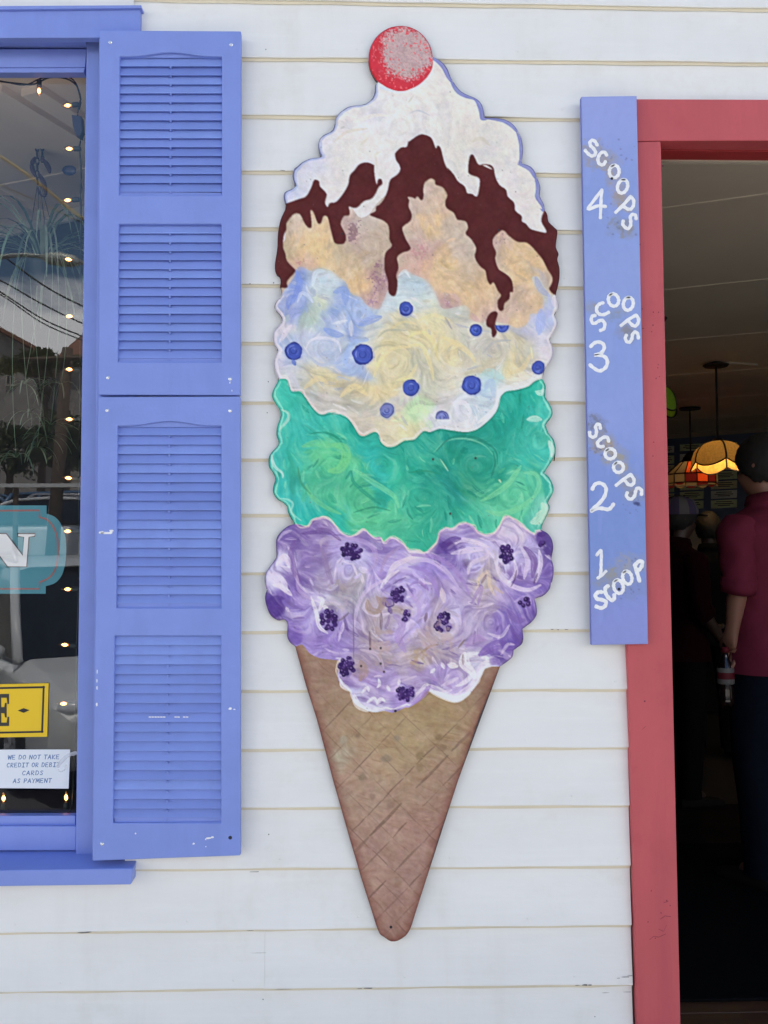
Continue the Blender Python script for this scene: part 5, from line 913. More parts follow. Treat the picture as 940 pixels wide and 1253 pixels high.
# ---- wear on the clapboards
wr = MB()
def fleck(x, y, w, h, yd=-0.0178):
    p = P(x, y, yd); s = 2e-3; n = 7
    wr.add([(p.x+s*w*0.5*math.cos(t)*random.uniform(0.6, 1.2), p.y, p.z+s*h*0.5*math.sin(t)*random.uniform(0.6, 1.2)) for t in np.linspace(0, 6.283, n+1)[:-1]], [tuple(range(n))])
for x, y in [(325.5,60.5),(359.5-31,467),(327,505),(335,346),(329,1021),(306,347),(728,1244),(322,1223)]: fleck(x, y, 1.5, 1.8)
for x, y, w, h in [(102,1141.3,14,1.3),(108,1140.6,8,1.0),(450,1209.3,14,1.6),(440,1209.8,8,0.9),(346,1210.5,26,0.7),(716,1205.4,8,2.0),(722,1205.4,6,1.4),(706,1205.7,8,0.9),(765,1195.5,14,0.8),(771,1194,8,0.8),(757,1197,5,0.8),(741,1214.8,10,0.7),(768,1213.8,12,0.7),(676,770.2,5,1.0),(683,770.6,4,1.0),(693,770.3,5,1.0),(312,1066.8,12,0.9),(346,208.5,7,0.9),(318,1166,24,0.4),(306,1138.8,10,0.9)]: fleck(x, y, w, h, -0.0182)
tag(wr.build('crack', mat('dark_crack', (0.16, 0.15, 0.14), 0.9, 0.2), shop), kind='stuff')
# ------------------------------------------------------------------ inside the shop
ZC, ZF = 2.9, 0.30
TH = R(66.4); Uv = Vector((math.sin(TH), -math.cos(TH), 0)); Vv = Vector((math.cos(TH), math.sin(TH), 0))
vo = lambda px, py: PZ(px, py, ZC).dot(Vv)
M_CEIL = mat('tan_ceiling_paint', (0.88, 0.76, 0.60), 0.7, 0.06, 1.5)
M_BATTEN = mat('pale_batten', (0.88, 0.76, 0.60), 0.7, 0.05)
ce = MB(); ce.box(XL, XR+4.6, 0.121, 12.99, ZC, ZC+0.05); ceo = tag(ce.build('ceiling', M_CEIL), kind='structure')
vs_list = [vo(876, 246), vo(876, 347), vo(876, 410), vo(876, 455)]; stp = (vs_list[-1]-vs_list[0])/3; VB = vo(876, 527)
vv = vs_list[0]-3*stp
while vv < VB-0.2:
    b = MB(); a = Vv*vv
    def pt(u, v, z): p = Uv*u+Vv*v; return (p.x, p.y, z)
    us = []
    for u in np.linspace(-9, 9, 400):
        p = pt(u, vv, 0)
        if XL+0.1 < p[0] < XR+4.5 and 0.2 < p[1] < 12.9: us.append(u)
    if us:
        u0, u1 = min(us), max(us); b.add([pt(u0, vv-0.009, ZC-0.0035), pt(u1, vv-0.009, ZC-0.0035), pt(u1, vv+0.009, ZC-0.0035), pt(u0, vv+0.009, ZC-0.0035), pt(u0, vv-0.012, ZC+0.001), pt(u1, vv-0.012, ZC+0.001), pt(u1, vv+0.012, ZC+0.001), pt(u0, vv+0.012, ZC+0.001)], [(0,1,2,3), (0,4,5,1), (2,6,7,3), (0,3,7,4), (1,5,6,2)])
        b.build('batten', M_BATTEN, ceo)
    vv += stp
for uq in [PZ(30, 130, ZC).dot(Uv), PZ(60, 120, ZC).dot(Uv)+0.0, PZ(30, 130, ZC).dot(Uv)-0.55, PZ(30, 130, ZC).dot(Uv)-1.1]:   # seams that run away from the window
    b = MB(); v0 = (0.17-Uv.y*(uq+0.035))/Vv.y+0.05; v0 = max(v0, (0.17-Uv.y*(uq-0.035))/Vv.y+0.05); v1 = vo(50, 268); b.add([pt(uq-0.035, v0, ZC-0.02), pt(uq-0.035, v1, ZC-0.02), pt(uq+0.035, v1, ZC-0.02), pt(uq+0.035, v0, ZC-0.02), pt(uq-0.035, v0, ZC+0.001), pt(uq-0.035, v1, ZC+0.001), pt(uq+0.035, v1, ZC+0.001), pt(uq+0.035, v0, ZC+0.001)], [(0,1,2,3), (0,4,5,1), (3,2,6,7), (1,5,6,2), (0,3,7,4)])
    b.build('batten', M_CEIL, ceo)
M_FLOOR_SHADE = mat('shaded_oak_boards', (0.014, 0.008, 0.006), 0.85, 0.35, 6, spec=0.1)  # darkened copy of the oak; the gloom further in is put into its colour
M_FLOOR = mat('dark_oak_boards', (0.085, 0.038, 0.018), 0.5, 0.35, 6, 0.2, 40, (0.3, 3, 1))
fl = MB(); fl.box(XL, XR+4.6, 0.121, 12.99, -0.1, ZF-0.02); flo = tag(fl.build('floor', mat('dark_subfloor', (0.02, 0.015, 0.012), 0.8)), kind='structure')
y = -0.02; shared = None
for k in range(30):
    x0 = jx+0.002 if y+0.09 < 0.13 else 0.35; b = MB()
    b.box(x0, DXR-0.14, y, y+0.088, ZF-0.02+0.0005, ZF+random.uniform(-0.001, 0.001)); b.build('floorboard', M_FLOOR if y < 0.45 else M_FLOOR_SHADE, flo, bevel=0.002); y += 0.091  # boards by the door keep the brighter oak, those behind get the shaded copy
th = MB(); th.add([(DX0-0.02, -0.06, 0.17), (DXR, -0.06, 0.17), (DXR, -0.06, ZF-0.012), (DX0-0.02, -0.06, ZF-0.012), (DX0-0.02, -0.021, 0.17), (DXR, -0.021, 0.17), (DXR, -0.021, ZF-0.004), (DX0-0.02, -0.021, ZF-0.004)], [(0,1,2,3), (3,2,6,7), (0,3,7,4), (1,5,6,2), (0,4,5,1)]); th.build('threshold', M_FLOOR, dfo)
stp_ = MB(); stp_.box(DX0-0.15, DXR+0.1, -0.42, -0.0205, 0.0, 0.16); tag(stp_.build('door_step', mat('grey_step', (0.25, 0.24, 0.23), 0.8, 0.1)), 'low grey concrete step in front of the red framed doorway', 'step')
ma = MB(); q0 = PZ(876, 1222, ZF+0.012).y; nx_ = 14
ma.box(jx+0.12, DXR-0.2, q0, q0+1.5, ZF+0.0012, ZF+0.012); tag(ma.build('door_mat', mat('black_rubber_mat', (0.006, 0.006, 0.0065), 0.95, 0.2, 60, 0.5, 200, spec=0.05), None, bevel=0.004), 'black rubber door mat on the dark floorboards just inside the doorway', 'mat')
# back wall with the menu board
def BW(px, py, off=0.0):                       # the back wall, along the ray of a pixel
    d = Vector(ray(px, py)); c = Vector(CAM); t = (VB-off-c.dot(Vv))/d.dot(Vv); return c+d*t
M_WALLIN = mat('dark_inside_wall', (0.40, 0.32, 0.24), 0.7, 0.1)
def vwall(p, q, z0, z1, th_, name, m_, parent=None):
    d = (q-p); d.z = 0; n_ = Vector((-d.y, d.x, 0)).normalized()*th_; b = MB()
    b.add([(p.x,p.y,z0),(q.x,q.y,z0),(q.x+n_.x,q.y+n_.y,z0),(p.x+n_.x,p.y+n_.y,z0),(p.x,p.y,z1),(q.x,q.y,z1),(q.x+n_.x,q.y+n_.y,z1),(p.x+n_.x,p.y+n_.y,z1)], [(0,3,2,1),(4,5,6,7),(0,1,5,4),(1,2,6,5),(2,3,7,6),(3,0,4,7)])
    return b.build(name, m_, parent)
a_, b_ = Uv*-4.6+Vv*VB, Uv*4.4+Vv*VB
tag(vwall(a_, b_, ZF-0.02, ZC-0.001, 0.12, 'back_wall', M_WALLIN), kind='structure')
c_ = Uv*4.4+Vv*0.6; c_.y = max(c_.y, 0.2)
M_MENU = mat('slate_blue_menu_frame', (0.07, 0.10, 0.20), 0.5, 0.1)
M_SHEET = [mat('pale_green_menu_sheet', (0.70, 0.74, 0.46), 0.6, 0.05), mat('cream_menu_sheet', (0.74, 0.66, 0.42), 0.6, 0.05), mat('white_menu_sheet', (0.76, 0.76, 0.70), 0.6, 0.05)]
M_INK = mat('menu_print', (0.08, 0.07, 0.05), 0.7)
q = BW(870, 640); menu = thing('menu_board', 'wide blue menu board of pale price sheets high on the dim back wall', 'menu board', (q.x, q.y, q.z))
def slab(corners, off0, off1, name, m_, parent):
    b = MB(); f_ = [BW(x, y, off1) for x, y in corners]; k_ = [BW(x, y, off1)+Vv*(off1-off0) for x, y in corners]; n = len(f_)
    b.add(f_+k_, [tuple(range(n)), tuple(range(2*n-1, n-1, -1))]+[(i, (i+1) % n, (i+1) % n+n, i+n) for i in range(n)]); return b.build(name, m_, parent)
slab([(780,540),(1010,523),(1010,650),(780,636)], 0.001, 0.03, 'backing', M_MENU, menu)
for ci, (xa_, xb_) in enumerate([(790,802),(806,825),(832,861),(870,902),(911,935),(944,975),(982,1000)]):
    nrow = 7 if ci != 4 else 5
    for r_ in range(nrow):
        sl_ = -0.075 if r_ < 2 else 0.02*r_-0.06
        y0_ = 543+r_*11.6-0.06*(xa_-850)+(1 if ci % 2 else 0); y1_ = y0_+(9.8 if r_ else 8)
        if ci == 4 and r_ > 2: continue
        sh = slab([(xa_, y0_), (xb_, y0_-0.05*(xb_-xa_)), (xb_, y1_-0.05*(xb_-xa_)), (xa_, y1_)], 0.031, 0.036, 'menu_sheet', M_SHEET[(ci*2+r_) % 3 if ci != 2 else (0 if r_ != 1 else 2)], menu)
        b = MB()
        for t_, w_ in ((0.3, 0.75), (0.55, 0.9), (0.75, 0.6)):
            w2 = xa_+(xb_-xa_)*(0.5-w_*0.4); w3 = xa_+(xb_-xa_)*(0.5+w_*0.4); yy = y0_+(y1_-y0_)*t_-0.05*(xb_-xa_)*0.5
            p0, p1 = BW(w2, yy, 0.0366), BW(w3, yy-0.05*(w3-w2)*0.5, 0.0366); b.add([p0, p1, p1+Vector((0, 0, 0.008)), p0+Vector((0, 0, 0.008))], [(0, 1, 2, 3)])
        tag(b.build('print_line', M_INK, sh), kind='stuff')
cn = MB(); pa, pb = BW(780, 536, 0.02), BW(1010, 519, 0.02)
cn.add([pa+Vector((0,0,-0.03)), pb+Vector((0,0,-0.03)), pb+Vector((0,0,0.03)), pa+Vector((0,0,0.03))], [(0,1,2,3)]); 
# counter below the menu
ctr = thing('shop_counter', 'long dark serving counter in front of the dim menu wall', 'counter', tuple((Uv*0.2+Vv*(VB-0.9)))[:2]+(ZF,))
cb = MB(); 
def obox(b, u0, u1, v0, v1, z0, z1):
    p = [pt(u, v, z) for z in (z0, z1) for u, v in ((u0, v0), (u1, v0), (u1, v1), (u0, v1))]; b.add(p, [(0,3,2,1),(4,5,6,7),(0,1,5,4),(1,2,6,5),(2,3,7,6),(3,0,4,7)])
obox(cb, -3.4, 2.6, VB-1.5, VB-0.9, ZF, ZF+1.0); cb.build('cabinet', mat('black_brown_cabinet', (0.012, 0.009, 0.008), 0.8, spec=0.1), ctr)
cb = MB(); obox(cb, -3.45, 2.65, VB-1.55, VB-0.85, ZF+1.001, ZF+1.04); cb.build('countertop', mat('dark_countertop', (0.03, 0.028, 0.03), 0.3), ctr, bevel=0.006)

# ---- nook behind the window
A_, B_ = PZ(0, 280, ZC), PZ(97, 255, ZC); d_ = (B_-A_).normalized(); e0 = A_-d_*1.9; e1 = B_+d_*0.95
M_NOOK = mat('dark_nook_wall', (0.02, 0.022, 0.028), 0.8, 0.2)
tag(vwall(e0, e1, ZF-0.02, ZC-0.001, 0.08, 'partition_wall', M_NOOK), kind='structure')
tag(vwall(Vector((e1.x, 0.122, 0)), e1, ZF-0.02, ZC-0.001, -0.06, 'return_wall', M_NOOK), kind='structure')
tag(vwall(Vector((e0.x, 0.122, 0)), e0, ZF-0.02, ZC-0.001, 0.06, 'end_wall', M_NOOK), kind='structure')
vt = MB(); n_ = Vector((d_.y, -d_.x, 0)); p, q = e0+n_*0.004, e1+n_*0.004
vt.add([(p.x,p.y,ZC-0.045),(q.x,q.y,ZC-0.045),(q.x,q.y,ZC-0.0025),(p.x,p.y,ZC-0.0025),(p.x+n_.x*0.015,p.y+n_.y*0.015,ZC-0.045),(q.x+n_.x*0.015,q.y+n_.y*0.015,ZC-0.045),(q.x+n_.x*0.015,q.y+n_.y*0.015,ZC-0.0025),(p.x+n_.x*0.015,p.y+n_.y*0.015,ZC-0.0025)], [(4,5,6,7),(0,1,5,4),(0,4,7,3),(1,2,6,5),(3,7,6,2)])
tag(vt.build('cornice', mat('pale_cornice', (0.6, 0.6, 0.55), 0.6)), kind='structure')
ls = MB(); zl = P(40, 1002, 0.12).z; ls.box(W0, W1+0.1, 0.121, 0.42, zl-0.03, zl); ls.build('inner_ledge', mat('dark_window_ledge', (0.05, 0.04, 0.04), 0.5), wo)

# ---- string of bulbs round the pane
YB = 0.115
sl0 = P(95, 150, YB); strg = thing('string_lights', 'string of small lit clear bulbs looped round the inside of the shop window', 'string lights', (sl0.x, YB, sl0.z))
M_WIRE = mat('dark_green_wire', (0.010, 0.022, 0.018), 0.5); M_BULB = emit('lit_bulb', (1.0, 0.72, 0.42), 3.0); M_HOT = emit('bulb_filament', (1.0, 0.44, 0.13), 5.0)
M_BGL = glass_mat('bulb_glass', 0.06, (1.0, 0.9, 0.78))
def bulb(px, py, ang, ln_=1.0):
    c = P(px, py, YB); ax = Vector((math.cos(ang), 0, -math.sin(ang))); s_ = 2.0e-3
    def along_(prof, n=10):
        b = MB(); o = ax.cross(Vector((0, 1, 0))); vs_ = []
        for r_, t in prof:
            for k in range(n):
                an = 2*math.pi*k/n; vs_.append(c+ax*(t*s_)+(o*math.cos(an)+Vector((0, 1, 0))*math.sin(an))*(r_*s_))
        b.add(vs_, [(i*n+k, i*n+(k+1) % n, (i+1)*n+(k+1) % n, (i+1)*n+k) for i in range(len(prof)-1) for k in range(n)]+[tuple((len(prof)-1)*n+k for k in range(n))]); return b
    bo = along_([(2.3, -5.5), (4.0, -2.5), (4.3, 0.5), (3.2, 4.2), (1.6, 7.0), (0.5, 8.6)]).build('bulb', M_BGL, strg, smooth=True)
    along_([(0.5, -3.5), (1.9, -1.6), (2.2, 0.4), (1.5, 2.6), (0.4, 4.0)]).build('filament', M_HOT, bo, smooth=True)
    along_([(3.1, -14.5), (3.4, -13.5), (3.3, -6.0), (2.5, -5.4)]).build('socket', M_WIRE, strg, smooth=True)
PI_ = math.pi
for px, py, an in [(48,111,PI_/2),(83,129,PI_-0.1),(85,182,PI_),(83,245,PI_-0.1),(84,317.5,PI_+0.2),(85,387,PI_),(85,452,PI_+0.1),(85,513,PI_),(84,585,PI_+0.1),(83,650,PI_),(83,721,PI_),(79.5,789,PI_+0.1),(78,861,PI_),(4.5,977,-PI_/2),(81,976,-PI_/2),(-60,977,-PI_/2),(-40,111,PI_/2)]: bulb(px, py, an)
w_ = MB()
w_.tube([P(x, y, YB) for x, y in smooth([(-60,92),(-20,97),(20,102),(42,103),(60,95),(80,96),(93,104),(98,118),(97.5,128),(95,138),(96,150),(98.5,170),(97.5,182),(99.5,210),(99,245),(99,290),(98.5,330),(99,387),(98,452),(98,513),(97,585),(97,650),(96.5,721),(94,789),(92,861),(90,940),(86,992),(60,994),(20,995),(-60,996)], 4)], 0.0022, 6)
w_.tube([P(x, y, YB+0.006) for x, y in smooth([(-60,90),(0,99),(30,104),(50,96),(75,92),(90,98),(97,112),(99,125),(97,134)], 4)], 0.0018, 6)
w_.build('wire', M_WIRE, strg, smooth=True)
pl = MB(); pl.prism([P(x, y, YB-0.012) for x, y in [(87.5,140),(100,142),(101,160),(98,167),(92,164),(89,153)]], YB-0.012, YB+0.012); pl.build('plug', mat('navy_plug', (0.015, 0.02, 0.05), 0.5), strg, bevel=0.002)
sc2 = MB(); c = P(84.5, 208, YG+0.004); sc2.lathe([(0.0, 0.010), (0.008, 0.009), (0.016, 0.005), (0.0185, 0.0)], (0, 0, 0), 16); sc2.v = [(c.x+v[0], c.y+0.002+v[2], c.z+v[1]*0.72) for v in sc2.v]
tag(sc2.build('suction_cup', mat('navy_suction_cup', (0.012, 0.018, 0.05), 0.3), None, smooth=True), 'dark blue oval suction cup stuck inside the window pane between two bulbs', 'suction cup')
# ---- signs in the window
Y_IN = YG+0.006; Y_OUT = YG-0.004
M_TEAL = bpy.data.materials.new('teal_window_decal'); M_TEAL.use_nodes = True
def film(m_, col, a):
    t = m_.node_tree; b = t.nodes['Principled BSDF']; b.inputs['Base Color'].default_value = (*col, 1); b.inputs['Roughness'].default_value = 0.6; b.inputs['Alpha'].default_value = a
film(M_TEAL, (0.10, 0.36, 0.42), 0.72)
dec_r = [(57,618.5),(57,628.5)]+smooth([(57,628.5),(68,633),(76,644),(80.5,660),(80.5,685),(76,703),(68,713),(57,717)], 4).tolist()+[(56,717),(56,726.5)]
q = P(-20, 672, Y_IN); dec = thing('window_decal', 'teal window decal with salmon inline and a big white letter N', 'window sign', (q.x, Y_IN, q.z))
mid = -22; lft = [(2*mid-x, y) for x, y in reversed(dec_r)]
b = MB(); b.prism([P(x, y, Y_IN) for x, y in dec_r+lft], Y_IN, Y_IN+0.0004); b.build('film', M_TEAL, dec)
M_SALM = bpy.data.materials.new('salmon_line'); M_SALM.use_nodes = True; film(M_SALM, (0.42, 0.16, 0.14), 0.85)
inl = [(-20,625),(48.5,624.5),(48.5,633)]+smooth([(48.5,633),(58,636),(66,646),(70.5,660),(70.5,685),(67,698),(60,707),(50,712)], 4).tolist()+[(48.5,712),(48.5,720.5),(-20,720.5)]
b = MB(); ribbon(b, inl, 2.0, Y_IN-0.0008, 0.0002, 1); b.build('inline', M_SALM, dec)
Np = T(0, 480, 4.815, [(105,832),(208,832),(205,849),(172,853),(158,1028),(45,1028),(-55,895),(-60,1010),(-25,1013),(-25,1028),(-130,1028),(-130,1013),(-95,1010),(-90,853),(-125,849),(-125,832),(38,832),(135,960),(140,853),(105,849)])
M_NWH = mat('white_decal_letter', (0.72, 0.72, 0.70), 0.5, 0.03)
b = MB(); b.prism([P(x, y, Y_IN-0.0016) for x, y in Np], Y_IN-0.0016, Y_IN-0.0011); lt = b.build('letter', M_NWH, dec)
b = MB(); ribbon(b, Np+[Np[0]], 1.5, Y_IN-0.0018, 0.0002, 1); b.build('outline', M_BLACK, lt)
ysg = [(-75,839),(59.5,836),(57.8,901.5),(-75,903)]
q = P(20, 902, Y_OUT); yel = thing('window_card', 'yellow card in the window with a black border, a big E and a diamond', 'window sign', (q.x, Y_OUT, q.z))
M_YEL = mat('yellow_card', (0.84, 0.55, 0.012), 0.5, 0.03, 6)
b = MB(); b.prism([P(x, y, Y_OUT) for x, y in ysg], Y_OUT, Y_OUT+0.003); b.build('card', M_YEL, yel)
b = MB(); ribbon(b, [(-75,843.5),(54.3,840.8)], 2.3, Y_OUT-0.0003, 0.0002, 1); ribbon(b, [(53.6,840),(51.6,896)], 2.3, Y_OUT-0.0003, 0.0002, 1); ribbon(b, [(52.5,895.4),(-75,898)], 2.3, Y_OUT-0.0003, 0.0002, 1); b.build('border', M_BLACK, yel)
Ep = T(0, 740, 4.815, [(-70,527),(54,525),(54,585),(44,585),(40,548),(8,548),(8,604),(26,602),(30,578),(40,578),(40,664),(30,664),(26,640),(8,638),(8,694),(40,694),(45,660),(55,660),(54,714),(-70,716),(-70,696),(-50,694),(-50,548),(-70,546)])
b = MB(); b.prism([P(x, y, Y_OUT-0.0004) for x, y in Ep], Y_OUT-0.0006, Y_OUT-0.0002); b.build('letter', mat('charcoal_letter', (0.03, 0.03, 0.03), 0.35), yel)
b = MB(); b.prism([P(x, y, Y_OUT-0.0004) for x, y in T(0, 740, 4.815, [(105,623),(140,609),(175,621),(140,637)])], Y_OUT-0.0006, Y_OUT-0.0002); b.build('diamond', M_BLACK, yel)
pap = [(-60,917.5),(86,917),(84,965),(-60,964)]
q = P(30, 965, Y_OUT); ppr = thing('paper_notice', 'white paper notice in blue capitals about cards taped inside the window', 'notice', (q.x, Y_OUT, q.z))
b = MB(); b.prism([P(x, y, Y_OUT) for x, y in pap], Y_OUT, Y_OUT+0.0006); b.build('sheet', mat('white_paper', (0.78, 0.82, 0.86), 0.6, 0.03, 5), ppr)
FONT = {'W': [[(-.08,0),(.18,1)],[(.18,1),(.5,.12)],[(.5,.12),(.80,1)],[(.80,1),(1.1,0)]], 'E': [[(.85,0),(.05,0),(.05,1),(.9,1)], [(.05,.5),(.7,.48)]], 'D': [[(.1,0),(.1,1),(.6,.95),(.95,.6),(.85,.2),(.5,.02),(.1,0)]], 'O': [[(.5,0),(.12,.2),(.05,.6),(.3,.97),(.7,.95),(.95,.55),(.85,.15),(.5,0)]], 'N': [[(.06,1),(.10,0)],[(.10,0),(.88,1)],[(.88,1),(.94,0)]], 'T': [[(0,.03),(1,0)], [(.5,0),(.48,1)]], 'A': [[(0,1),(.5,0)],[(.5,0),(.95,1)],[(.2,.65),(.8,.63)]], 'K': [[(.1,0),(.1,1)], [(.9,0),(.15,.55),(.9,1)]], 'C': [[(.9,.15),(.6,0),(.2,.2),(.08,.6),(.3,.97),(.9,.9)]], 'R': [[(.1,1),(.1,0),(.75,.05),(.85,.3),(.6,.5),(.15,.52),(.9,1)]], 'I': [[(.1,0),(.9,0)], [(.5,0),(.5,1)], [(.1,1),(.9,1)]], 'B': [[(.1,0),(.1,1),(.7,.97),(.88,.75),(.6,.5),(.1,.48)], [(.1,0),(.65,.03),(.78,.25),(.55,.46)]], 'S': [[(.85,.1),(.45,0),(.15,.2),(.4,.45),(.8,.65),(.7,.95),(.1,.92)]], 'P': [[(.1,1),(.1,0),(.75,.05),(.88,.3),(.6,.52),(.12,.55)]], 'Y': [[(0,0),(.48,.48),(1,0)], [(.48,.48),(.4,1)]], 'M': [[(-.04,1),(.14,0)],[(.14,0),(.5,.75)],[(.5,.75),(.88,0)],[(.88,0),(1.05,1)]]}
M_INKB = mat('blue_ink', (0.10, 0.20, 0.42), 0.6)
def line(txt, x0, x1, y, h):
    b = MB(); n = sum(0.62 if c == ' ' else 1.0 for c in txt); cw = (x1-x0)/(n-0.22); x = x0
    for c in txt:
        if c == ' ': x += cw*0.62; continue
        for s_ in FONT[c]: ribbon(b, [(x+u*cw*0.74+(1-v)*0.7, y+v*h-0.010*(x-x0)) for u, v in s_], 0.92, Y_OUT-0.0002, 0.0001, 1)
        x += cw
    b.build('lettering', M_INKB, ppr)
line('WE DO NOT TAKE', 9.8, 72.5, 924.2, 5.0); line('CREDIT OR DEBIT', 8.2, 73, 933.8, 5.0); line('CARDS', 27, 53, 943.4, 5.0); line('AS PAYMENT', 16, 63, 953.0, 5.0)
M_TAPE = bpy.data.materials.new('clear_tape'); M_TAPE.use_nodes = True; film(M_TAPE, (0.85, 0.86, 0.88), 0.45)
b = MB(); ribbon(b, [(93,921.5),(84,924),(76,931),(71,938)], 4.5, Y_OUT-0.0012, 0.0004, 3); ribbon(b, [(71,942),(75,944),(80,941),(81,936)], 1.6, Y_OUT-0.0012, 0.0004, 3); b.build('tape', M_TAPE, ppr)

# ---- hanging basket plant
cx = P(50, 160, 0.62)
hp = thing('hanging_plant', 'spidery green house plant hung by chain and wires behind the shop window', 'plant', (cx.x, 0.62, P(50, 330, 0.62).z))
HY = 0.62; h = lambda x, y, dy=0.0: P(x, y, HY+dy)
M_CHAIN = mat('dark_steel_chain', (0.05, 0.055, 0.065), 0.4, metal=0.5); M_HOOK = mat('plum_hook', (0.06, 0.025, 0.06), 0.5)
def link(p, q, r_=0.0022, turn=0):
    b = MB(); p, q = Vector(p), Vector(q); ax = q-p; L = ax.length; ax.normalize(); sd_ = Vector((1, 0, 0)) if turn else Vector((0, 1, 0)); pts = []
    for t in np.linspace(0, 2*math.pi, 13): pts.append((p+q)/2+ax*(math.cos(t)*L*0.62)+sd_*(math.sin(t)*L*0.26))
    b.tube(pts, r_, 5, cap=False); b.build('chain_link', M_CHAIN, hp, smooth=True)
for k in range(9): link(h(45.5, 153+k*8), h(45.5+0.1*k, 161+k*8), turn=k % 2)
for k in range(6): link(h(52, 156+k*7), h(52, 163+k*7), turn=k % 2)
b = MB(); b.tube([h(x, y) for x, y in smooth([(35,151),(45,153),(57,154),(58,148),(54,144)], 4)], 0.003, 6); ctop = h(50, 153); b.tube([ctop, (ctop.x, ctop.y, ZC)], 0.003, 6); b.build('hook', M_CHAIN, hp, smooth=True)
for pts in [((44,192),(40,198),(40,208),(44,216)), ((51,193),(56,199),(60,206),(61,212)), ((47,212),(52,220),(55,230),(56,240),(50,238),(47,230))]:
    b = MB(); b.tube([h(x, y) for x, y in smooth(pts, 4)], [0.003+0.005*math.sin(math.pi*min(1, max(0, k/12))) for k in range(len(smooth(pts, 4)))], 7); b.build('hook', M_HOOK, hp, smooth=True)
for x1, dy in [(32,-0.02),(46,0.1),(60,-0.08),(73,0.06)]:
    b = MB(); b.tube([h(48+ (x1-50)*0.12, 228), h(x1, 312, dy)], 0.0013, 5); b.build('hanger_wire', M_CHAIN, hp)
b = MB(); c = h(52, 318); b.lathe([(0.0, -0.075), (0.035, -0.075), (0.047, -0.02), (0.05, 0.0), (0.044, 0.0), (0.0, -0.02)], tuple(c), 14); b.build('pot', mat('dark_green_pot', (0.015, 0.03, 0.025), 0.5), hp, smooth=True)
M_LEAF = [mat('grey_green_leaf', (0.16, 0.26, 0.17), 0.5, 0.2, 20), mat('pale_striped_leaf', (0.30, 0.40, 0.28), 0.5, 0.2, 20), mat('dark_leaf', (0.06, 0.12, 0.09), 0.5, 0.2)]
def leaf(p0, dirv, length, droop, width, m_, parent=hp, name='leaf'):
    b = MB(); n = 9; p = Vector(p0); d = Vector(dirv).normalized(); vs_ = []
    sd_ = d.cross(Vector((0, 0, 1)));
    if sd_.length < 0.05: sd_ = Vector((1, 0, 0))
    sd_.normalize()
    for i in range(n):
        t = i/(n-1); w = width*(0.55+0.9*t)*(1-t)**0.7+0.0005; vs_ += [p-sd_*w, p+Vector((0, 0, -w*0.35)), p+sd_*w]
        p = p+d*(length/n); d = (d+Vector((0, 0, -droop/n))).normalized()
    b.add(vs_, [(i*3+j, i*3+j+1, (i+1)*3+j+1, (i+1)*3+j) for i in range(n-1) for j in (0, 1)]); return b.build(name, m_, parent, smooth=True, fix=False)
rl = random.Random(8); c0 = h(52, 316)
for k in range(64):
    an = rl.uniform(0, 6.28); up_ = rl.uniform(0.3, 1.6); leaf(c0+Vector((math.cos(an)*0.03, math.sin(an)*0.03, 0)), (math.cos(an), math.sin(an)*0.7, up_), rl.uniform(0.26, 0.55), rl.uniform(2.2, 4.6), rl.uniform(0.003, 0.0065), M_LEAF[k % 3])
for k, (x, y) in enumerate([(45,548),(36,505),(62,520),(20,560),(75,470),(56,535),(30,470)]):   # plantlets on runners
    c1 = P(x, y, 0.55+0.03*(k % 3))
    rp = [c0, c0+Vector(((-1)**k*0.07+(c1.x-c0.x)*0.3, -0.04, 0.10)), Vector((c1.x+(-1)**k*0.03, c1.y, (c0.z+c1.z)/2)), c1]
    rp = [sum((Vector(rp[i])*w for i, w in enumerate(((1-t)**3, 3*t*(1-t)**2, 3*t*t*(1-t), t**3))), Vector((0, 0, 0))) for t in np.linspace(0, 1, 14)]
    b = MB(); b.tube(rp, 0.0011, 5); b.build('runner', M_LEAF[0], hp, smooth=True)
    for j in range(9):
        an = rl.uniform(0, 6.28); leaf(c1, (math.cos(an), math.sin(an), rl.uniform(-0.1, 0.9)), rl.uniform(0.07, 0.17), rl.uniform(1.5, 3.5), rl.uniform(0.0025, 0.004), M_LEAF[j % 3])

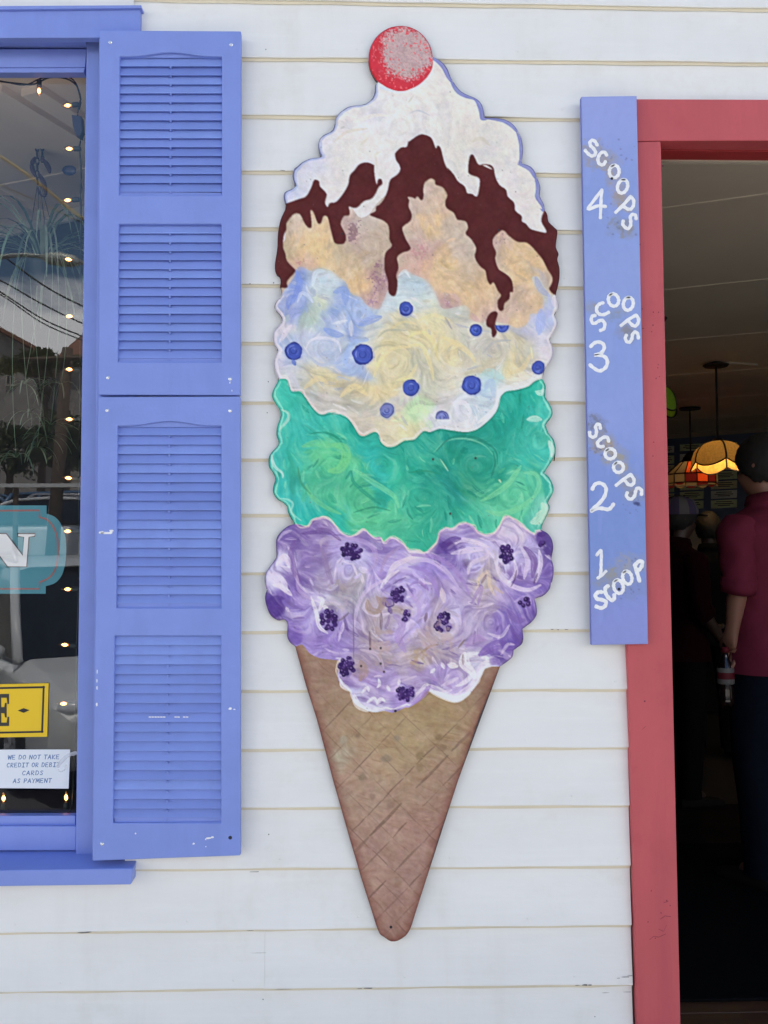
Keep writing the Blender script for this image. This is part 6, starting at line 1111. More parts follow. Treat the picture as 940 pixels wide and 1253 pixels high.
# ---- pendant lamps
M_BRASS = mat('dark_bronze', (0.03, 0.024, 0.02), 0.45, 0.1, metal=0.4)
def petal_lamp(px, py, vdist_pt, rad, hgt, cols, label, n=6, mount=None, power=40, lit=True):
    d = Vector(ray(px, py)); d /= d.y; c = Vector(CAM)+d*(vdist_pt-CAM[1])       # centre of the rim
    root = thing('pendant_lamp', label, 'pendant lamp', (c.x, c.y, c.z), 'stained glass pendant lamps')
    top = c+Vector((0, 0, hgt))
    m_ = MB(); m_.tube([top, (top.x, top.y, ZC-0.03)], 0.007, 6); m_.build('stem', M_BRASS, root)
    m_ = MB(); m_.lathe([(0.0, 0.0), (0.075, 0.0), (0.085, 0.012), (0.03, 0.03), (0, 0.03)], (top.x, top.y, ZC-0.031), 16); m_.build('ceiling_rose', M_BRASS, root, smooth=True)
    m_ = MB(); m_.lathe([(0.0, 0.03), (0.03, 0.025), (0.045, 0.0), (0.04, -0.012), (0, -0.012)], tuple(top), 14); m_.build('cap', M_BRASS, root, smooth=True)
    came = MB()
    for k in range(n):
        a0_ = 2*math.pi*(k+0.5)/n-math.pi/2-0.08; vs_ = []; nr, na = 8, 8
        for i in range(nr+1):
            t = i/nr; half = math.pi/n*0.985
            for j in range(na+1):
                s_ = j/na*2-1; bul = 1+0.05*math.cos(s_*1.4)*math.sin(t*2.4)
                r_ = (0.04+(rad-0.04)*math.sin(t*math.pi/2*0.98))*bul; z = hgt*math.cos(t*math.pi/2*0.93)-0.05*max(0, t-0.65)*(1-s_*s_)*2.2
                an = a0_+s_*half; vs_.append((c.x+r_*math.cos(an), c.y+r_*math.sin(an), c.z+z-0.11*r_*math.sin(an)))
        m_ = MB(); m_.add(vs_, [(i*(na+1)+j, i*(na+1)+j+1, (i+1)*(na+1)+j+1, (i+1)*(na+1)+j) for i in range(nr) for j in range(na)]); m_.build('glass_petal', cols[k % len(cols)], root, smooth=True)
        came.tube([Vector(vs_[i*(na+1)])*1.0 for i in range(nr+1)], 0.006, 5); came.tube([Vector(vs_[nr*(na+1)+j]) for j in range(na+1)], 0.005, 5)
    came.build('leading', M_BRASS, root, smooth=True)
    m_ = MB(); m_.ball((c.x, c.y, c.z+hgt*0.62), 0.032, 12, 8); m_.build('bulb', emit('warm_lamp_bulb', (1.0, 0.78, 0.42), power) if lit else M_BRASS, root, smooth=True)
    return root
M_AMB = [stained('amber_glass', (0.62, 0.36, 0.10), 0.09), stained('honey_glass', (0.62, 0.36, 0.11), 0.09)]
dy = PZ(876, 443, ZC).y
am = petal_lamp(879, 570, dy, 0.168, 0.155, M_AMB, 'amber glass pendant lamp with five scalloped petals glowing in the doorway', 5, power=48)
M_GRN = [stained('leaf_green_glass', (0.22, 0.42, 0.04), 0.2), stained('lime_glass', (0.30, 0.45, 0.05), 0.2)]
gr_ = petal_lamp(799, 503, 2.6, 0.118, 0.13, M_GRN, 'green glass pendant lamp mostly hidden behind the door frame', 5, power=1.2)
# red lantern with a skirt of square panes
dy2 = PZ(842, 498, ZC).y; d = Vector(ray(846, 592)); d /= d.y; c = Vector(CAM)+d*(dy2-CAM[1])
red = thing('pendant_lamp', 'red and cream leaded glass pendant lamp hanging behind the amber one', 'pendant lamp', tuple(c), 'stained glass pendant lamps')
rr, hh, n = 0.215, 0.15, 14
m_ = MB(); m_.tube([c+Vector((0, 0, 0.26)), (c.x, c.y, ZC-0.02)], 0.006, 6); m_.build('stem', M_BRASS, red)
m_ = MB(); m_.lathe([(0.0, 0.0), (0.09, 0.0), (0.09, 0.012), (0, 0.02)], (c.x, c.y, ZC-0.021), 14); m_.build('ceiling_rose', M_BRASS, red)
m_ = MB(); m_.lathe([(0.0, 0.28), (0.03, 0.27), (0.075, 0.20), (0.10, 0.185), (0.07, 0.18)], tuple(c), 14); m_.build('cap', M_BRASS, red, smooth=True)
M_RG = [stained('cream_glass', (0.32, 0.23, 0.13), 0.4), stained('dark_ruby_glass', (0.20, 0.02, 0.02), 0.5), stained('cream_glass_warm', (0.28, 0.19, 0.10), 0.4), stained('orange_red_glass', (0.85, 0.10, 0.02), 0.7)]
came = MB()
for k in range(n):
    a0_, a1_ = 2*math.pi*k/n+0.1, 2*math.pi*(k+1)/n+0.1
    ring = lambda r_, z, a: (c.x+r_*math.cos(a), c.y+r_*math.sin(a), c.z+z)
    for (r0, z0), (r1, z1) in (((rr, 0.0), (rr, 0.075)), ((rr, 0.075), (0.085, 0.19))):
        m_ = MB(); m_.add([ring(r0, z0, a0_), ring(r0, z0, a1_), ring(r1, z1, a1_), ring(r1, z1, a0_)], [(0, 1, 2, 3)]); m_.build('glass_pane', M_RG[3 if k in (9, 10) and (k == 10 or z0 > 0.01) else (0, 1, 2, 0, 1)[k % 5]], red)
        came.tube([ring(r0, z0, a0_), ring(r1, z1, a0_)], 0.0055, 5)
    for r0, z0 in ((rr, 0.0), (rr, 0.075), (0.085, 0.19)): came.tube([ring(r0, z0, a0_), ring(r0, z0, a1_)], 0.006, 5)
    m_ = MB(); am_ = (a0_+a1_)/2; m_.add([ring(rr, -0.0005, a0_), ring(rr, -0.02, am_-0.1), ring(rr, -0.02, am_+0.1), ring(rr, -0.0005, a1_)], [(0, 1, 2, 3)]); m_.build('glass_scallop', M_RG[(k+1) % 2], red)
came.build('leading', M_BRASS, red)
m_ = MB(); m_.ball((c.x+0.02, c.y-0.02, c.z+0.06), 0.05, 12, 8); m_.build('bulb', emit('red_lamp_bulb', (1.0, 0.7, 0.35), 7), red, smooth=True)
cdp = MB(); p0 = PZ(885, 443, ZC); cdp.tube([Vector((p0.x, p0.y, ZC-0.006)), PZ(905, 443.3, ZC)+Vector((0, 0, -0.006)), PZ(926, 445, ZC)+Vector((0, 0, -0.006))], 0.006, 6)
tag(cdp.build('cable_cover', mat('white_cable_cover', (0.7, 0.68, 0.62), 0.5)), 'short white cable cover on the ceiling beside the amber lamp rose', 'cable')

# ------------------------------------------------------------------ the street behind the camera (seen in the window pane)
def terr(y):
    if y > -6.6: return 0.0
    pts = [(-6.6, -0.12), (-11.0, -0.12), (-15.0, 1.30), (-19.5, 1.45), (-27.0, 3.7), (-34, 4.3), (-60, 6), (-200, 9), (-420, 12)]
    for (a, za), (b, zb) in zip(pts, pts[1:]):
        if a >= y >= b: return za+(zb-za)*(a-y)/(a-b)
    return 12
M_PAVE = mat('concrete_pavement', (0.46, 0.44, 0.40), 0.85, 0.1, 3, dirt=(0.2, 0.19, 0.18), dirt_amt=0.5, dscale=1.5)
M_ROAD = mat('asphalt', (0.055, 0.055, 0.057), 0.9, 0.2, 30); M_KERB = mat('pale_kerb', (0.42, 0.41, 0.38), 0.85, 0.1)
g = MB(); ys = [14, 0.2, -1, -2, -3, -3.55]; xs = np.linspace(-420, 420, 43)
vs_ = []; 
gy_ = [430, 200, 60, 14, 0.3, -3.6, -3.601, -6.6, -9, -11, -12, -13, -14, -15, -17, -19.5, -22, -24.5, -27, -30, -34, -45, -60, -100, -200, -430]
gz_ = [0, 0, 0, 0, -0.004, -0.004, -0.12]+[terr(y)-(0.0 if y > -6 else 0) if y <= -6.6 else -0.12 for y in gy_[7:]]
for y_, z_ in zip(gy_, gz_):
    for x in xs: vs_.append((x, y_, z_-0.012 if y_ > -3.6 else z_))
nX = len(xs); g.add(vs_, [(i*nX+j, i*nX+j+1, (i+1)*nX+j+1, (i+1)*nX+j) for i in range(len(gy_)-1) for j in range(nX-1)])
tag(g.build('ground', mat('dry_street_ground', (0.28, 0.26, 0.22), 0.9, 0.25, 0.8)), kind='structure')
pv = MB()
for k in range(-8, 9): pv.box(k*1.5+0.006, (k+1)*1.5-0.006, -1.74, -0.02, -0.05, 0.0); pv.box(k*1.5+0.006, (k+1)*1.5-0.006, -3.44, -1.752, -0.05, 0.0)
tag(pv.build('pavement', M_PAVE, bevel=0.004), kind='structure')
kb_ = MB(); kb_.box(-60, 60, -3.6, -3.452, -0.15, 0.003); tag(kb_.build('kerb', M_KERB, bevel=0.012), kind='structure')
rd = MB(); rd.add([(-120, -3.602, -0.112), (120, -3.602, -0.112), (120, -10.9, -0.112), (-120, -10.9, -0.112)], [(0, 1, 2, 3)]); tag(rd.build('road', M_ROAD), kind='structure')
rd = MB(); rd.add([(-120, -15.1, terr(-15.1)+0.008), (120, -15.1, terr(-15.1)+0.008), (120, -19.4, terr(-19.4)+0.008), (-120, -19.4, terr(-19.4)+0.008)], [(0, 1, 2, 3)]); tag(rd.build('upper_road', mat('worn_asphalt', (0.09, 0.09, 0.09), 0.9, 0.15, 20)), kind='structure')
# house across the way
def at(px, py, D): return MIR(px, py, D)
DH = 29.0
q = at(60, 545, DH); HX = at(12, 430, DH).x; zr = at(8, 405, DH).z; ze = at(0, 437, DH).z; zg = terr(YG-DH-1)-0.2
M_HSE = mat('weathered_brown_shingle_wall', (0.34, 0.31, 0.28), 0.85, 0.15, 3); M_HROOF = mat('rust_brown_roof', (0.26, 0.12, 0.07), 0.85, 0.2, 5); M_HW = mat('dark_house_pane', (0.02, 0.022, 0.025), 0.15)
hs = thing('house', 'brown shingled house with a gabled wing and rusty roof reflected in the window', 'house', (q.x, YG-DH-3, zg))
yh = YG-DH; gx0, gx1_ = HX-2.6, HX+1.2; lx1 = HX+13; zl0, zl1 = at(97, 468, DH+4).z, at(40, 433, DH+4).z
b = MB(); b.add([(gx0, yh, zg), (gx1_, yh, zg), (gx1_, yh, ze), (HX-0.4, yh, zr), (gx0, yh, ze), (gx0, yh-8, zg), (gx1_, yh-8, zg), (gx1_, yh-8, ze), (HX-0.4, yh-8, zr), (gx0, yh-8, ze)], [(0,1,2,3,4), (9,8,7,6,5), (0,4,9,5), (1,6,7,2)])
b.box(gx1_+0.002, lx1, yh-7, yh-0.8, zg, zl0+0.02); b.build('wall', M_HSE, hs)
b = MB(); o_ = 0.28
for s1, s2 in ((gx0-o_, HX-0.4), (gx1_+o_, HX-0.4)):
    za_ = ze-o_*(zr-ze)/(HX-0.4-gx0); b.add([(s1, yh+0.3, za_), (s2, yh+0.3, zr+0.03), (s2, yh-8.2, zr+0.03), (s1, yh-8.2, za_), (s1, yh+0.3, za_+0.14), (s2, yh+0.3, zr+0.17), (s2, yh-8.2, zr+0.17), (s1, yh-8.2, za_+0.14)], [(0,3,2,1), (4,5,6,7), (0,1,5,4), (2,3,7,6), (0,4,7,3)])
zt_ = zl1+0.8
b.add([(gx1_+0.1, yh-0.5, zl0), (lx1+0.3, yh-0.5, zl0), (lx1+0.3, yh-4.2, zt_), (gx1_+0.1, yh-4.2, zt_), (gx1_+0.1, yh-0.5, zl0+0.13), (lx1+0.3, yh-0.5, zl0+0.13), (lx1+0.3, yh-4.2, zt_+0.13), (gx1_+0.1, yh-4.2, zt_+0.13)], [(0,3,2,1), (4,5,6,7), (0,1,5,4), (1,2,6,5), (3,0,4,7)])
b.add([(gx1_+0.1, yh-4.2, zt_+0.13), (lx1+0.3, yh-4.2, zt_+0.13), (lx1+0.3, yh-7.6, zl0+0.1), (gx1_+0.1, yh-7.6, zl0+0.1)], [(0,1,2,3)]); b.build('roof', M_HROOF, hs)
M_HTRIM = mat('faded_house_trim', (0.42, 0.38, 0.32), 0.7)
def hwin(px0, py0, px1, py1, yy, D, panes):
    p, r_ = at(px0, py1, D), at(px1, py0, D); b = MB(); x0, x1, z0, z1 = p.x, r_.x, p.z, r_.z; t = 0.07
    b.box(x0, x0+t, yy, yy+0.06, z0, z1); b.box(x1-t, x1, yy, yy+0.06, z0, z1); b.box(x0+t, x1-t, yy, yy+0.06, z1-t, z1); b.box(x0+t, x1-t, yy, yy+0.06, z0, z0+t)
    for k in range(1, panes): xm = x0+(x1-x0)*k/panes; b.box(xm-0.025, xm+0.025, yy, yy+0.05, z0+t, z1-t)
    zm = (z0+z1)/2; 
    w2 = b.build('window', M_HTRIM, hs); b = MB(); b.box(x0+t, x1-t, yy, yy+0.02, z0+t, z1-t); b.build('pane', M_HW, w2)
hwin(7, 455, 20, 473, yh+0.002, DH, 2); hwin(36, 500, 60, 524, yh-0.798, DH+0.8, 2); hwin(68, 500, 90, 524, yh-0.798, DH+0.8, 2); hwin(-40, 500, -15, 524, yh+0.002, DH, 2)
# pole, wires, street lamp
DP = 15.5; pb_, pt_ = at(68, 625, DP), at(83, 426, DP); zg2 = terr(YG-DP)
pole = thing('utility_pole', 'leaning brown utility pole in front of the rusty roofed house, reflected', 'utility pole', (pb_.x, pb_.y, zg2-0.1))
M_POLE = mat('old_pole_wood', (0.13, 0.09, 0.06), 0.9, 0.2, 12)
b = MB(); k_ = (pt_-pb_)/(pt_.z-pb_.z); base_ = pb_+k_*(zg2-0.1-pb_.z); b.tube([base_, base_.lerp(pt_, 0.5), pt_], 0.13, 10, r2=0.10); b.build('shaft', M_POLE, pole, smooth=True)
b = MB(); qq = pt_+Vector((0, 0, -0.25)); b.tube([qq+Vector((-0.8, 0.12, 0.0)), qq+Vector((0.6, 0.12, 0.05))], 0.045, 6); b.build('crossarm', M_POLE, pole)
M_CABLE = mat('black_cable', (0.012, 0.012, 0.012), 0.6); M_YCAB = mat('tan_sheathed_cable', (0.45, 0.32, 0.12), 0.6)
for lab, D, m_, r_, pts in [('tan sheathed cable sagging across the top of the window reflection', 7.0, M_YCAB, 0.017, [(-60,160),(0,191),(50,226),(97,264),(180,318)]), ('thin dark wire just below the tan cable in the window reflection', 7.2, M_CABLE, 0.007, [(-60,200),(0,226),(50,248),(100,272),(180,304)]), ('black wire passing behind the street lamp arm in the reflection', 13, M_CABLE, 0.014, [(-60,268),(0,310),(50,347),(100,374),(180,408)]), ('upper black wire of the close group across the reflected cloud', 13.2, M_CABLE, 0.013, [(-60,318),(0,343),(50,371),(100,395),(180,425)]), ('middle black wire of the close group across the reflected cloud', 13.4, M_CABLE, 0.013, [(-60,325),(0,357),(50,389),(100,411),(180,440)]), ('lowest black wire of the close group across the reflected cloud', 13.6, M_CABLE, 0.011, [(-60,332),(0,360),(50,394),(100,416),(180,446)])]:
    b = MB(); b.tube([MIR(x, y, D) for x, y in smooth(pts, 5)], r_, 5); tag(b.build('overhead_wire', m_, None, smooth=True), lab, 'wire', 'overhead wires across the street')
DL = 11.0; sp = at(-75, 640, DL); lam = thing('street_lamp', 'grey street lamp with a long curved arm over the road, reflected in the window', 'street lamp', (sp.x, sp.y, terr(YG-DL)-0.02))
M_LAMP = mat('galvanised_lamp', (0.42, 0.42, 0.40), 0.5, 0.08, metal=0.2)
b = MB(); top_ = at(-75, 380, DL); b.tube([(sp.x, sp.y, terr(YG-DL)-0.02), (sp.x, sp.y, top_.z)]+[at(x, y, DL) for x, y in smooth([(-70,352),(-45,330),(-10,317),(25,312),(52,314)], 3)], 0.05, 8, r2=0.03); b.build('arm', M_LAMP, lam, smooth=True)
b = MB(); pts = [at(x, y, DL) for x, y in [(50,314),(60,316),(75,317.5),(90,319.5),(103,322)]]; b.tube(pts, [0.035, 0.085, 0.10, 0.085, 0.02], 10); b.build('lamp_head', M_LAMP, lam, smooth=True)
# shrubbery in front of the roof, as a tree of many leaves
def tree(label, c, rx, rz, zb, n, col, seed):
    rt = thing('tree', label, 'tree', (c.x, c.y, zb)); r_ = random.Random(seed); b = MB(); b.tube([(c.x, c.y, zb), (c.x+0.1, c.y, zb*0.4+c.z*0.6), (c.x+0.15, c.y+0.1, c.z+rz*0.3)], 0.14, 8, r2=0.05)
    for k in range(6): a = r_.uniform(0, 6.28); b.tube([(c.x+0.08, c.y, zb*0.35+c.z*0.65), (c.x+math.cos(a)*rx*0.6, c.y+math.sin(a)*rx*0.5, c.z+r_.uniform(-0.3, 0.6)*rz)], 0.05, 5, r2=0.015)
    b.build('trunk', M_POLE, rt, smooth=True); b = MB()
    cl = [(r_.gauss(0, 0.5)*rx, r_.gauss(0, 0.45)*rx, r_.gauss(0, 0.45)*rz) for _ in range(26)]
    for k in range(n):
        q_ = r_.choice(cl); p = Vector((c.x+q_[0]+r_.gauss(0, 0.16)*rx, c.y+q_[1]+r_.gauss(0, 0.16)*rx, c.z+q_[2]+r_.gauss(0, 0.16)*rz)); a = Vector((r_.gauss(0, 1), r_.gauss(0, 1), r_.gauss(0, 1))).normalized(); o = a.orthogonal().normalized(); s_ = r_.uniform(0.05, 0.13)
        b.add([p-a*s_, p+o*s_*0.5, p+a*s_, p-o*s_*0.5], [(0, 1, 2, 3)])
    b.build('crown', col, rt, fix=False)
M_FOL = mat('mixed_foliage', (0.11, 0.13, 0.05), 0.7, 0.5, 1.5)
tree('loose olive green tree growing in front of the rusty roof, reflected', at(52, 442, 26), 0.85, 0.36, terr(YG-26), 2600, mat('light_olive_foliage', (0.17, 0.17, 0.06), 0.7, 0.5, 1.5), 3)  # leaves of a lighter olive than the other trees
tree('low dark tree beside the utility pole in the reflection', at(78, 545, 23), 1.0, 0.8, terr(YG-23), 2200, M_FOL, 4)
tree('low dark bush at the left of the reflected house front', at(8, 550, 23), 1.3, 0.7, terr(YG-23), 2200, M_FOL, 5)

# pale guard rail along the upper road
gr0 = at(-160, 594, 15.4); gr1 = at(150, 594, 15.4); rail = thing('guard_rail', 'pale metal guard rail along the upper road, reflected as a thin bright line', 'guard rail', (gr0.x, gr0.y, terr(gr0.y)))
M_RAIL = mat('pale_guard_rail', (0.75, 0.75, 0.73), 0.5, 0.05)
b = MB(); zr_ = at(50, 594, 15.4).z; b.box(gr0.x, gr1.x+3, gr0.y-0.03, gr0.y+0.03, zr_-0.035, zr_+0.035); b.build('rail', M_RAIL, rail)
x = gr0.x+0.3
while x < gr1.x+3:
    b = MB(); b.box(x-0.04, x+0.04, gr0.y-0.10, gr0.y-0.031, terr(gr0.y)-0.1, zr_+0.02); b.build('post', M_POLE, rail); x += 2.4
# cars
M_TYRE = mat('tyre_rubber', (0.02, 0.02, 0.02), 0.8); M_RIM = mat('alloy_rim', (0.5, 0.5, 0.52), 0.35, metal=0.7); M_CGL = mat('car_glass', (0.015, 0.017, 0.02), 0.06, 0.02, spec=0.8)
M_HEAD = mat('clear_headlight', (0.7, 0.72, 0.75), 0.15); M_TAIL = mat('red_tail_light', (0.35, 0.01, 0.01), 0.25); M_TRIMB = mat('black_car_trim', (0.02, 0.02, 0.02), 0.5)
def car(label, paint, loc, rz, hood=1.0, rails=True, H=1.62, Lc=4.6):
    t = thing('parked_car', label, 'car', (0, 0, 0)); hw = 0.92; z0 = 0.22; zb_ = 0.98
    # body: cross sections along x (front at +x)
    st_ = [(-Lc/2, 0.80, 0.45, 0.86), (-Lc/2+0.12, 0.90, 0.30, 0.96), (-Lc/2+0.7, hw, z0, zb_), (-0.3, hw, z0, zb_-0.01), (0.75, hw, z0, zb_-0.02), (1.25, hw, z0, 0.97), (Lc/2-0.55, 0.90, z0, 0.90), (Lc/2-0.15, 0.85, 0.26, 0.80), (Lc/2, 0.74, 0.36, 0.66)]
    b = MB(); vs_ = []; m_ = 10
    for x, w, za, zt in st_:
        for u, v in [(-0.86, 0), (-1, 0.15), (-1.0, 0.55), (-0.98, 0.86), (-0.86, 1.0), (0.86, 1.0), (0.98, 0.86), (1.0, 0.55), (1, 0.15), (0.86, 0)]: vs_.append((x, u*w, za+(zt-za)*v))
    b.add(vs_, [(i*m_+j, i*m_+(j+1) % m_, (i+1)*m_+(j+1) % m_, (i+1)*m_+j) for i in range(len(st_)-1) for j in range(m_)]+[tuple(range(m_-1, -1, -1)), tuple((len(st_)-1)*m_+j for j in range(m_))]); b.build('body', paint, t, smooth=False, bevel=0.03)
    gs = [(-Lc/2+0.10, 0.80, 0.90), (-Lc/2+0.45, 0.70, H-0.05), (-0.2, 0.72, H), (0.45, 0.69, H-0.06), (1.28, 0.82, 0.965)]
    zl_ = 0.955; P_ = lambda s_, i: [(gs[i][0], s_*(0.84 if gs[i][2] > 1.2 else gs[i][1])*1.0, zl_)]
    b = MB(); tp = [(-Lc/2+0.42, H-0.06), (-0.2, H-0.012), (0.42, H-0.07)]; bt = [(-Lc/2+0.10, zl_), (-0.2, zl_), (1.28, zl_)]
    for i in range(2):
        for s_ in (-1, 1): b.add([(bt[i][0], s_*0.86, bt[i][1]), (bt[i+1][0], s_*0.86, bt[i+1][1]), (tp[i+1][0], s_*0.70, tp[i+1][1]), (tp[i][0], s_*0.70, tp[i][1])], [(0, 1, 2, 3)])
    b.build('side_window', M_CGL, t)
    b = MB(); b.add([(bt[2][0]+0.02, -0.84, zl_), (bt[2][0]+0.02, 0.84, zl_), (tp[2][0], 0.69, tp[2][1]), (tp[2][0], -0.69, tp[2][1])], [(0, 1, 2, 3)]); b.build('windscreen', M_CGL, t)
    b = MB(); b.add([(bt[0][0]-0.01, -0.84, zl_), (bt[0][0]-0.01, 0.84, zl_), (tp[0][0], 0.69, tp[0][1]), (tp[0][0], -0.69, tp[0][1])], [(0, 3, 2, 1)]); b.build('rear_window', M_CGL, t)
    b = MB(); vs_ = []
    for (x, z) in [(-Lc/2+0.36, H-0.075), (-Lc/2+0.5, H-0.02), (-0.2, H+0.03), (0.3, H-0.015), (0.47, H-0.065)]:
        vs_ += [(x, -0.72, z-0.03), (x, -0.6, z+0.012), (x, 0, z+0.03), (x, 0.6, z+0.012), (x, 0.72, z-0.03)]
    b.add(vs_, [(i*5+j, i*5+j+1, (i+1)*5+j+1, (i+1)*5+j) for i in range(4) for j in range(4)]); b.build('roof', paint, t, smooth=True)
    b = MB()
    for s_ in (-1, 1):
        b.tube([(1.30, s_*0.865, zl_), (0.9, s_*0.80, 1.28), (0.46, s_*0.715, H-0.05)], 0.04, 6); b.tube([(-0.25, s_*0.87, zl_), (-0.25, s_*0.72, H-0.03)], 0.035, 6); b.tube([(-Lc/2+0.1, s_*0.865, zl_), (-Lc/2+0.40, s_*0.715, H-0.06)], 0.05, 6); b.tube([(-1.2, s_*0.87, zl_), (-1.25, s_*0.715, H-0.05)], 0.03, 6); b.tube([(-Lc/2+0.38, s_*0.72, H-0.06), (-0.2, s_*0.725, H-0.01), (0.46, s_*0.715, H-0.05)], 0.03, 6)
    b.build('pillar', paint, t, smooth=True)
    if rails:
        for s_ in (-1, 1): b = MB(); b.tube([(-Lc/2+0.5, s_*0.66, H), (-Lc/2+0.6, s_*0.66, H+0.06), (0.1, s_*0.66, H+0.075), (0.25, s_*0.66, H)], 0.02, 6); b.build('roof_rail', M_RIM, t, smooth=True)
    for x in (-1.42, 1.42):
        for s_ in (-1, 1):
            b = MB(); b.lathe([(0.20, -0.11), (0.31, -0.11), (0.335, -0.07), (0.335, 0.07), (0.31, 0.11), (0.20, 0.11)], (0, 0, 0), 20); b.v = [(x+v[0], s_*(0.83)+v[2], 0.335+v[1]) for v in b.v]; w2 = b.build('wheel', M_TYRE, t, smooth=True)
            b = MB(); b.lathe([(0.0, 0.07), (0.05, 0.08), (0.17, 0.06), (0.20, 0.10), (0.21, 0.08)], (0, 0, 0), 20); b.v = [(x+v[0], s_*(0.84+v[2]), 0.335+v[1]) for v in b.v]; b.build('rim', M_RIM, w2)
    for s_ in (-1, 1):
        b = MB(); b.ball((Lc/2-0.14, s_*0.66, 0.70), (0.13, 0.15, 0.075), 10, 6); b.build('headlight', M_HEAD, t, smooth=True)
        b = MB(); b.ball((-Lc/2+0.06, s_*0.78, 0.80), (0.06, 0.10, 0.14), 10, 6); b.build('tail_light', M_TAIL, t, smooth=True)
        b = MB(); b.ball((1.0, s_*0.98, 1.0), (0.06, 0.10, 0.07), 8, 6); b.build('wing_mirror', paint, t, smooth=True)
    b = MB(); b.box(Lc/2-0.06, Lc/2+0.02, -0.42, 0.42, 0.42, 0.58); b.build('grille', M_TRIMB, t, bevel=0.01)
    b = MB(); b.tube([(1.22, -0.5, 1.01), (1.08, 0.1, 1.06)], 0.009, 5); b.tube([(1.22, 0.15, 1.01), (1.06, 0.7, 1.07)], 0.009, 5); b.build('wiper', M_TRIMB, t)
    t.location = loc; t.rotation_euler = (0, 0, rz); return t
M_SILV = mat('silver_car_paint', (0.72, 0.73, 0.72), 0.3, 0.02, coat=0.5); M_WCAR = mat('pale_grey_car_paint', (0.78, 0.79, 0.78), 0.3, 0.02, coat=0.5); M_BCAR = mat('blue_car_paint', (0.08, 0.17, 0.30), 0.3, 0.02, coat=0.5)
# near car: its windscreen pillar foot shows at (22, 797)
DN = 4.9; q = at(22, 797, DN); rz = R(58); off = Matrix.Rotation(rz, 3, 'Z') @ Vector((1.30, 0.865, 0))
car('silver car parked close to the shop, its windscreen pillar and bonnet reflected', M_SILV, (q.x-off.x, q.y-off.y, -0.112), rz, H=1.72)
q = at(62, 600, 17.2); car('pale grey estate car with roof rails on the upper road, reflected', M_WCAR, (q.x, q.y, terr(q.y)+0.01), R(180), H=1.5)
q = at(88, 575, 20.2); car('blue car parked beyond the estate car in front of the house, reflected', M_BCAR, (q.x+0.6, YG-20.6, terr(YG-20.6)+0.0), R(2), rails=False, H=1.5)
q = at(15, 575, 20.2); car('blue car parked at the left of the reflected house front', M_BCAR, (q.x-1.2, YG-20.9, terr(YG-20.9)+0.0), R(-3), rails=False, H=1.5)
# ------------------------------------------------------------------ people in the doorway
def hair_shell(b, c, r, fr, seed, low=-0.55):
    rs = random.Random(seed); nu, nv = 40, 22; vs_ = []
    for j in range(nv+1):
        th_ = math.pi*0.985*j/nv*0.78
        for k in range(nu):
            an = 2*math.pi*k/nu; d = Vector((math.sin(th_)*math.cos(an), math.sin(th_)*math.sin(an), math.cos(th_)))
            front = max(0.0, d.y); lim = low+fr*front
            z = max(d.z, lim+0.06*math.sin(an*9+1)+0.03*math.sin(an*23)); wv = 1+0.025*math.sin(an*14+j)+0.02*math.sin(an*31+j*2.1)
            vs_.append((c[0]+r[0]*d.x*wv, c[1]+r[1]*d.y*wv, c[2]+r[2]*z*wv))
    b.add(vs_, [(j*nu+k, j*nu+(k+1) % nu, (j+1)*nu+(k+1) % nu, (j+1)*nu+k) for j in range(nv) for k in range(nu)])
def loft(b, rings, n=28, fold=0.0, seed=1, closed_top=False):
    rs = np.random.default_rng(seed); ph = rs.random(6)*6.28; vs_ = []
    for i, (c, ax, rx, ry, sx) in enumerate(rings):   # centre, axis, radii, side direction
        ax = Vector(ax).normalized(); s_ = (Vector(sx)-ax*Vector(sx).dot(ax)).normalized(); o = ax.cross(s_)
        for k in range(n):
            an = 2*math.pi*k/n; f_ = 1+fold*(math.sin(an*3+ph[0]+i*0.55)*0.5+math.sin(an*5+ph[1]-i*0.8)*0.35+math.sin(an*8+ph[2]+i*1.3)*0.25)
            cc, ss = math.cos(an), math.sin(an); e = 0.86
            vs_.append(Vector(c)+s_*(rx*f_*math.copysign(abs(cc)**e, cc))+o*(ry*f_*math.copysign(abs(ss)**e, ss)))
    m_ = len(rings); b.add(vs_, [(i*n+k, i*n+(k+1) % n, (i+1)*n+(k+1) % n, (i+1)*n+k) for i in range(m_-1) for k in range(n)])
def resample(keys, m_):
    keys = np.array(keys, float); t = np.linspace(0, 1, len(keys)); tt = np.linspace(0, 1, m_); sp_ = smooth(keys[:, :2], 8) if False else None
    return np.stack([np.interp(tt, t, keys[:, j]) for j in range(keys.shape[1])], 1)
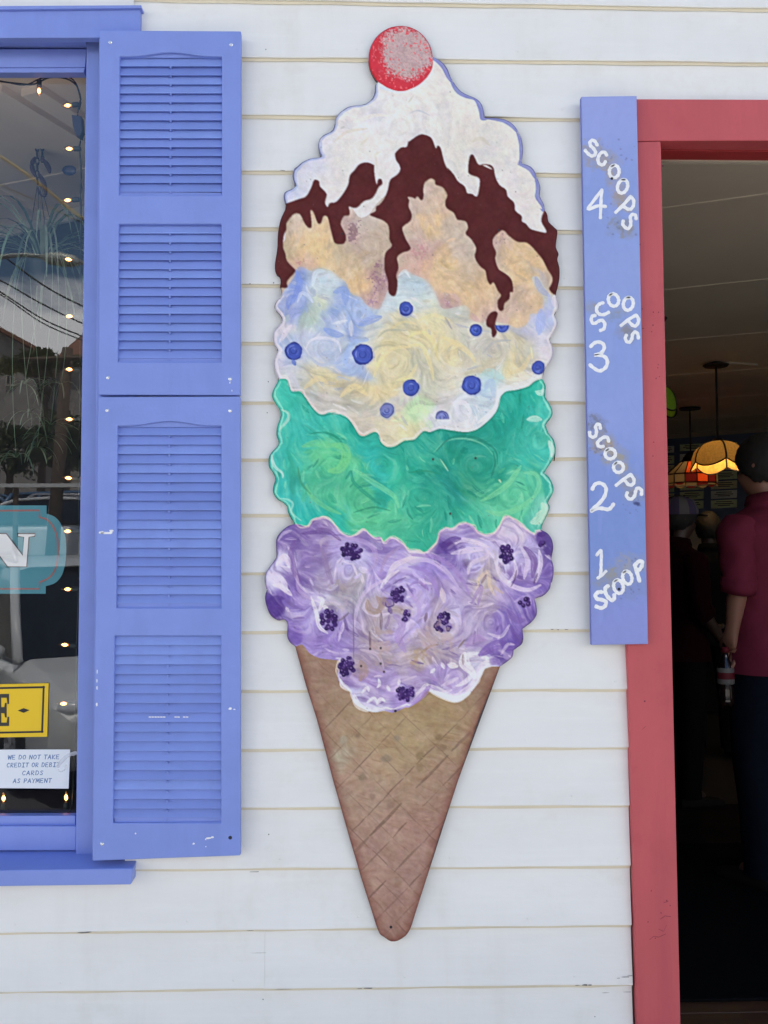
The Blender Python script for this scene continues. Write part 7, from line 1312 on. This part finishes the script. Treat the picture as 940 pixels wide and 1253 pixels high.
def person(label, loc, rz, ht, skin, shirt, trousers, hairm, shoem, arms, cap=None, turn=0.0, seed=1):
    k = ht/1.76; root = thing('person', label, 'person', (0, 0, 0)); V = lambda x, y, z: Vector((x, y, z))*k
    verts, edges, rad = [], [], []
    def node(p, r, par=None):
        verts.append(tuple(Vector(p)*k)); rad.append((r[0]*k, r[1]*k) if isinstance(r, tuple) else (r*k, r*k))
        if par is not None: edges.append((par, len(verts)-1))
        return len(verts)-1
    pel = node((0, 0, 0.95), (0.135, 0.10)); s1 = node((0, 0, 1.10), (0.125, 0.09), pel); s2 = node((0, 0.0, 1.28), (0.15, 0.105), s1); s3 = node((0, -0.005, 1.39), (0.10, 0.072), s2)
    nk = node((0, 0.0, 1.50), 0.056, s3); n2 = node((0, 0.012, 1.555), 0.054, nk); ct, st_ = math.cos(turn), math.sin(turn)
    rot = lambda x, y, z: (x*ct-y*st_, x*st_+y*ct, z)
    jaw = node(rot(0, 0.035, 1.60), (0.062, 0.070), n2); hd_ = node(rot(0, 0.022, 1.665), (0.074, 0.090), jaw); tp_ = node(rot(0, 0.01, 1.715), (0.066, 0.078), hd_)
    for s_ in (-1, 1): e1 = node(rot(s_*0.078, 0.005, 1.655), (0.012, 0.022), hd_); node(rot(s_*0.090, -0.008, 1.665), (0.007, 0.018), e1)
    ns = node(rot(0, 0.115, 1.645), 0.016, hd_)
    node(rot(0, 0.098, 1.585), 0.024, jaw)
    for si, s_ in enumerate((-1, 1)):
        el, wr_, palm, curl = arms[si]
        sh = node((s_*0.155, 0, 1.385), 0.052, s3); ua = node(tuple((Vector((s_*0.195, -0.005, 1.36))*0.6+Vector(el)*0.4)), 0.050, sh); e = node(el, 0.041, ua)
        fa = node(tuple(Vector(el)*0.6+Vector(wr_)*0.4), 0.040, e); w_ = node(wr_, (0.027, 0.024), fa); d = (Vector(palm)-Vector(wr_)); dn = d.normalized()
        side = Vector((0, 1, 0)); side = (side-dn*side.dot(dn)).normalized(); out_ = dn.cross(side)*(s_)
        pm = node(tuple(Vector(wr_)+d*0.55), (0.034, 0.020), w_)
        for fi, (off, L) in enumerate([(0.030, 0.078), (0.010, 0.086), (-0.010, 0.080), (-0.028, 0.064)]):
            p = Vector(palm)+side*off; kn = node(tuple(p), 0.0105, pm); dd = dn.copy(); pv = kn; pp = p
            for j in range(3):
                dd = (dd-out_*curl*(0.9+0.1*fi)).normalized(); pp = pp+dd*L*(0.42, 0.32, 0.26)[j]; pv = node(tuple(pp), (0.0095, 0.0085, 0.0072)[j], pv)
        tb = Vector(wr_)+d*0.35+side*0.030; t1 = node(tuple(tb), 0.014, pm); t2 = node(tuple(tb+side*0.026+dn*0.030-out_*0.012), 0.0115, t1); node(tuple(tb+side*0.030+dn*0.062-out_*0.026), 0.009, t2)
    for s_ in (-1, 1):
        hp_ = node((s_*0.095, 0, 0.86), (0.085, 0.085), pel); kn = node((s_*0.105, 0.015, 0.49), 0.058, hp_); cf = node((s_*0.108, -0.01, 0.34), 0.052, kn); an_ = node((s_*0.11, -0.03, 0.09), 0.036, cf); node((s_*0.12, 0.07, 0.045), (0.036, 0.028), an_)
    me = bpy.data.meshes.new('body'); me.from_pydata(verts, edges, []); bo = bpy.data.objects.new('body', me); C.objects.link(bo); bo.parent = root
    sk = bo.modifiers.new('skin', 'SKIN'); sk.use_smooth_shade = True; sv_ = me.skin_vertices[0].data
    for i, r in enumerate(rad): sv_[i].radius = r
    sv_[pel].use_root = True; ss_ = bo.modifiers.new('subdivision', 'SUBSURF'); ss_.levels = 2; ss_.render_levels = 2; me.materials.append(skin)
    # shirt: body and sleeves
    b = MB(); X = (1, 0, 0); rows_ = resample([(0.83, 0.198, 0.156, 0.0), (0.95, 0.186, 0.140, 0.0), (1.08, 0.168, 0.118, 0.0), (1.22, 0.188, 0.128, 0.0), (1.34, 0.200, 0.128, -0.005), (1.41, 0.196, 0.122, -0.005), (1.455, 0.150, 0.098, -0.005), (1.485, 0.085, 0.072, 0.0), (1.515, 0.072, 0.068, 0.006)], 30)
    loft(b, [(V(0, y, z), (0, 0, 1), rx*k, ry*k, X) for z, rx, ry, y in rows_], 40, 0.035, seed)
    for si, s_ in enumerate((-1, 1)):
        el, wr_, palm, curl = arms[si]; sh = Vector((s_*0.150, 0, 1.415)); sp_ = Vector((s_*0.188, -0.002, 1.365)); E_ = Vector(el); q = E_.lerp(Vector(wr_), 0.22)
        pts = [sh, sp_, sp_.lerp(E_, 0.35), sp_.lerp(E_, 0.7), E_, q]; rr_ = [0.070, 0.076, 0.070, 0.064, 0.060, 0.060]; pp = resample([(p.x, p.y, p.z, r) for p, r in zip(pts, rr_)], 22); rings = []
        for i, (x, y, z, r) in enumerate(pp):
            j = min(i+1, len(pp)-1); j0 = max(0, i-1); rings.append((V(x, y, z), Vector(pp[j, :3]-pp[j0, :3]), r*k, r*k*0.95, (0, 1, 0)))
        loft(b, rings, 24, 0.08, seed+si+3)
        c0_, a0_ = Vector(pp[-1, :3])*k, (q-E_).normalized(); L = 0.05*k; up_ = -a0_
        loft(b, [(c0_+up_*L*0.0, a0_, 0.058*k, 0.055*k, (0, 1, 0)), (c0_-a0_*(-0.004)*k, a0_, 0.066*k, 0.063*k, (0, 1, 0)), (c0_-a0_*L*0.5, a0_, 0.068*k, 0.065*k, (0, 1, 0)), (c0_-a0_*L, a0_, 0.067*k, 0.064*k, (0, 1, 0)), (c0_-a0_*L*1.1, a0_, 0.060*k, 0.057*k, (0, 1, 0))], 24, 0.02, seed)
    b.build('shirt', shirt, root, smooth=True)
    b = MB(); loft(b, [(V(0, 0.004, 1.50), (0, 0.1, 1), 0.074*k, 0.070*k, X), (V(0, 0.0, 1.535), (0, 0.15, 1), 0.068*k, 0.066*k, X), (V(0, -0.002, 1.54), (0, 0.15, 1), 0.072*k, 0.071*k, X), (V(0, -0.004, 1.505), (0, 0.15, 1), 0.084*k, 0.081*k, X)], 28, 0.01, seed); b.build('collar', shirt, root, smooth=True)
    b = MB(); loft(b, [(V(0, 0.003, z), (0, 0, 1), rx*k, ry*k, X) for z, rx, ry in [(0.80, 0.160, 0.118), (0.88, 0.166, 0.120), (0.96, 0.160, 0.112), (1.0, 0.156, 0.108)]], 32, 0.01, seed)
    for s_ in (-1, 1):
        pp = resample([(s_*0.082, 0.0, 0.88, 0.094), (s_*0.092, 0.004, 0.74, 0.090), (s_*0.103, 0.014, 0.50, 0.072), (s_*0.107, -0.004, 0.32, 0.064), (s_*0.112, -0.022, 0.10, 0.060), (s_*0.112, -0.02, 0.055, 0.062)], 24)
        loft(b, [(V(x, y, z), (0, 0, -1), r*k, r*k*1.04, (1, 0, 0)) for x, y, z, r in pp], 24, 0.035, seed+7)
    b.build('trousers', trousers, root, smooth=True)
    for s_ in (-1, 1):
        b = MB(); pp = [(-0.085, 0.030, 0.03), (-0.07, 0.040, 0.05), (0.0, 0.042, 0.062), (0.07, 0.048, 0.052), (0.13, 0.050, 0.042), (0.17, 0.044, 0.034), (0.195, 0.02, 0.022)]
        loft(b, [(V(s_*0.118, y-0.01, h_*0.5+0.004), (0, 1, 0), w_*k, h_*0.55*k+0.004, (1, 0, 0)) for y, w_, h_ in pp], 18, 0.0, 1); b.build('shoe', shoem, root, smooth=True)
    b = MB(); hair_shell(b, (0, 0, 0), (0.094*k, 0.112*k, 0.118*k), 0.95, seed, -0.75); cc = Vector(rot(0, 0.008, 1.672))*k
    b.v = [(cc.x+v[0]*ct-v[1]*st_, cc.y+v[0]*st_+v[1]*ct, cc.z+v[2]) for v in b.v]; b.build('hair', hairm, root, smooth=True)
    for s_ in (-1, 1):
        b = MB(); b.ball(tuple(Vector(rot(s_*0.031, 0.100, 1.672))*k), 0.012*k, 10, 6); b.build('eye', mat('eye_white', (0.6, 0.58, 0.55), 0.2), root, smooth=True)
    b = MB(); b.ball(tuple(Vector(rot(0, 0.104, 1.612))*k), (0.026*k, 0.012*k, 0.006*k), 10, 6); b.build('mouth', mat('lip', (0.25, 0.09, 0.08), 0.5), root, smooth=True)
    if cap:
        b = MB(); nS = 12
        for i in range(nS):
            a0_, a1_ = 2*math.pi*i/nS, 2*math.pi*(i+1)/nS; b.cur = i % 2; b.lathe([(0.112*k, 0.0), (0.110*k, 0.04*k), (0.088*k, 0.085*k), (0.04*k, 0.108*k), (0.0, 0.112*k)], tuple(Vector((0, 0.012, 1.675))*k), 3, a0_, a1_)
        b.cur = 1; b.add([(x*k, y*k, z*k) for x, y, z in [(-0.10, 0.07, 1.68), (-0.07, 0.16, 1.672), (0.0, 0.205, 1.668), (0.07, 0.16, 1.672), (0.10, 0.07, 1.68), (0.0, 0.1, 1.69)]], [(0, 1, 2, 5), (5, 2, 3, 4)]); b.build('cap', cap, root, smooth=True)
    root.location = loc; root.rotation_euler = (0, 0, rz); return root
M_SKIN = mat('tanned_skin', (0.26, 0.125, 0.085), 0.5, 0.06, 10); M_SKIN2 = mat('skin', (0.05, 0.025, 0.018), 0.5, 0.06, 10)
M_MAR = mat('maroon_shirt_cloth', (0.15, 0.021, 0.043), 0.8, 0.12, 14, 0.3, 300, spec=0.08); M_JEAN = mat('blue_jean_cloth', (0.004, 0.006, 0.013), 0.8, 0.15, 30, 0.3, 300, spec=0.08)
M_HAIR = mat('black_brown_hair', (0.010, 0.008, 0.007), 0.75, 0.3, 30, 0.5, 60, (1, 1, 0.2)); M_SHOE = mat('brown_shoe_leather', (0.012, 0.010, 0.009), 0.8, spec=0.1)
YP = 1.50; pz = lambda x, y: P(x, y, YP)
k_ = 1.79/1.76; RZ = R(30)
ctr_x = pz(938, 650).x
def la(px, py, ly): return ((pz(px, py).x-ctr_x+ly*k_*math.sin(RZ))/k_/math.cos(RZ), ly, (pz(px, py).z-ZF)/k_)
armL = (la(890, 708, -0.02), la(887.5, 772, 0.03), la(889, 797, 0.045), -0.35)
armR = ((0.265, -0.02, 1.13), (0.25, 0.10, 0.90), (0.25, 0.13, 0.81), 0.25)
man = person('person in a maroon shirt with rolled sleeves seen from behind, holding a dark bottle', (ctr_x, YP, ZF), RZ, 1.79, M_SKIN, M_MAR, M_JEAN, M_HAIR, M_SHOE, (armL, armR), turn=0.1, seed=3)
# the bottle in the hand
bt_, bb2 = pz(881, 793), pz(881, 861); H_ = (bt_.z-bb2.z); bx, by, bz = (bt_.x+bb2.x)/2, YP-0.06, bb2.z
bot = thing('drink_bottle', 'dark cola bottle with a white and red label hanging from the hand of the man', 'bottle', (bx, by, bz))
M_COLA = mat('dark_cola', (0.012, 0.006, 0.005), 0.08, 0.02, spec=0.8); M_BL = mat('white_bottle_label', (0.13, 0.125, 0.12), 0.6, spec=0.2); M_BR = mat('red_label_band', (0.10, 0.008, 0.015), 0.6, spec=0.2)
b = MB(); r0 = 0.033; prof = [(0.0, 0.012), (0.018, 0.004), (0.026, 0.0), (0.032, 0.012), (r0, 0.03), (0.031, 0.06), (0.030, 0.095), (r0, 0.125), (0.032, 0.15), (0.026, 0.175), (0.016, 0.195), (0.0125, 0.21), (0.0125, 0.222), (0.0, 0.222)]
b.lathe([(r, z*H_/0.235) for r, z in prof], (bx, by, bz), 20)
b.v = [(v[0]+(0 if v[2]-bz > 0.02 else 0.0), v[1], v[2]-(0.004*math.cos(5*math.atan2(v[1]-by, v[0]-bx)) if v[2]-bz < 0.014 else 0)) for v in b.v]; b.build('glass_body', M_COLA, bot, smooth=True)
zl0_, zl1_ = pz(896, 834).z, pz(896, 814.5).z
b = MB(); b.lathe([(r0*0.985, zl0_-bz), (r0*1.03, zl0_-bz+0.002), (r0*1.03, zl1_-bz-0.002), (r0*0.985, zl1_-bz)], (bx, by, bz), 20); lab_ = b.build('label', M_BL, bot, smooth=True)
b = MB(); zm = (zl0_+zl1_)/2-bz; b.lathe([(r0*1.036, zm-0.012), (r0*1.045, zm-0.01), (r0*1.045, zm+0.012), (r0*1.036, zm+0.014)], (bx, by, bz), 20); b.build('label_band', M_BR, lab_, smooth=True)
b = MB(); b.lathe([(0.0, 0.246), (0.0155, 0.245), (0.016, 0.224), (0.0, 0.223)], (bx, by, bz), 14); b.v = [(v[0], v[1], bz+(v[2]-bz)*H_/0.235) for v in b.v]; b.build('bottle_cap', M_BR, bot, smooth=True)
# the customer further in
YP2 = 2.75; p2 = P(829, 640, YP2)
armA = ((-0.24, 0.03, 1.13), (-0.17, 0.22, 1.02), (-0.13, 0.29, 1.0), 0.2); armB = ((0.235, -0.01, 1.13), (0.215, 0.14, 0.95), (0.21, 0.19, 0.89), 0.25)
M_RTEE = mat('dark_red_tee', (0.016, 0.002, 0.004), 0.9, 0.1, spec=0.06); M_BLKT = mat('black_trouser_cloth', (0.005, 0.005, 0.006), 0.9, spec=0.06)
M_CAPS = [mat('purple_cap_cloth', (0.05, 0.035, 0.09), 0.8), mat('white_cap_cloth', (0.11, 0.10, 0.11), 0.8)]
person('person in a purple and white cap and red top half hidden behind the door frame', (p2.x, YP2, ZF), R(-78), 1.62, M_SKIN2, M_RTEE, M_BLKT, M_HAIR, M_SHOE, (armA, armB), cap=M_CAPS, seed=9)
p3 = P(867, 650, 4.0)
person('person all in black queuing at the counter between the cap wearer and the man', (p3.x, 4.0, ZF), R(-20), 1.60, M_SKIN2, mat('black_tee', (0.005, 0.005, 0.006), 0.9, 0.1, spec=0.06), M_BLKT, M_HAIR, M_SHOE, (armA, armB), seed=12)
